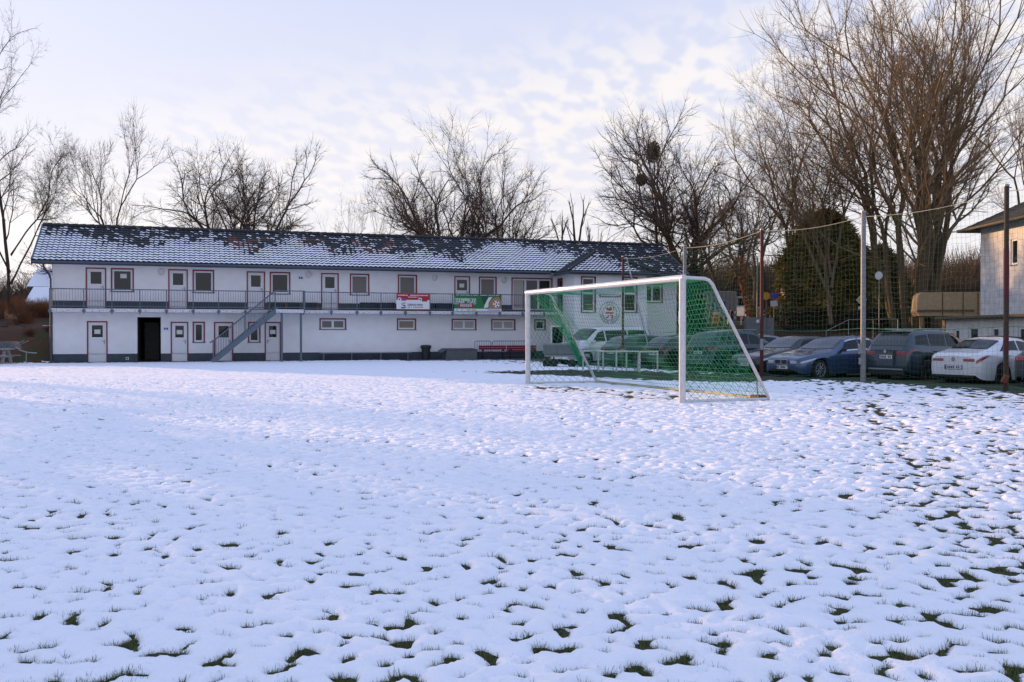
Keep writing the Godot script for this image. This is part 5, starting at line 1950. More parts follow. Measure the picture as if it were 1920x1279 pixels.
func fence_point(i: int) -> Vector3:
	return [Vector3(4.84, -0.13, -41.6), Vector3(6.65, -0.11, -36.7), Vector3(8.10, -0.07, -30.9), Vector3(10.10, -0.04, -27.4), Vector3(11.72, -0.02, -22.6), Vector3(13.6, 0.0, -17.4)][i]

func make_fence() -> void:
	var looks := [
		[M.rust_red, 0.05, 4.85, "rusty red catch-net post standing in front of the wing"],
		[M.worn_white, 0.07, 4.85, "white catch-net post directly behind the near goal post"],
		[M.rust_red, 0.06, 4.80, "dark red catch-net post beside the goal's rear bow"],
		[M.worn_white, 0.075, 4.90, "scuffed white catch-net post between the blue car and the off-roader"],
		[M.post_green, 0.06, 4.90, "brown and green catch-net post in front of the white car"],
		[M.worn_white, 0.07, 4.90, "catch-net post outside the right edge"]]
	for i in looks.size():
		var p := fence_point(i)
		var o := thing("net_post", looks[i][3], "post", p, 0.0, "posts of the catch net")
		var q := MB.new()
		q.tube(Vector3(0, -0.2, 0), Vector3(0.0, looks[i][2], 0.0), looks[i][1], looks[i][1] * 0.92, 12)
		put(q, "pole", looks[i][0], o)
		var c := MB.new()
		c.lathe(Vector3(0, looks[i][2], 0), [Vector2(looks[i][1] * 1.05, -0.03), Vector2(looks[i][1] * 1.05, 0.01), Vector2(0.0, 0.03)], 12)
		put(c, "cap", M.galv, o)
		var e := MB.new()
		e.lathe(Vector3(looks[i][1] + 0.03, looks[i][2] - 0.06, 0), [Vector2(0.03, -0.01), Vector2(0.03, 0.01), Vector2(0.0, 0.012)], 8)
		put(e, "eyelet", M.galv, o)
		if i == 3:
			var cl := MB.new()
			cl.cbox(Vector3(-0.10, 0.95, 0.02), Vector3(0.10, 0.30, 0.08), 0.01)
			cl.cbox(Vector3(-0.09, 0.60, 0.02), Vector3(0.08, 0.20, 0.08), 0.01)
			put(cl, "bracket", M.galv, o)
		if i == 4:
			var rk := MB.new()
			rk.cbox(Vector3(-0.05, 0.30, 0.06), Vector3(0.12, 0.22, 0.10), 0.02, Basis(Vector3.BACK, -0.5))
			put(rk, "bracket", M.rust, o)
			for y in [[0.9, 1.3], [2.2, 3.4]]:
				var band := MB.new()
				band.tube(Vector3(0, y[0], 0), Vector3(0, y[1], 0), 0.0615, 0.0615, 12, false)
				put(band, "paint_band", M.rust_red, o)
		if i == 2:
			var band := MB.new()
			band.tube(Vector3(0, 0.9, 0), Vector3(0, 1.25, 0), 0.0612, 0.0612, 12, false)
			put(band, "bare_band", M.galv, o)
	# slanting stay of the first post
	var st := thing("post_stay", "thin grey stay leaning from the rusty red post", "stay", Vector3(4.95, -0.13, -41.55), 0.0)
	var sm := MB.new()
	sm.tube(Vector3(0.05, 4.75, 0.05), Vector3(0.86, 0.55, 1.6), 0.028, 0.028, 8)
	put(sm, "bar", M.galv, st)
	var sb := MB.new()
	sb.tube(Vector3(0.86, 0.60, 1.6), Vector3(0.98, -0.05, 1.85), 0.034, 0.034, 8)
	put(sb, "foot", M.steel, st)
	# each bay of net is a thing of its own
	var which := ["farthest bay of catch net in front of the wing", "second bay of catch net behind the goal", "bay of catch net left of the scuffed white post", "bay of catch net in front of the off-roader and the white car", "bay of catch net running out of the right edge"]
	for i in 5:
		var a := fence_point(i)
		var b := fence_point(i + 1)
		var o := thing("catch_net", which[i], "net", a, 0.0, "bays of the catch net")
		var ab := b - a
		var q := MB.new()
		var n := int(round(ab.length() / 0.145))
		var top := 4.75
		var sheet := func(u: float, v: float) -> Vector3:
			return ab * u + Vector3(0, lerpf(0.10, top - 0.13 * sin(PI * u), v) + 0.02 * sin(u * 40.0), 0.0) + Vector3(0.93, 0, 0.33) * (0.07 * sin(PI * v) * sin(u * 7.0 + v * 3.0))
		net(q, sheet, n, 32, 0.0021)
		tag(put(q, "meshes", M.net_fence, o), "", "", "", "stuff")
		var r := MB.new()
		var pts := []
		for k in 17:
			pts.append(ab * (k / 16.0) + Vector3(0, top - 0.13 * sin(PI * k / 16.0), 0))
		r.path(pts, 0.0085, 5)
		put(r, "head_rope", M.rope, o)
		for y in [1.55, 0.12]:
			var m := MB.new()
			pts = []
			for k in 17:
				pts.append(ab * (k / 16.0) + Vector3(0, y - 0.07 * sin(PI * k / 16.0), 0.01))
			m.path(pts, 0.0075, 5)
			put(m, "rope", M.rope_green, o)

func make_small_goals() -> void:
	var d := Vector3(0.87, 0, -0.50)
	var spots := [
		[Vector3(3.12, -0.13, -36.6), 0.55, 0.95, "narrow white training goal at the left of the row"],
		[Vector3(3.80, -0.13, -36.0), 0.42, 1.22, "white training goal second from the left in the row"],
		[Vector3(4.32, -0.13, -35.7), 0.35, 0.90, "white training goal nearly in line behind the second one"],
		[Vector3(5.05, -0.13, -35.2), 0.30, 0.72, "rightmost white training goal with a bowed back"]]
	for s in spots:
		var o := thing("training_goal", s[3], "training goal", s[0], s[1], "small training goals behind the big goal")
		var w: float = s[2]
		for x in [-w / 2, w / 2]:
			var p := MB.new()
			p.path([Vector3(x, 0, 0), Vector3(x, 0.80, 0)], 0.034, 10)
			put(p, "post", M.goal_white, o)
			var b := MB.new()
			b.path([Vector3(x, 0.79, 0), Vector3(x + 0.1, 0.78, -0.35), Vector3(x + 0.16, 0.66, -0.55), Vector3(x + 0.2, 0.03, -0.68), Vector3(x, 0.03, 0)], 0.017, 6)
			put(b, "back_frame", M.galv, o)
		var c := MB.new()
		c.path([Vector3(-w / 2 - 0.03, 0.80, 0), Vector3(w / 2 + 0.03, 0.80, 0)], 0.034, 10)
		put(c, "crossbar", M.goal_white, o)
		var bar := MB.new()
		bar.path([Vector3(-w / 2 + 0.2, 0.03, -0.68), Vector3(w / 2 + 0.2, 0.03, -0.68)], 0.017, 6)
		put(bar, "ground_bar", M.galv, o)

# ---------------------------------------------------------------- cars
# stations: x from the nose, sill y, belt y, top y, half width at the belt, half width at the top
func spline(st: Array, x: float) -> Array:
	var n := st.size()
	var i := 0
	while i < n - 2 and x > st[i + 1][0]:
		i += 1
	var a: Array = st[maxi(i - 1, 0)]
	var b: Array = st[i]
	var c: Array = st[i + 1]
	var d: Array = st[mini(i + 2, n - 1)]
	var span: float = c[0] - b[0]
	var t := clampf((x - b[0]) / span, 0, 1)
	var out := [x]
	for k in range(1, 6):
		var m0: float = (c[k] - a[k]) / maxf(c[0] - a[0], 1e-4) * span
		var m1: float = (d[k] - b[k]) / maxf(d[0] - b[0], 1e-4) * span
		var lim := 3.0 * absf(c[k] - b[k])
		m0 = clampf(m0, -lim, lim)
		m1 = clampf(m1, -lim, lim)
		var t2 := t * t
		var t3 := t2 * t
		out.append((2 * t3 - 3 * t2 + 1) * b[k] + (t3 - 2 * t2 + t) * m0 + (-2 * t3 + 3 * t2) * c[k] + (t3 - t2) * m1)
	return out

# a point of the right-hand half of the skin; j runs 0 (sill) .. 4 (belt) .. 8 (middle of the top)
func skin(spec: Dictionary, x: float, j: float) -> Vector3:
	var s := spline(spec.st, x)
	var yb: float = s[1]
	for xw in spec.wheels:
		var dx: float = x - xw
		if absf(dx) < spec.arch:
			yb = maxf(yb, spec.wheel_r + sqrt(spec.arch * spec.arch - dx * dx))
	var ym: float = s[2]
	var yt: float = s[3]
	var wb: float = s[4]
	var wt: float = s[5]
	yb = minf(yb, ym - 0.08)
	var p := [Vector2(wb * 0.955, yb), Vector2(wb * 0.995, lerpf(yb, ym, 0.28)), Vector2(wb, lerpf(yb, ym, 0.62)), Vector2(wb * 0.985, ym - 0.07), Vector2(wb * 0.945, ym),
		Vector2(lerpf(wb * 0.945, wt, 0.88), lerpf(ym, yt, 0.84)), Vector2(wt * 0.90, lerpf(ym, yt, 0.955)), Vector2(wt * 0.5, yt - 0.002), Vector2(0, yt + 0.012)]
	var i := clampi(int(floor(j)), 0, 7)
	var q: Vector2 = p[i].lerp(p[i + 1], j - i)
	return Vector3(x, q.y, q.x)

func skin_patch(spec: Dictionary, c: Array, side: float, off := 0.006, nu := 8, nv := 5) -> MB:
	# c: four corners (x, j) round the patch
	var q := MB.new()
	var g := []
	for i in nu + 1:
		var row := []
		for k in nv + 1:
			var u := float(i) / nu
			var v := float(k) / nv
			var a: Vector2 = c[0].lerp(c[1], u).lerp(c[3].lerp(c[2], u), v)
			var p := skin(spec, a.x, a.y)
			var px := skin(spec, a.x + 0.01, a.y) - skin(spec, a.x - 0.01, a.y)
			var pj := skin(spec, a.x, minf(a.y + 0.05, 8.0)) - skin(spec, a.x, maxf(a.y - 0.05, 0.0))
			var n := px.cross(pj).normalized()
			if a.y > 7.9:
				n = Vector3(n.x, n.y, 0).normalized()
			row.append([p + n * off, n])
		g.append(row)
	var m := Vector3(1, 1, side)
	for i in nu + 1:
		for k in nv + 1:
			q.vert(g[i][k][0] * m, g[i][k][1] * m)
	for i in nu:
		for k in nv:
			var a := i * (nv + 1) + k
			var b := a + nv + 1
			q.idx.append_array(PackedInt32Array([a, b + 1, b, a, a + 1, b + 1]) if side > 0 else PackedInt32Array([a, b, b + 1, a, b + 1, a + 1]))
	return q

func car_body(spec: Dictionary) -> MB:
	var q := MB.new()
	var L: float = spec.st[-1][0]
	var n := int(L / 0.055)
	var rows := []
	var J := 16
	for i in n + 1:
		var x := L * i / n
		var row := []
		for k in J + 1:
			row.append(skin(spec, x, k * 8.0 / J))
		rows.append(row)
	for side in [1.0, -1.0]:
		var m := Vector3(1, 1, side)
		var base := q.v.size()
		for i in n + 1:
			for k in J + 1:
				var a: Vector3 = rows[mini(i + 1, n)][k] - rows[maxi(i - 1, 0)][k]
				var b: Vector3 = rows[i][mini(k + 1, J)] - rows[i][maxi(k - 1, 0)]
				if k == J:
					b = Vector3(0, 0, -1)
				var nr := a.cross(b).normalized()
				if k == J:
					nr.z = 0.0
					if nr.y < 0.0:
						nr = -nr
					nr = nr.normalized()
				q.vert(rows[i][k] * m, nr * m)
		for i in n:
			for k in J:
				var a := base + i * (J + 1) + k
				var b := a + J + 1
				q.idx.append_array(PackedInt32Array([a, b + 1, b, a, a + 1, b + 1]) if side > 0 else PackedInt32Array([a, b, b + 1, a, b + 1, a + 1]))
	# close nose and tail
	for e in [0, n]:
		for k in J:
			var a: Vector3 = rows[e][k]
			var b: Vector3 = rows[e][k + 1]
			var a2 := a * Vector3(1, 1, -1)
			var b2 := b * Vector3(1, 1, -1)
			if e == 0:
				q.quad(a2, a, b, b2)
			else:
				q.quad(a, a2, b2, b)
	return q

func wheel_part(t: Node3D, x: float, z: float, r: float, side: float, spokes: int, rim: Material) -> void:
	var w := MB.new()
	var bs := Basis(Vector3.RIGHT, PI / 2 * side)
	w.lathe(Vector3(x, r, z), [Vector2(r * 0.68, -0.11), Vector2(r * 0.94, -0.11), Vector2(r, -0.085), Vector2(r, 0.075), Vector2(r * 0.95, 0.10), Vector2(r * 0.70, 0.105)], 28, bs)
	var wheel := Node3D.new()
	wheel.name = "wheel"
	t.add_child(wheel, true)
	put(w, "tyre", M.tyre, wheel)
	var d := MB.new()
	d.lathe(Vector3(x, r, z), [Vector2(r * 0.72, 0.104), Vector2(r * 0.66, 0.108), Vector2(r * 0.62, 0.06)], 28, bs)
	d.lathe(Vector3(x, r, z), [Vector2(r * 0.17, 0.07), Vector2(r * 0.15, 0.095), Vector2(0.0, 0.098)], 14, bs)
	for k in spokes:
		var a := TAU * k / spokes + 0.3
		var dir := Vector3(cos(a), sin(a), 0)
		d.cbox(Vector3(x, r, z + side * 0.072) + dir * r * 0.40, Vector3(r * 0.54, r * (0.15 if spokes < 8 else 0.10), 0.035), 0.008, Basis(dir, Vector3(-dir.y, dir.x, 0), Vector3.BACK))
	put(d, "rim", rim, wheel)
	var bk := MB.new()
	bk.lathe(Vector3(x, r, z), [Vector2(r * 0.66, 0.03), Vector2(0.0, 0.03)], 20, bs)
	put(bk, "brake_disc", M.rim_dark, wheel)

# builds a car with the nose at x = 0 and the wheels on y = 0
func car(called: String, label: String, category: String, spec: Dictionary, at: Vector3, turn: float, paint: Material, o := {}) -> Node3D:
	var t := thing(called, label, category, at, turn, "cars in the car park")
	var body := car_body(spec)
	var L: float = spec.st[-1][0]
	put(body, "body", paint, t)
	var un := MB.new()
	un.bx(Vector3(0.35, 0.16, -0.66), Vector3(L - 0.3, 0.52, 0.66))
	un.bx(Vector3(0.9, 0.5, -0.62), Vector3(L - 0.9, 0.72, 0.62))
	put(un, "underbody", M.dark, t)
	var wz: float = spec.st[spec.st.size() / 2][4] - 0.13
	for xw in spec.wheels:
		for s in [1.0, -1.0]:
			wheel_part(t, xw, s * wz, spec.wheel_r, s, o.get("spokes", 10), o.get("rim", M.rim))
	var glass: Material = o.get("glass", M.car_glass)
	for s in [1.0, -1.0]:
		for w in spec.side_glass:
			put(skin_patch(spec, w, s, 0.008, 12, 5), "side_window", glass, t)
	var wsg: Array = spec.windscreen
	var rg: Array = spec.rear_glass
	for pair in [[wsg, "windscreen", o.get("screen", glass)], [rg, "rear_window", o.get("rear_screen", glass)]]:
		var q := skin_patch(spec, pair[0], 1.0, 0.014, 14, 10)
		var q2 := skin_patch(spec, pair[0], -1.0, 0.014, 14, 10)
		var k := q.v.size()
		q.v.append_array(q2.v)
		q.nn.append_array(q2.nn)
		q.uv.append_array(q2.uv)
		for i in q2.idx:
			q.idx.append(i + k)
		put(q, pair[1], pair[2], t)
	for s in [1.0, -1.0]:
		for h in spec.head:
			put(skin_patch(spec, h, s, 0.012, 12, 6), "headlight", M.head, t)
		for h in spec.tail:
			put(skin_patch(spec, h, s, 0.012, 12, 6), "taillight", M.tail, t)
		# door mirrors
		var mx: float = spec.mirror.x
		var mp := skin(spec, mx, 4.2)
		var mm := MB.new()
		mm.cbox(Vector3(mx + 0.02, mp.y + 0.06, s * (mp.z + 0.12)), Vector3(0.14, 0.13, 0.18), 0.035)
		mm.box(Vector3(mx + 0.02, mp.y + 0.02, s * (mp.z + 0.02)), Vector3(0.06, 0.04, 0.1))
		put(mm, "mirror", o.get("mirror", paint), t)
		# sill and a seam between the doors
		for xs in spec.seams:
			var sm := skin_patch(spec, [Vector2(xs, 0.35), Vector2(xs + 0.012, 0.35), Vector2(xs + 0.012, 3.9), Vector2(xs, 3.9)], s, 0.002, 1, 12)
			put(sm, "door_gap", M.dark, t)
		for xs in spec.handles:
			var hp := skin(spec, xs, 3.1)
			var hm := MB.new()
			hm.cbox(Vector3(xs, hp.y, s * (hp.z + 0.015)), Vector3(0.17, 0.03, 0.03), 0.008)
			put(hm, "handle", o.get("handle", paint), t)
		if o.get("chrome", false):
			for w in spec.side_glass:
				var top_l: Vector2 = w[3]
				var top_r: Vector2 = w[2]
				put(skin_patch(spec, [Vector2(w[0].x, w[0].y - 0.10), Vector2(w[1].x, w[1].y - 0.10), w[1], w[0]], s, 0.009, 10, 1), "trim_strip", M.chrome, t)
				put(skin_patch(spec, [top_l, top_r, top_r + Vector2(0, 0.10), top_l + Vector2(0, 0.10)], s, 0.009, 10, 1), "trim_strip", M.chrome, t)
	# number plates, front and rear
	for e in [[-0.012, spec.plate_f, -1.0], [L + 0.012, spec.plate_r, 1.0]]:
		var p := MB.new()
		p.box(Vector3(e[0], e[1], 0), Vector3(0.016, 0.115, 0.52))
		var pl := put(p, "number_plate", M.plate, t)
		var pb := MB.new()
		pb.box(Vector3(e[0] + e[2] * 0.009, e[1], 0.235 * e[2] * -1.0 * -1.0), Vector3(0.004, 0.11, 0.045))
		put(pb, "euro_strip", M.plate_blue, pl)
		var pi := MB.new()
		for k in 7:
			if k == 2:
				continue
			pi.box(Vector3(e[0] + e[2] * 0.010, e[1], -0.19 + k * 0.058), Vector3(0.003, 0.068, 0.034))
		put(pi, "print", M.ink, pl)
	for g in o.get("extras", []):
		var m := MB.new()
		m.cbox(g[1], g[2], g[3] if g.size() > 4 else 0.012)
		put(m, g[0], g[-1], t)
	return t

func sedan() -> Dictionary:
	return {"st": [[0.0, 0.30, 0.56, 0.62, 0.60, 0.50], [0.05, 0.22, 0.62, 0.69, 0.76, 0.64], [0.22, 0.20, 0.67, 0.77, 0.87, 0.74], [0.70, 0.20, 0.75, 0.87, 0.92, 0.80], [1.25, 0.20, 0.83, 0.95, 0.93, 0.80], [1.55, 0.20, 0.87, 1.02, 0.93, 0.76], [2.25, 0.20, 0.91, 1.37, 0.93, 0.63], [2.85, 0.20, 0.92, 1.46, 0.93, 0.62], [3.50, 0.20, 0.93, 1.43, 0.93, 0.61], [4.10, 0.20, 0.94, 1.22, 0.92, 0.63], [4.48, 0.22, 0.94, 1.05, 0.90, 0.70], [4.80, 0.26, 0.88, 1.01, 0.82, 0.68], [4.90, 0.34, 0.80, 0.92, 0.70, 0.58]],
		"wheels": [0.86, 3.78], "wheel_r": 0.335, "arch": 0.385,
		"side_glass": [[Vector2(1.85, 4.22), Vector2(2.86, 4.22), Vector2(2.80, 4.92), Vector2(2.25, 4.88)], [Vector2(2.94, 4.22), Vector2(3.85, 4.22), Vector2(3.52, 4.90), Vector2(2.88, 4.92)]],
		"windscreen": [Vector2(1.62, 5.35), Vector2(2.26, 5.55), Vector2(2.22, 8.0), Vector2(1.50, 8.0)], "rear_glass": [Vector2(3.62, 5.5), Vector2(4.28, 5.35), Vector2(4.32, 8.0), Vector2(3.62, 8.0)],
		"head": [[Vector2(0.08, 2.7), Vector2(0.78, 3.35), Vector2(0.62, 3.75), Vector2(0.06, 3.6)]], "tail": [[Vector2(4.50, 2.8), Vector2(4.88, 2.6), Vector2(4.88, 3.6), Vector2(4.55, 3.75)]],
		"mirror": Vector2(1.86, 0), "seams": [1.55, 2.90, 3.75], "handles": [2.70, 3.62], "plate_f": 0.42, "plate_r": 0.66}

func coupe() -> Dictionary:
	return {"st": [[0.0, 0.30, 0.56, 0.62, 0.60, 0.50], [0.05, 0.20, 0.62, 0.69, 0.76, 0.64], [0.25, 0.19, 0.68, 0.78, 0.86, 0.74], [0.80, 0.19, 0.76, 0.88, 0.91, 0.78], [1.40, 0.19, 0.84, 0.98, 0.91, 0.76], [2.15, 0.19, 0.92, 1.36, 0.91, 0.60], [2.70, 0.19, 0.95, 1.44, 0.91, 0.59], [3.30, 0.19, 0.97, 1.38, 0.91, 0.59], [3.95, 0.19, 0.97, 1.13, 0.91, 0.62], [4.35, 0.20, 0.95, 1.02, 0.89, 0.66], [4.58, 0.24, 0.88, 0.96, 0.82, 0.64], [4.69, 0.34, 0.78, 0.88, 0.72, 0.56]],
		"wheels": [0.90, 3.63], "wheel_r": 0.33, "arch": 0.38,
		"side_glass": [[Vector2(1.85, 4.22), Vector2(2.75, 4.22), Vector2(2.70, 4.92), Vector2(2.20, 4.88)], [Vector2(2.83, 4.22), Vector2(3.72, 4.25), Vector2(3.30, 4.88), Vector2(2.77, 4.92)]],
		"windscreen": [Vector2(1.58, 5.35), Vector2(2.16, 5.55), Vector2(2.12, 8.0), Vector2(1.45, 8.0)], "rear_glass": [Vector2(3.40, 5.5), Vector2(4.05, 5.35), Vector2(4.08, 8.0), Vector2(3.40, 8.0)],
		"head": [[Vector2(0.08, 2.7), Vector2(0.70, 3.3), Vector2(0.6, 3.7), Vector2(0.06, 3.6)]], "tail": [[Vector2(4.22, 3.15), Vector2(4.685, 2.55), Vector2(4.67, 3.35), Vector2(4.40, 3.55)]],
		"mirror": Vector2(1.86, 0), "seams": [1.5, 2.79, 3.55], "handles": [2.62, 3.40], "plate_f": 0.46, "plate_r": 0.56}

func offroader() -> Dictionary:
	return {"st": [[0.0, 0.34, 0.68, 0.76, 0.64, 0.54], [0.05, 0.26, 0.76, 0.85, 0.80, 0.68], [0.22, 0.25, 0.82, 0.94, 0.88, 0.76], [0.70, 0.25, 0.89, 1.03, 0.92, 0.80], [1.10, 0.25, 0.95, 1.10, 0.92, 0.80], [1.35, 0.25, 0.98, 1.18, 0.92, 0.74], [2.00, 0.25, 1.02, 1.57, 0.92, 0.64], [2.60, 0.25, 1.03, 1.67, 0.92, 0.63], [3.50, 0.25, 1.05, 1.66, 0.92, 0.62], [4.00, 0.25, 1.06, 1.60, 0.91, 0.61], [4.28, 0.26, 1.04, 1.36, 0.89, 0.63], [4.42, 0.30, 0.98, 1.14, 0.85, 0.64], [4.49, 0.36, 0.88, 1.02, 0.78, 0.62]],
		"wheels": [0.88, 3.56], "wheel_r": 0.36, "arch": 0.42,
		"side_glass": [[Vector2(1.62, 4.2), Vector2(2.52, 4.2), Vector2(2.47, 4.92), Vector2(2.02, 4.88)], [Vector2(2.60, 4.2), Vector2(3.36, 4.2), Vector2(3.32, 4.92), Vector2(2.54, 4.92)], [Vector2(3.44, 4.2), Vector2(4.05, 4.3), Vector2(3.92, 4.85), Vector2(3.40, 4.90)]],
		"windscreen": [Vector2(1.40, 5.35), Vector2(2.00, 5.55), Vector2(1.96, 8.0), Vector2(1.28, 8.0)], "rear_glass": [Vector2(4.05, 5.2), Vector2(4.40, 5.0), Vector2(4.41, 8.0), Vector2(4.06, 8.0)],
		"head": [[Vector2(0.07, 2.8), Vector2(0.60, 3.2), Vector2(0.52, 3.7), Vector2(0.05, 3.6)]], "tail": [[Vector2(4.02, 3.15), Vector2(4.48, 3.0), Vector2(4.48, 3.85), Vector2(4.12, 3.8)]],
		"mirror": Vector2(1.66, 0), "seams": [1.35, 2.56, 3.40], "handles": [2.40, 3.25], "plate_f": 0.50, "plate_r": 0.80}

func hatchback() -> Dictionary:
	return {"st": [[0.0, 0.30, 0.60, 0.68, 0.60, 0.50], [0.05, 0.22, 0.67, 0.75, 0.76, 0.64], [0.22, 0.20, 0.73, 0.83, 0.85, 0.73], [0.70, 0.20, 0.80, 0.93, 0.89, 0.77], [1.05, 0.20, 0.86, 1.00, 0.90, 0.76], [1.80, 0.20, 0.91, 1.40, 0.90, 0.63], [2.40, 0.20, 0.93, 1.49, 0.90, 0.61], [3.20, 0.20, 0.95, 1.46, 0.90, 0.60], [3.75, 0.20, 0.96, 1.36, 0.89, 0.60], [4.08, 0.22, 0.94, 1.12, 0.87, 0.62], [4.22, 0.26, 0.88, 1.00, 0.82, 0.62], [4.28, 0.34, 0.80, 0.92, 0.74, 0.56]],
		"wheels": [0.83, 3.45], "wheel_r": 0.32, "arch": 0.37,
		"side_glass": [[Vector2(1.45, 4.2), Vector2(2.42, 4.2), Vector2(2.36, 4.92), Vector2(1.84, 4.88)], [Vector2(2.50, 4.2), Vector2(3.40, 4.25), Vector2(3.30, 4.88), Vector2(2.44, 4.92)]],
		"windscreen": [Vector2(1.18, 5.35), Vector2(1.82, 5.55), Vector2(1.78, 8.0), Vector2(1.05, 8.0)], "rear_glass": [Vector2(3.62, 5.3), Vector2(4.08, 5.1), Vector2(4.10, 8.0), Vector2(3.62, 8.0)],
		"head": [[Vector2(0.07, 2.7), Vector2(0.62, 3.3), Vector2(0.52, 3.75), Vector2(0.05, 3.6)]], "tail": [[Vector2(3.92, 3.1), Vector2(4.27, 2.8), Vector2(4.27, 3.7), Vector2(4.0, 3.85)]],
		"mirror": Vector2(1.46, 0), "seams": [1.15, 2.46, 3.30], "handles": [2.30, 3.15], "plate_f": 0.46, "plate_r": 0.70}

func minibus() -> Dictionary:
	return {"st": [[0.0, 0.34, 0.72, 0.82, 0.66, 0.56], [0.06, 0.28, 0.82, 0.92, 0.84, 0.72], [0.30, 0.27, 0.90, 1.04, 0.93, 0.80], [0.75, 0.27, 0.98, 1.16, 0.95, 0.80], [1.05, 0.27, 1.02, 1.30, 0.95, 0.78], [1.65, 0.27, 1.04, 1.78, 0.95, 0.72], [2.20, 0.27, 1.05, 1.88, 0.95, 0.73], [3.60, 0.27, 1.05, 1.90, 0.95, 0.73], [4.50, 0.27, 1.05, 1.88, 0.94, 0.72], [4.78, 0.30, 1.03, 1.74, 0.92, 0.71], [4.88, 0.34, 0.98, 1.30, 0.90, 0.72]],
		"wheels": [0.92, 3.92], "wheel_r": 0.35, "arch": 0.40,
		"side_glass": [[Vector2(1.20, 4.2), Vector2(2.05, 4.2), Vector2(2.0, 4.92), Vector2(1.66, 4.86)], [Vector2(2.13, 4.2), Vector2(3.35, 4.2), Vector2(3.35, 4.93), Vector2(2.08, 4.93)], [Vector2(3.43, 4.2), Vector2(4.60, 4.2), Vector2(4.55, 4.93), Vector2(3.43, 4.93)]],
		"windscreen": [Vector2(1.00, 5.25), Vector2(1.68, 5.5), Vector2(1.64, 8.0), Vector2(0.86, 8.0)], "rear_glass": [Vector2(4.72, 5.0), Vector2(4.85, 4.8), Vector2(4.86, 8.0), Vector2(4.74, 8.0)],
		"head": [[Vector2(0.08, 2.8), Vector2(0.55, 3.2), Vector2(0.50, 3.75), Vector2(0.06, 3.6)]], "tail": [[Vector2(4.70, 2.6), Vector2(4.87, 2.6), Vector2(4.86, 3.9), Vector2(4.74, 3.9)]],
		"mirror": Vector2(1.30, 0), "seams": [1.10, 2.09, 3.39], "handles": [1.95, 2.3], "plate_f": 0.50, "plate_r": 0.75}

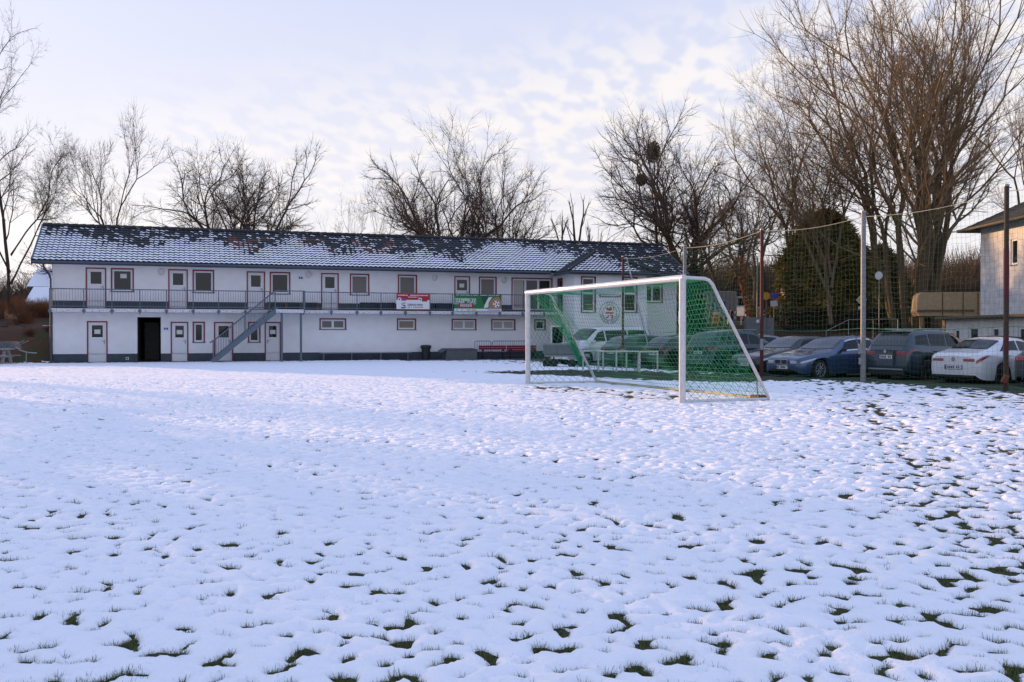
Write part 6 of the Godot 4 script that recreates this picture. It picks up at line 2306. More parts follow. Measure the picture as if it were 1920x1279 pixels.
func make_cars() -> void:
	# nose to the left and towards the pitch, or tail to it; one row, all parallel
	var fwd := 0.5215           # nose towards (-0.867, +0.498)
	var nose := Basis(Vector3.UP, fwd)   # x axis of the car runs from nose to tail
	var tail_turn := fwd + PI
	var ax := Vector3(0.867, 0, -0.498)
	var y := -0.19
	var blue := car_paint(Vector3(0.045, 0.085, 0.165), 0.35)
	var black := car_paint(Vector3(0.012, 0.013, 0.015), 0.2)
	var slate := car_paint(Vector3(0.030, 0.050, 0.066), 0.4)
	var white := car_paint(Vector3(0.70, 0.70, 0.70), 0.0)
	var navy := car_paint(Vector3(0.014, 0.026, 0.045), 0.3)
	var silver := car_paint(Vector3(0.30, 0.32, 0.34), 0.6)
	var green := car_paint(Vector3(0.02, 0.05, 0.04), 0.4)
	# tail-first helper: the nose stands at rear + L * ax
	var kid: Material = M.black_plastic
	var bl := car("parked_car", "blue-grey saloon car parked nose towards the pitch beside the red post", "car", sedan(), Vector3(9.05, y, -31.95), fwd, blue, {"spokes": 10, "chrome": true, "screen": M.frosted, "mirror": M.black_plastic, "extras": [
		["grille", Vector3(-0.01, 0.595, -0.15), Vector3(0.05, 0.15, 0.26), kid], ["grille", Vector3(-0.01, 0.595, 0.15), Vector3(0.05, 0.15, 0.26), kid], ["headlight", Vector3(0.03, 0.585, 0.50), Vector3(0.07, 0.10, 0.26), M.head], ["headlight", Vector3(0.03, 0.585, -0.50), Vector3(0.07, 0.10, 0.26), M.head], ["lower_grille", Vector3(0.015, 0.335, 0), Vector3(0.05, 0.09, 1.05), kid]]})
	for z in [-0.15, 0.15]:
		var fm := MB.new()
		frame_mb(fm, -0.14, 0.14, 0.51, 0.68, -0.02, 0.012, 0.018)
		var fo := put(fm, "grille_frame", M.chrome, bl)
		fo.transform = Transform3D(Basis(Vector3.UP, -PI / 2), Vector3(-0.032, 0, z))
	car("parked_car", "black car with snow-dusted bonnet between the goal net and the blue saloon", "car", sedan(), Vector3(8.45, y, -34.7), fwd, black, {"spokes": 10, "screen": M.frosted, "extras": [["grille", Vector3(-0.005, 0.56, 0), Vector3(0.04, 0.16, 0.62), M.chrome], ["lower_grille", Vector3(0.015, 0.335, 0), Vector3(0.05, 0.09, 1.0), kid]]})
	var tg := offroader()
	var tl := 4.49
	var tx := car("parked_offroader", "dark slate off-roader parked tail towards the pitch", "car", tg, Vector3(12.0, y, -30.6) + ax * tl, tail_turn, slate, {"spokes": 5, "rear_screen": M.frosted, "rim": M.rim_dark, "extras": [["taillight", Vector3(tl - 0.015, 0.92, 0.58), Vector3(0.05, 0.11, 0.34), M.tail], ["taillight", Vector3(tl - 0.015, 0.92, -0.58), Vector3(0.05, 0.11, 0.34), M.tail], ["bumper_trim", Vector3(tl - 0.02, 0.40, 0), Vector3(0.10, 0.05, 1.30), M.galv], ["bumper", Vector3(tl - 0.06, 0.30, 0), Vector3(0.12, 0.14, 1.4), kid], ["roof_rail", Vector3(2.9, 1.69, 0.56), Vector3(1.9, 0.03, 0.035), M.galv], ["roof_rail", Vector3(2.9, 1.69, -0.56), Vector3(1.9, 0.03, 0.035), M.galv], ["spoiler", Vector3(4.06, 1.60, 0), Vector3(0.26, 0.03, 1.1), slate]]})
	var bd := MB.new()
	bd.lathe(Vector3(tl + 0.01, 0.97, 0), [Vector2(0.06, 0.0), Vector2(0.06, 0.012), Vector2(0.0, 0.014)], 16, Basis(Vector3.BACK, -PI / 2))
	put(bd, "badge", M.chrome, tx)
	var cp := coupe()
	var cx := car("parked_car", "white four-door coupe parked tail towards the pitch behind the brown post", "car", cp, Vector3(12.95, y, -27.95) + ax * 4.69, tail_turn, white, {"spokes": 5, "rim": M.rim_dark, "extras": [["taillight", Vector3(4.675, 0.775, 0.50), Vector3(0.05, 0.085, 0.36), M.tail], ["taillight", Vector3(4.675, 0.775, -0.50), Vector3(0.05, 0.085, 0.36), M.tail], ["diffuser", Vector3(4.60, 0.32, 0), Vector3(0.16, 0.12, 1.30), kid], ["plate_recess", Vector3(4.685, 0.56, 0), Vector3(0.015, 0.16, 0.62), M.worn_white]]})
	var b2 := MB.new()
	b2.lathe(Vector3(4.705, 0.80, 0), [Vector2(0.055, 0.0), Vector2(0.055, 0.010), Vector2(0.0, 0.012)], 16, Basis(Vector3.BACK, -PI / 2))
	put(b2, "badge", M.chrome, cx)
	car("parked_car", "dark car with a red tail light cut off by the right edge", "car", hatchback(), Vector3(14.25, y, -25.6) + ax * 4.28, tail_turn, black, {"spokes": 5, "extras": [["taillight", Vector3(4.27, 0.86, 0.56), Vector3(0.05, 0.12, 0.26), M.tail], ["taillight", Vector3(4.27, 0.86, -0.56), Vector3(0.05, 0.12, 0.26), M.tail]]})
	car("parked_offroader", "black off-roader parked tail towards the pitch behind the goal net", "car", offroader(), Vector3(7.25, y, -37.2) + ax * tl, tail_turn, navy, {"spokes": 8, "rear_screen": M.frosted, "extras": [["taillight", Vector3(tl - 0.015, 0.92, 0.58), Vector3(0.05, 0.11, 0.34), M.tail], ["taillight", Vector3(tl - 0.015, 0.92, -0.58), Vector3(0.05, 0.11, 0.34), M.tail], ["roof_rail", Vector3(2.9, 1.69, 0.56), Vector3(1.9, 0.03, 0.035), M.galv], ["roof_rail", Vector3(2.9, 1.69, -0.56), Vector3(1.9, 0.03, 0.035), M.galv]]})
	car("parked_car", "black hatchback with frosted rear window just left of the near goal post", "car", hatchback(), Vector3(5.85, y, -39.6) + ax * 4.28, tail_turn, black, {"spokes": 8, "rear_screen": M.frosted, "extras": [["taillight", Vector3(4.27, 0.86, 0.56), Vector3(0.05, 0.12, 0.26), M.tail], ["taillight", Vector3(4.27, 0.86, -0.56), Vector3(0.05, 0.12, 0.26), M.tail]]})
	car("parked_car", "dark estate car beside the white minibus", "car", hatchback(), Vector3(4.35, y, -42.2) + ax * 4.28, tail_turn, green, {"spokes": 8, "rear_screen": M.frosted, "extras": [["taillight", Vector3(4.27, 0.86, 0.56), Vector3(0.05, 0.12, 0.26), M.tail], ["taillight", Vector3(4.27, 0.86, -0.56), Vector3(0.05, 0.12, 0.26), M.tail]]})
	car("parked_minibus", "white minibus with dark windows parked in front of the wing", "minibus", minibus(), Vector3(2.25, y - 0.02, -45.2), fwd, white, {"spokes": 6})
	# second row, farther back
	car("parked_car", "green hatchback in the back row beside the dark cypress", "car", hatchback(), Vector3(10.4, y, -51.2), fwd + 0.1, green, {"spokes": 8, "screen": M.frosted})
	car("parked_car", "silver car in the back row behind the black off-roader", "car", hatchback(), Vector3(10.0, y, -46.6), fwd, silver, {"spokes": 8, "screen": M.frosted})
	car("parked_car", "dark green car in the back row behind the blue saloon", "car", sedan(), Vector3(12.0, y, -40.4), fwd, green, {"spokes": 8, "screen": M.frosted})
	car("parked_car", "dark car whose roof shows between the slate off-roader and the white coupe", "car", sedan(), Vector3(15.4, y, -33.8), fwd, black, {"spokes": 8, "screen": M.frosted})

func make_trailer() -> void:
	var o := thing("flat_trailer", "grey box trailer on small wheels in front of the white minibus", "trailer", Vector3(2.16, -0.15, -42.0), -0.06)
	var b := MB.new()
	b.cbox(Vector3(0, 0.82, 0), Vector3(1.55, 0.46, 0.9), 0.015)
	put(b, "box", M.grey_sheet, o)
	var r := MB.new()
	frame_mb(r, -0.79, 0.79, 0.99, 1.07, 0.44, 0.475, 0.03)
	put(r, "rim", M.galv, o)
	var c := MB.new()
	c.bx(Vector3(-0.72, 0.48, -0.35), Vector3(1.25, 0.58, 0.35))
	c.bx(Vector3(0.32, 0.36, 0.36), Vector3(0.80, 0.56, 0.40))
	put(c, "chassis", M.worn_white, o)
	for x in [-0.62, -0.32, 0.48, 0.92]:
		for z in [-0.34, 0.34]:
			var w := MB.new()
			w.lathe(Vector3(x, 0.17, z), [Vector2(0.05, -0.06), Vector2(0.16, -0.06), Vector2(0.18, -0.03), Vector2(0.18, 0.03), Vector2(0.16, 0.06), Vector2(0.0, 0.06)], 16, Basis(Vector3.RIGHT, PI / 2))
			put(w, "wheel", M.tyre, o)
			box_part("fork", M.rust, o, Vector3(x - 0.03, 0.17, z - 0.085), Vector3(x + 0.03, 0.50, z - 0.065))
	var mast := MB.new()
	mast.tube(Vector3(0.15, 1.04, 0.1), Vector3(0.15, 1.45, 0.1), 0.02, 0.02, 8)
	put(mast, "mast", M.galv, o)

# ---------------------------------------------------------------- right-hand side: house, street, signs
func make_house() -> void:
	# its long wall faces left, towards the low sun
	var o := thing("white_house", "white two-storey house with dark roof at the right edge", "house", Vector3(23.4, 0, -47.6), 0.0)
	var w := MB.new()
	var turnb := Basis(Vector3.UP, -PI / 2)    # local x runs towards the camera, z points left
	o.basis = Basis(Vector3(0, 0, 1), Vector3.UP, Vector3(-1, 0, 0))
	var op := [[2.85, 3.45, 4.55, 5.75], [5.2, 6.2, 3.6, 5.2], [8.2, 9.2, 3.6, 5.2]]
	put(wall_mesh(0, 14, -0.3, 6.6, 0, op), "wall", mat(Vector3(0.80, 0.77, 0.74), 0.9, 0.0, {"tex": tex.blotch, "scale": 0.4}), o)
	var s := MB.new()
	s.quad(Vector3(0, -0.3, -9), Vector3(0, -0.3, 0), Vector3(0, 6.6, 0), Vector3(0, 6.6, -9))
	s.quad(Vector3(14, -0.3, 0), Vector3(14, -0.3, -9), Vector3(14, 6.6, -9), Vector3(14, 6.6, 0))
	s.quad(Vector3(14, -0.3, -9), Vector3(0, -0.3, -9), Vector3(0, 6.6, -9), Vector3(14, 6.6, -9))
	put(s, "wall", M.plaster, o)
	for h in op:
		window_part(o, h[0], h[1], h[2], h[3], 0, M.glass, 1, -1.0, true, false)
	box_part("downpipe", M.gutter, o, Vector3(2.55, 4.4, 0.02), Vector3(2.62, 6.5, 0.09))
	var r := MB.new()
	var e := 0.75
	var a := Vector3(-e, 6.55, e)
	var b := Vector3(14 + e, 6.55, e)
	var c := Vector3(14 + e, 6.55, -9 - e)
	var d := Vector3(-e, 6.55, -9 - e)
	var k := 9.0 / 2 + e
	var p := Vector3(-e + k, 6.55 + k * 0.55, -4.5)
	var q := Vector3(14 + e - k, 6.55 + k * 0.55, -4.5)
	r.quad(a, b, q, p)
	r.quad(c, d, p, q)
	r.tri(d, a, p)
	r.tri(b, c, q)
	r.quad(a, d, c, b)
	var rf := put(r, "roof", M.tile, o)
	# tile courses as real steps on the slopes that face us
	var cs := MB.new()
	for t in range(1, 17):
		var f := t / 17.0
		cs.tube(a.lerp(p, f), b.lerp(q, f), 0.022, 0.022, 4, false)
		cs.tube(d.lerp(p, f), a.lerp(p, f), 0.022, 0.022, 4, false)
	put(cs, "tile_courses", M.tile, rf)
	var g := MB.new()
	g.path([a + Vector3(0, -0.05, 0.06), b + Vector3(0, -0.05, 0.06)], 0.07, 8)
	g.path([a + Vector3(-0.06, -0.05, 0), d + Vector3(-0.06, -0.05, 0)], 0.07, 8)
	put(g, "gutter", M.wood, rf)
	# low annex in front
	var n := thing("white_annex", "low white flat-roofed annex with small dark windows before the house", "annex", Vector3(18.9, 0, -41.5), 0.0)
	n.basis = Basis(Vector3(0, 0, 1), Vector3.UP, Vector3(-1, 0, 0))
	var ao := [[0.75, 1.25, 0.55, 1.55], [2.05, 2.85, 0.45, 1.62], [3.95, 4.5, 0.55, 1.6], [5.9, 6.5, 0.55, 1.6]]
	put(wall_mesh(0, 11, -0.3, 1.95, 0, ao), "wall", mat(Vector3(0.80, 0.78, 0.75), 0.9, 0.0, {"tex": tex.blotch, "scale": 0.4}), n)
	var an := MB.new()
	an.quad(Vector3(0, -0.3, -4.4), Vector3(0, -0.3, 0), Vector3(0, 1.95, 0), Vector3(0, 1.95, -4.4))
	an.quad(Vector3(11, -0.3, 0), Vector3(11, -0.3, -4.4), Vector3(11, 1.95, -4.4), Vector3(11, 1.95, 0))
	put(an, "wall", M.plaster, n)
	for h in ao:
		window_part(n, h[0], h[1], h[2], h[3], 0, M.glass, 1, -1.0, true, false)
	box_part("roof", M.wood, n, Vector3(-0.3, 1.95, -4.45), Vector3(11.3, 2.07, 0.35), 0.02)
	box_part("downpipe", M.gutter, n, Vector3(5.1, -0.2, 0.02), Vector3(5.18, 1.95, 0.09))

func round_sign(label: String, at: Vector3, h: float, r: float, rim: Material, face: Material, turn: float, plate := false, called := "traffic_sign") -> Node3D:
	var o := thing(called, label, "sign", at, turn, "signs along the street")
	var p := MB.new()
	p.tube(Vector3(0, -0.3, 0), Vector3(0, h + r, 0), 0.032, 0.032, 8)
	put(p, "pole", M.worn_white, o)
	var d := MB.new()
	d.lathe(Vector3(0, h, 0.035), [Vector2(r, 0.0), Vector2(r, 0.012), Vector2(r * 0.80, 0.014)], 24, Basis(Vector3.RIGHT, PI / 2))
	d.lathe(Vector3(0, h, 0.035), [Vector2(0.0, -0.002), Vector2(r, 0.0)], 24, Basis(Vector3.RIGHT, PI / 2))
	put(d, "rim", rim, o)
	var f := MB.new()
	f.lathe(Vector3(0, h, 0.035), [Vector2(r * 0.81, 0.0138), Vector2(0.0, 0.0142)], 24, Basis(Vector3.RIGHT, PI / 2))
	put(f, "face", face, o)
	if plate:
		box_part("plate", M.white_ink, o, Vector3(-0.24, h - r - 0.45, 0.035), Vector3(0.24, h - r - 0.06, 0.05))
	return o

func make_street() -> void:
	# raised street, kerb side wall and the bank below it
	var y1 := 1.92
	var bk := MB.new()
	for i in 46:
		var xa := 9.6 + i
		var xb := xa + 1.0
		for j in 6:
			var za := -57.0 - j * 0.75
			var zb := za - 0.75
			bk.quad(Vector3(xa, terrain(xa, za) + 0.02, za), Vector3(xb, terrain(xb, za) + 0.02, za), Vector3(xb, terrain(xb, zb) + 0.02, zb), Vector3(xa, terrain(xa, zb) + 0.02, zb))
	tag(put(bk, "bank", M.litter), "", "", "", "structure")
	var lb := MB.new()
	for i in 60:
		var xa := -82.0 + i
		var xb := xa + 1.0
		for j in 30:
			var za := -44.5 - j * 0.9
			var zb := za - 0.9
			var s := (xb + 22.9) * 0.9466 - (za + 47.5) * 0.3223
			if s > 0.2 or terrain(xa, zb) < 0.0:
				continue
			lb.quad(Vector3(xa, terrain(xa, za) + 0.02, za), Vector3(xb, terrain(xb, za) + 0.02, za), Vector3(xb, terrain(xb, zb) + 0.02, zb), Vector3(xa, terrain(xa, zb) + 0.02, zb))
	tag(put(lb, "bank", M.litter), "", "", "", "structure")
	# snow-capped edging boards along the top of the left bank
	for i in 6:
		var e := thing("edging_board", ["first", "second", "third", "fourth", "fifth", "sixth"][i] + " snow-capped edging board from the clubhouse along the bank", "edging", Vector3(-25.2 - i * 2.02, 1.62 + 0.02 * (i % 2), -54.6), 0.02, "boards along the bank")
		box_part("board", M.wood, e, Vector3(-0.99, -0.3, -0.03), Vector3(0.99, 0.12, 0.03), 0.005)
		box_part("snow_cap", M.roof_snow, e, Vector3(-0.95 + 0.1 * (i % 3), 0.12, -0.05), Vector3(0.9, 0.16, 0.05), 0.015)
	# white container with the blue notice
	var c := thing("site_container", "pale blue-grey container with a dark blue sign at the back of the car park", "container", Vector3(16.0, 2.05, -75.0), 0.05)
	box_part("body", mat(Vector3(0.42, 0.45, 0.50), 0.6, 0.0, {"tex": tex.blotch, "scale": 0.5}), c, Vector3(-1.9, 0.0, -1.2), Vector3(1.35, 2.55, 1.2), 0.03)
	for i in 10:
		box_part("rib", M.worn_white, c, Vector3(-1.78 + i * 0.32, 0.1, 1.2), Vector3(-1.70 + i * 0.32, 2.45, 1.23))
	var sg := box_part("sign_board", M.blue_ink, c, Vector3(-0.55, 0.35, 1.24), Vector3(0.45, 1.75, 1.28))
	lettering("Reha-", 0.34, M.white_ink, sg, Vector3(-0.05, 1.50, 1.285), Basis.IDENTITY, 0.004, "lettering", true, 0.74)
	lettering("Sport", 0.34, M.white_ink, sg, Vector3(-0.05, 1.10, 1.285), Basis.IDENTITY, 0.004, "lettering", true, 0.72)
	fine_print(sg, M.white_ink, -0.46, 0.38, 0.68, 0.20, 1.282, 5)
	# building-site barriers in front of it
	for i in 4:
		var b := thing("site_barrier", ["leftmost", "second", "third", "rightmost"][i] + " red and white site barrier in front of the container", "barrier", Vector3(13.9 + i * 1.32, 2.0, -69.5), 0.05, "red site barriers")
		for y in [0.35, 0.75]:
			box_part("board", M.red_paint, b, Vector3(-0.6, y, -0.03), Vector3(0.6, y + 0.22, 0.03), 0.006)
			for k in 2:
				box_part("stripe", M.white_ink, b, Vector3(-0.38 + k * 0.5, y + 0.01, 0.031), Vector3(-0.18 + k * 0.5, y + 0.21, 0.034))
		for x in [-0.55, 0.55]:
			box_part("leg", M.black_plastic, b, Vector3(x - 0.04, 0, -0.2), Vector3(x + 0.04, 1.0, 0.2))
	var cn := thing("orange_drum", "bright orange plastic site drum among the red barriers", "drum", Vector3(14.75, 2.0, -68.6), 0.0)
	var cm := MB.new()
	cm.lathe(Vector3.ZERO, [Vector2(0.34, 0.0), Vector2(0.34, 0.5), Vector2(0.30, 0.54), Vector2(0.30, 0.95), Vector2(0.24, 1.0), Vector2(0.0, 1.02)], 16)
	put(cm, "body", M.orange, cn)
	var cb := MB.new()
	cb.lathe(Vector3.ZERO, [Vector2(0.302, 0.66), Vector2(0.302, 0.84)], 16)
	put(cb, "band", M.white_ink, cn)
	# lit-up white board, bus shelter and cabinet
	var wb := thing("notice_board", "small cream notice board catching the sun beside the ivy trunk", "notice board", Vector3(15.85, 2.0, -66.0), -0.9)
	box_part("panel", M.paper, wb, Vector3(-0.32, 0.55, -0.02), Vector3(0.32, 1.25, 0.02), 0.006)
	box_part("leg", M.galv, wb, Vector3(-0.04, -0.2, -0.05), Vector3(0.04, 0.55, -0.02))
	var ct := thing("grey_cabinet", "tall grey sheet-metal cabinet at the edge of the car park", "cabinet", Vector3(14.75, 0.9, -57.5), -0.1)
	box_part("body", M.grey_sheet, ct, Vector3(-0.70, -0.6, -0.3), Vector3(0.55, 1.40, 0.3), 0.015)
	box_part("wing_panel", M.grey_sheet, ct, Vector3(0.56, -0.6, -0.2), Vector3(1.02, 1.38, 0.2), 0.012)
	box_part("label", M.paper, ct, Vector3(-0.05, 1.08, 0.3), Vector3(0.12, 1.26, 0.306))
	box_part("handle", M.galv, ct, Vector3(-0.28, 0.60, 0.3), Vector3(-0.05, 0.64, 0.33))
	var bs := thing("parked_van", "pale van with a dark windscreen on the street behind the cabinet", "van", Vector3(19.4, 2.2, -82.0), 0.3)
	box_part("body", mat(Vector3(0.40, 0.40, 0.38), 0.5), bs, Vector3(-0.95, 0.25, -2.2), Vector3(0.95, 1.35, 2.2), 0.08)
	box_part("cab", M.silver if M.has("silver") else M.worn_white, bs, Vector3(-0.92, 1.35, -2.15), Vector3(0.92, 2.25, 1.5), 0.12)
	box_part("windscreen", M.car_glass, bs, Vector3(-0.80, 1.42, 1.5), Vector3(0.80, 2.08, 1.53))
	for x in [-0.85, 0.85]:
		for z in [-1.4, 1.4]:
			wheel_part(bs, 0.0, 0.0, 0.33, 1.0, 5, M.rim)
			var wl := bs.get_child(bs.get_child_count() - 1) as Node3D
			wl.transform = Transform3D(Basis(Vector3.UP, PI / 2), Vector3(x, 0, z))
	# signs and street lamps
	var bx := Vector3(0, 0, 0)
	round_sign("no-stopping sign in blue and red with a white plate below", Vector3(18.15, 2.0, -66.0), 1.95, 0.30, M.red_ink, M.blue_ink, -0.15, true)
	round_sign("round yellow-green sign left of the no-stopping sign", Vector3(17.75, 2.0, -66.6), 1.95, 0.27, M.yellow_ink, M.yellow_ink, -0.1)
	round_sign("round white sign with red rim turned sideways to the street", Vector3(18.9, 2.0, -66.0), 2.25, 0.40, M.red_ink, M.white_ink, -1.0)
	round_sign("round cream sign on a tall pole left of the many-stemmed tree", Vector3(21.65, 1.9, -56.2), 2.85, 0.24, M.paper, M.paper, -0.9)
	var dia := thing("priority_sign", "yellow and white diamond sign half hidden by the scuffed white post", "sign", Vector3(22.75, 1.9, -62.0), -0.75, "signs along the street")
	var dp := MB.new()
	dp.tube(Vector3(0, -0.2, 0), Vector3(0, 1.9, 0), 0.03, 0.03, 8)
	put(dp, "pole", M.worn_white, dia)
	var dm := MB.new()
	dm.box(Vector3(0, 1.62, 0.04), Vector3(0.50, 0.50, 0.02), Basis(Vector3.BACK, PI / 4))
	put(dm, "board", M.white_ink, dia)
	var dy := MB.new()
	dy.box(Vector3(0, 1.62, 0.052), Vector3(0.34, 0.34, 0.006), Basis(Vector3.BACK, PI / 4))
	put(dy, "centre", M.yellow_ink, dia)
	box_part("plate", M.white_ink, dia, Vector3(-0.2, 0.92, 0.03), Vector3(0.2, 1.2, 0.05))
	for q in [[Vector3(21.4, 2.0, -67.0), "beside the sunlit pale trunk"], [Vector3(23.2, 2.0, -64.5), "left of the diamond sign"], [Vector3(33.2, 2.4, -72.0), "far right above the weathered tank"]]:
		var l := thing("street_lamp", "low street lamp with white globe " + q[1], "street lamp", q[0], 0.0, "globe lamps along the street")
		var p := MB.new()
		p.tube(Vector3(0, -0.3, 0), Vector3(0, 1.75, 0), 0.045, 0.035, 8)
		put(p, "pole", M.gutter, l)
		var gl := MB.new()
		gl.ellipsoid(Vector3(0, 1.90, 0), Vector3(0.21, 0.19, 0.21))
		put(gl, "globe", M.lamp_glass, l)
	for q in [[Vector3(15.9, -0.15, -61.8), 6.4, 0.05, "tall thin grey pole just left of the dark red fence post"], [Vector3(19.3, 1.7, -65.0), 4.6, 0.03, "thin wooden pole between the signs and the yew"]]:
		var l := thing("thin_pole", q[3], "pole", q[0], 0.0, "thin poles behind the car park")
		var p := MB.new()
		p.tube(Vector3(0, -0.2, 0), Vector3(0, q[1], 0), q[2], q[2] * 0.8, 8)
		put(p, "shaft", M.worn_white, l)
		var cpp := MB.new()
		cpp.lathe(Vector3(0, q[1], 0), [Vector2(q[2] * 1.1, -0.02), Vector2(q[2] * 1.1, 0.02), Vector2(0.0, 0.05)], 10)
		put(cpp, "cap", M.galv, l)
	# low white hoop barrier by the signs
	var hb := thing("hoop_barrier", "low white tube barrier beneath the no-stopping sign", "barrier", Vector3(18.4, 1.75, -64.0), 0.0)
	var hm := MB.new()
	hm.path([Vector3(-0.35, 1.6, 0), Vector3(-0.35, 0.3, 0), Vector3(0.2, 0.3, 0), Vector3(0.2, 1.7, 0)], 0.03, 8)
	put(hm, "tube", M.worn_white, hb)
	# handrail of the steps up to the street
	var hr := thing("handrail", "thin grey handrail climbing from the car park to the street", "handrail", Vector3(17.6, 0, -53.5), 0.0)
	var hm2 := MB.new()
	hm2.path([Vector3(0.0, 1.45, 0), Vector3(1.65, 2.12, -1.0), Vector3(4.6, 2.16, -1.2)], 0.022, 6)
	put(hm2, "rail", M.galv, hr)
	for p in [[0.05, 1.45, -0.03], [1.65, 2.12, -1.0], [3.1, 2.14, -1.1], [4.55, 2.16, -1.2]]:
		var pm := MB.new()
		pm.tube(Vector3(p[0], -0.2, p[2]), Vector3(p[0], p[1], p[2]), 0.02, 0.02, 6)
		put(pm, "upright", M.galv, hr)
	# weathered tank on a timber trestle
	var tk := thing("weathered_tank", "weathered pale tank with mossy top on timber props", "tank", Vector3(24.3, 2.3, -52.8), -0.2)
	var tm := MB.new()
	var prof := PackedVector2Array([Vector2(-1.75, 0.0), Vector2(1.85, 0.0), Vector2(1.95, 0.35), Vector2(1.92, 1.20), Vector2(1.8, 1.30), Vector2(-1.62, 1.30), Vector2(-1.80, 1.15), Vector2(-1.92, 0.25)])
	tm.prism(prof, -0.8, 0.8)
	put(tm, "shell", mat(Vector3(0.48, 0.35, 0.20), 0.85, 0.0, {"tex": tex.blotch, "bump": tex.bump, "bump_cm": 0.4, "scale": 0.6}), tk)
	box_part("moss", mat(Vector3(0.14, 0.12, 0.02), 0.95, 0.0, {"tex": tex.grass, "scale": 2.0}), tk, Vector3(-1.62, 1.30, -0.8), Vector3(1.8, 1.34, 0.8), 0.015)
	for x in [-1.5, -0.3, 0.6, 1.6]:
		box_part("prop", M.wood, tk, Vector3(x - 0.07, -2.4, -0.3), Vector3(x + 0.07, 0.0, 0.5))
	box_part("beam", M.wood, tk, Vector3(-1.9, 0.22, 0.80), Vector3(1.0, 0.34, 0.86))
	for x in [-0.6, 0.45, 1.2]:
		box_part("rib", M.rust, tk, Vector3(x - 0.02, 0.03, 0.80), Vector3(x + 0.02, 1.26, 0.83))
	box_part("barrel_face", M.rust, tk, Vector3(-0.2, -0.75, 0.45), Vector3(0.75, -0.06, 0.75), 0.06)

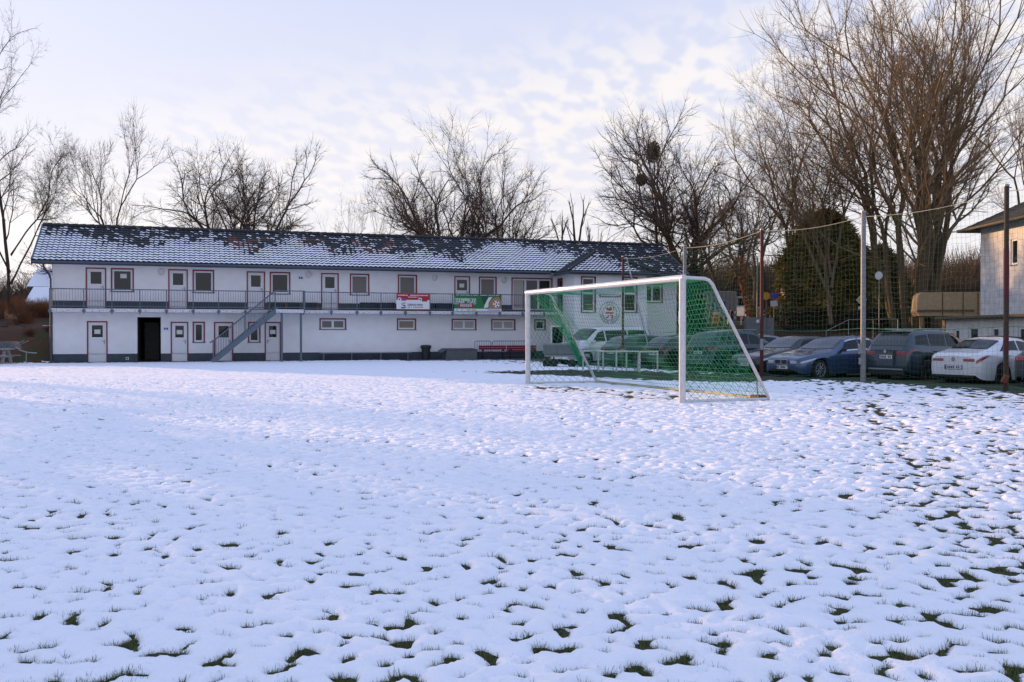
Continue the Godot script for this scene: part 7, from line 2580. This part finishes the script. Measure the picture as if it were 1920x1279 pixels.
func make_left() -> void:
	# picnic table and wheelbarrow on the grass left of the clubhouse
	var o := thing("picnic_table", "pale weathered picnic table cut off by the left edge", "table", Vector3(-24.35, -0.13, -45.4), 0.05)
	for z in [-0.25, 0.0, 0.25]:
		box_part("top_plank", M.worn_white, o, Vector3(-1.0, 0.70, z - 0.115), Vector3(0.48, 0.75, z + 0.115), 0.008)
	for z in [-0.62, 0.62]:
		box_part("seat_plank", M.worn_white, o, Vector3(-1.0, 0.40, z - 0.13), Vector3(0.58, 0.44, z + 0.13), 0.008)
	for x in [-0.8, 0.25]:
		box_part("beam", M.worn_white, o, Vector3(x - 0.04, 0.34, -0.72), Vector3(x + 0.04, 0.40, 0.72))
		for s in [-1.0, 1.0]:
			var l := MB.new()
			l.box(Vector3(x, 0.35, s * 0.32), Vector3(0.10, 0.86, 0.12), Basis(Vector3.RIGHT, s * -0.45))
			put(l, "leg", M.worn_white, o)
	var w := thing("wheelbarrow", "upturned wheelbarrow with red grip lying behind the picnic table", "wheelbarrow", Vector3(-24.6, -0.13, -46.8), 0.0)
	var t := MB.new()
	t.prism(PackedVector2Array([Vector2(-0.55, 0.72), Vector2(0.35, 0.72), Vector2(0.20, 1.08), Vector2(-0.40, 1.08)]), -0.32, 0.32)
	put(t, "tub", M.grey_sheet, w)
	for z in [-0.24, 0.24]:
		var h := MB.new()
		h.path([Vector3(-0.7, 0.62, z), Vector3(0.2, 0.86, z), Vector3(0.75, 1.12, z)], 0.02, 6)
		put(h, "handle", M.galv, w)
		var g := MB.new()
		g.path([Vector3(0.75, 1.12, z), Vector3(1.10, 1.27, z)], 0.026, 6)
		put(g, "grip", M.red_paint, w)
		var l := MB.new()
		l.path([Vector3(-0.3, 0.72, z), Vector3(-0.2, 0.0, z)], 0.02, 6)
		put(l, "leg", M.galv, w)
	var wh := MB.new()
	wh.lathe(Vector3(-0.85, 0.62, 0), [Vector2(0.06, -0.04), Vector2(0.17, -0.045), Vector2(0.19, 0.0), Vector2(0.17, 0.045), Vector2(0.06, 0.04)], 18, Basis(Vector3.RIGHT, PI / 2))
	put(wh, "wheel", M.tyre, w)
	var b := thing("bent_pipe", "bent pale plastic pipe leaning by the picnic table", "pipe", Vector3(-23.9, -0.13, -45.9), 0.0)
	var bp := MB.new()
	bp.path([Vector3(0.0, 0.80, 0), Vector3(0.22, 0.66, 0), Vector3(0.55, 0.56, 0)], 0.035, 8)
	put(bp, "bend", M.worn_white, b)
	var bq := MB.new()
	bq.path([Vector3(0.55, 0.56, 0), Vector3(1.0, 0.53, 0)], 0.026, 8)
	bq.path([Vector3(0.5, 0.56, 0), Vector3(0.5, 0.0, 0.05)], 0.02, 6)
	put(bq, "rod", M.galv, b)
	var br := thing("brick_pile", "small flat stack of red bricks at the clubhouse corner", "bricks", Vector3(-23.35, -0.13, -47.0), 0.1)
	for i in 5:
		box_part("brick", M.brick, br, Vector3(-0.28 + 0.245 * (i % 3) * 0.8, 0.075 * int(i / 3), -0.06), Vector3(-0.09 + 0.245 * (i % 3) * 0.8, 0.07 + 0.075 * int(i / 3), 0.06), 0.006)
	# houses far behind the bank
	for q in [[Vector3(-34.4, 1.7, -78.0), 8.0, 2.5, "low house with snow-covered roof behind the left bank"], [Vector3(-41.6, 2.0, -92.0), 7.0, 4.6, "farther house with red-brown wall and snowy roof behind the left bank"]]:
		var h := thing("far_house", q[3], "house", q[0], 0.2, "far houses on the left")
		var W: float = q[1]
		var e: float = q[2]
		box_part("wall", M.brick, h, Vector3(-W / 2, -0.5, -3), Vector3(W / 2, e - 0.9, 3))
		var r := MB.new()
		r.quad(Vector3(-W / 2 - 0.4, e - 0.95, 3.5), Vector3(W / 2 + 0.4, e - 0.95, 3.5), Vector3(W / 2 + 0.4, e + 0.9, 0), Vector3(-W / 2 - 0.4, e + 0.9, 0))
		r.quad(Vector3(W / 2 + 0.4, e - 0.95, -3.5), Vector3(-W / 2 - 0.4, e - 0.95, -3.5), Vector3(-W / 2 - 0.4, e + 0.9, 0), Vector3(W / 2 + 0.4, e + 0.9, 0))
		r.tri(Vector3(-W / 2, e - 0.9, -3), Vector3(-W / 2, e - 0.9, 3), Vector3(-W / 2, e + 0.8, 0))
		r.tri(Vector3(W / 2, e - 0.9, 3), Vector3(W / 2, e - 0.9, -3), Vector3(W / 2, e + 0.8, 0))
		var rf := put(r, "roof", M.roof_snow, h)
		for x in [-2.0, 0.5, 2.4]:
			box_part("window", M.glass, h, Vector3(x - 0.5, 0.6, 3.0), Vector3(x + 0.5, 1.7, 3.03))
		box_part("chimney", M.brick, rf, Vector3(1.2, e + 0.2, -0.3), Vector3(1.8, e + 1.5, 0.3))

func _ready() -> void:
	make_materials()
	make_camera_and_light()
	make_ground()
	make_clubhouse()
	make_house()
	make_street()
	make_trees()
	make_evergreens()
	make_emblem()
	make_staircase()
	make_clubhouse_things()
	make_fence()
	make_goal()
	make_small_goals()
	make_cars()
	make_trailer()
	make_left()
	make_grass()
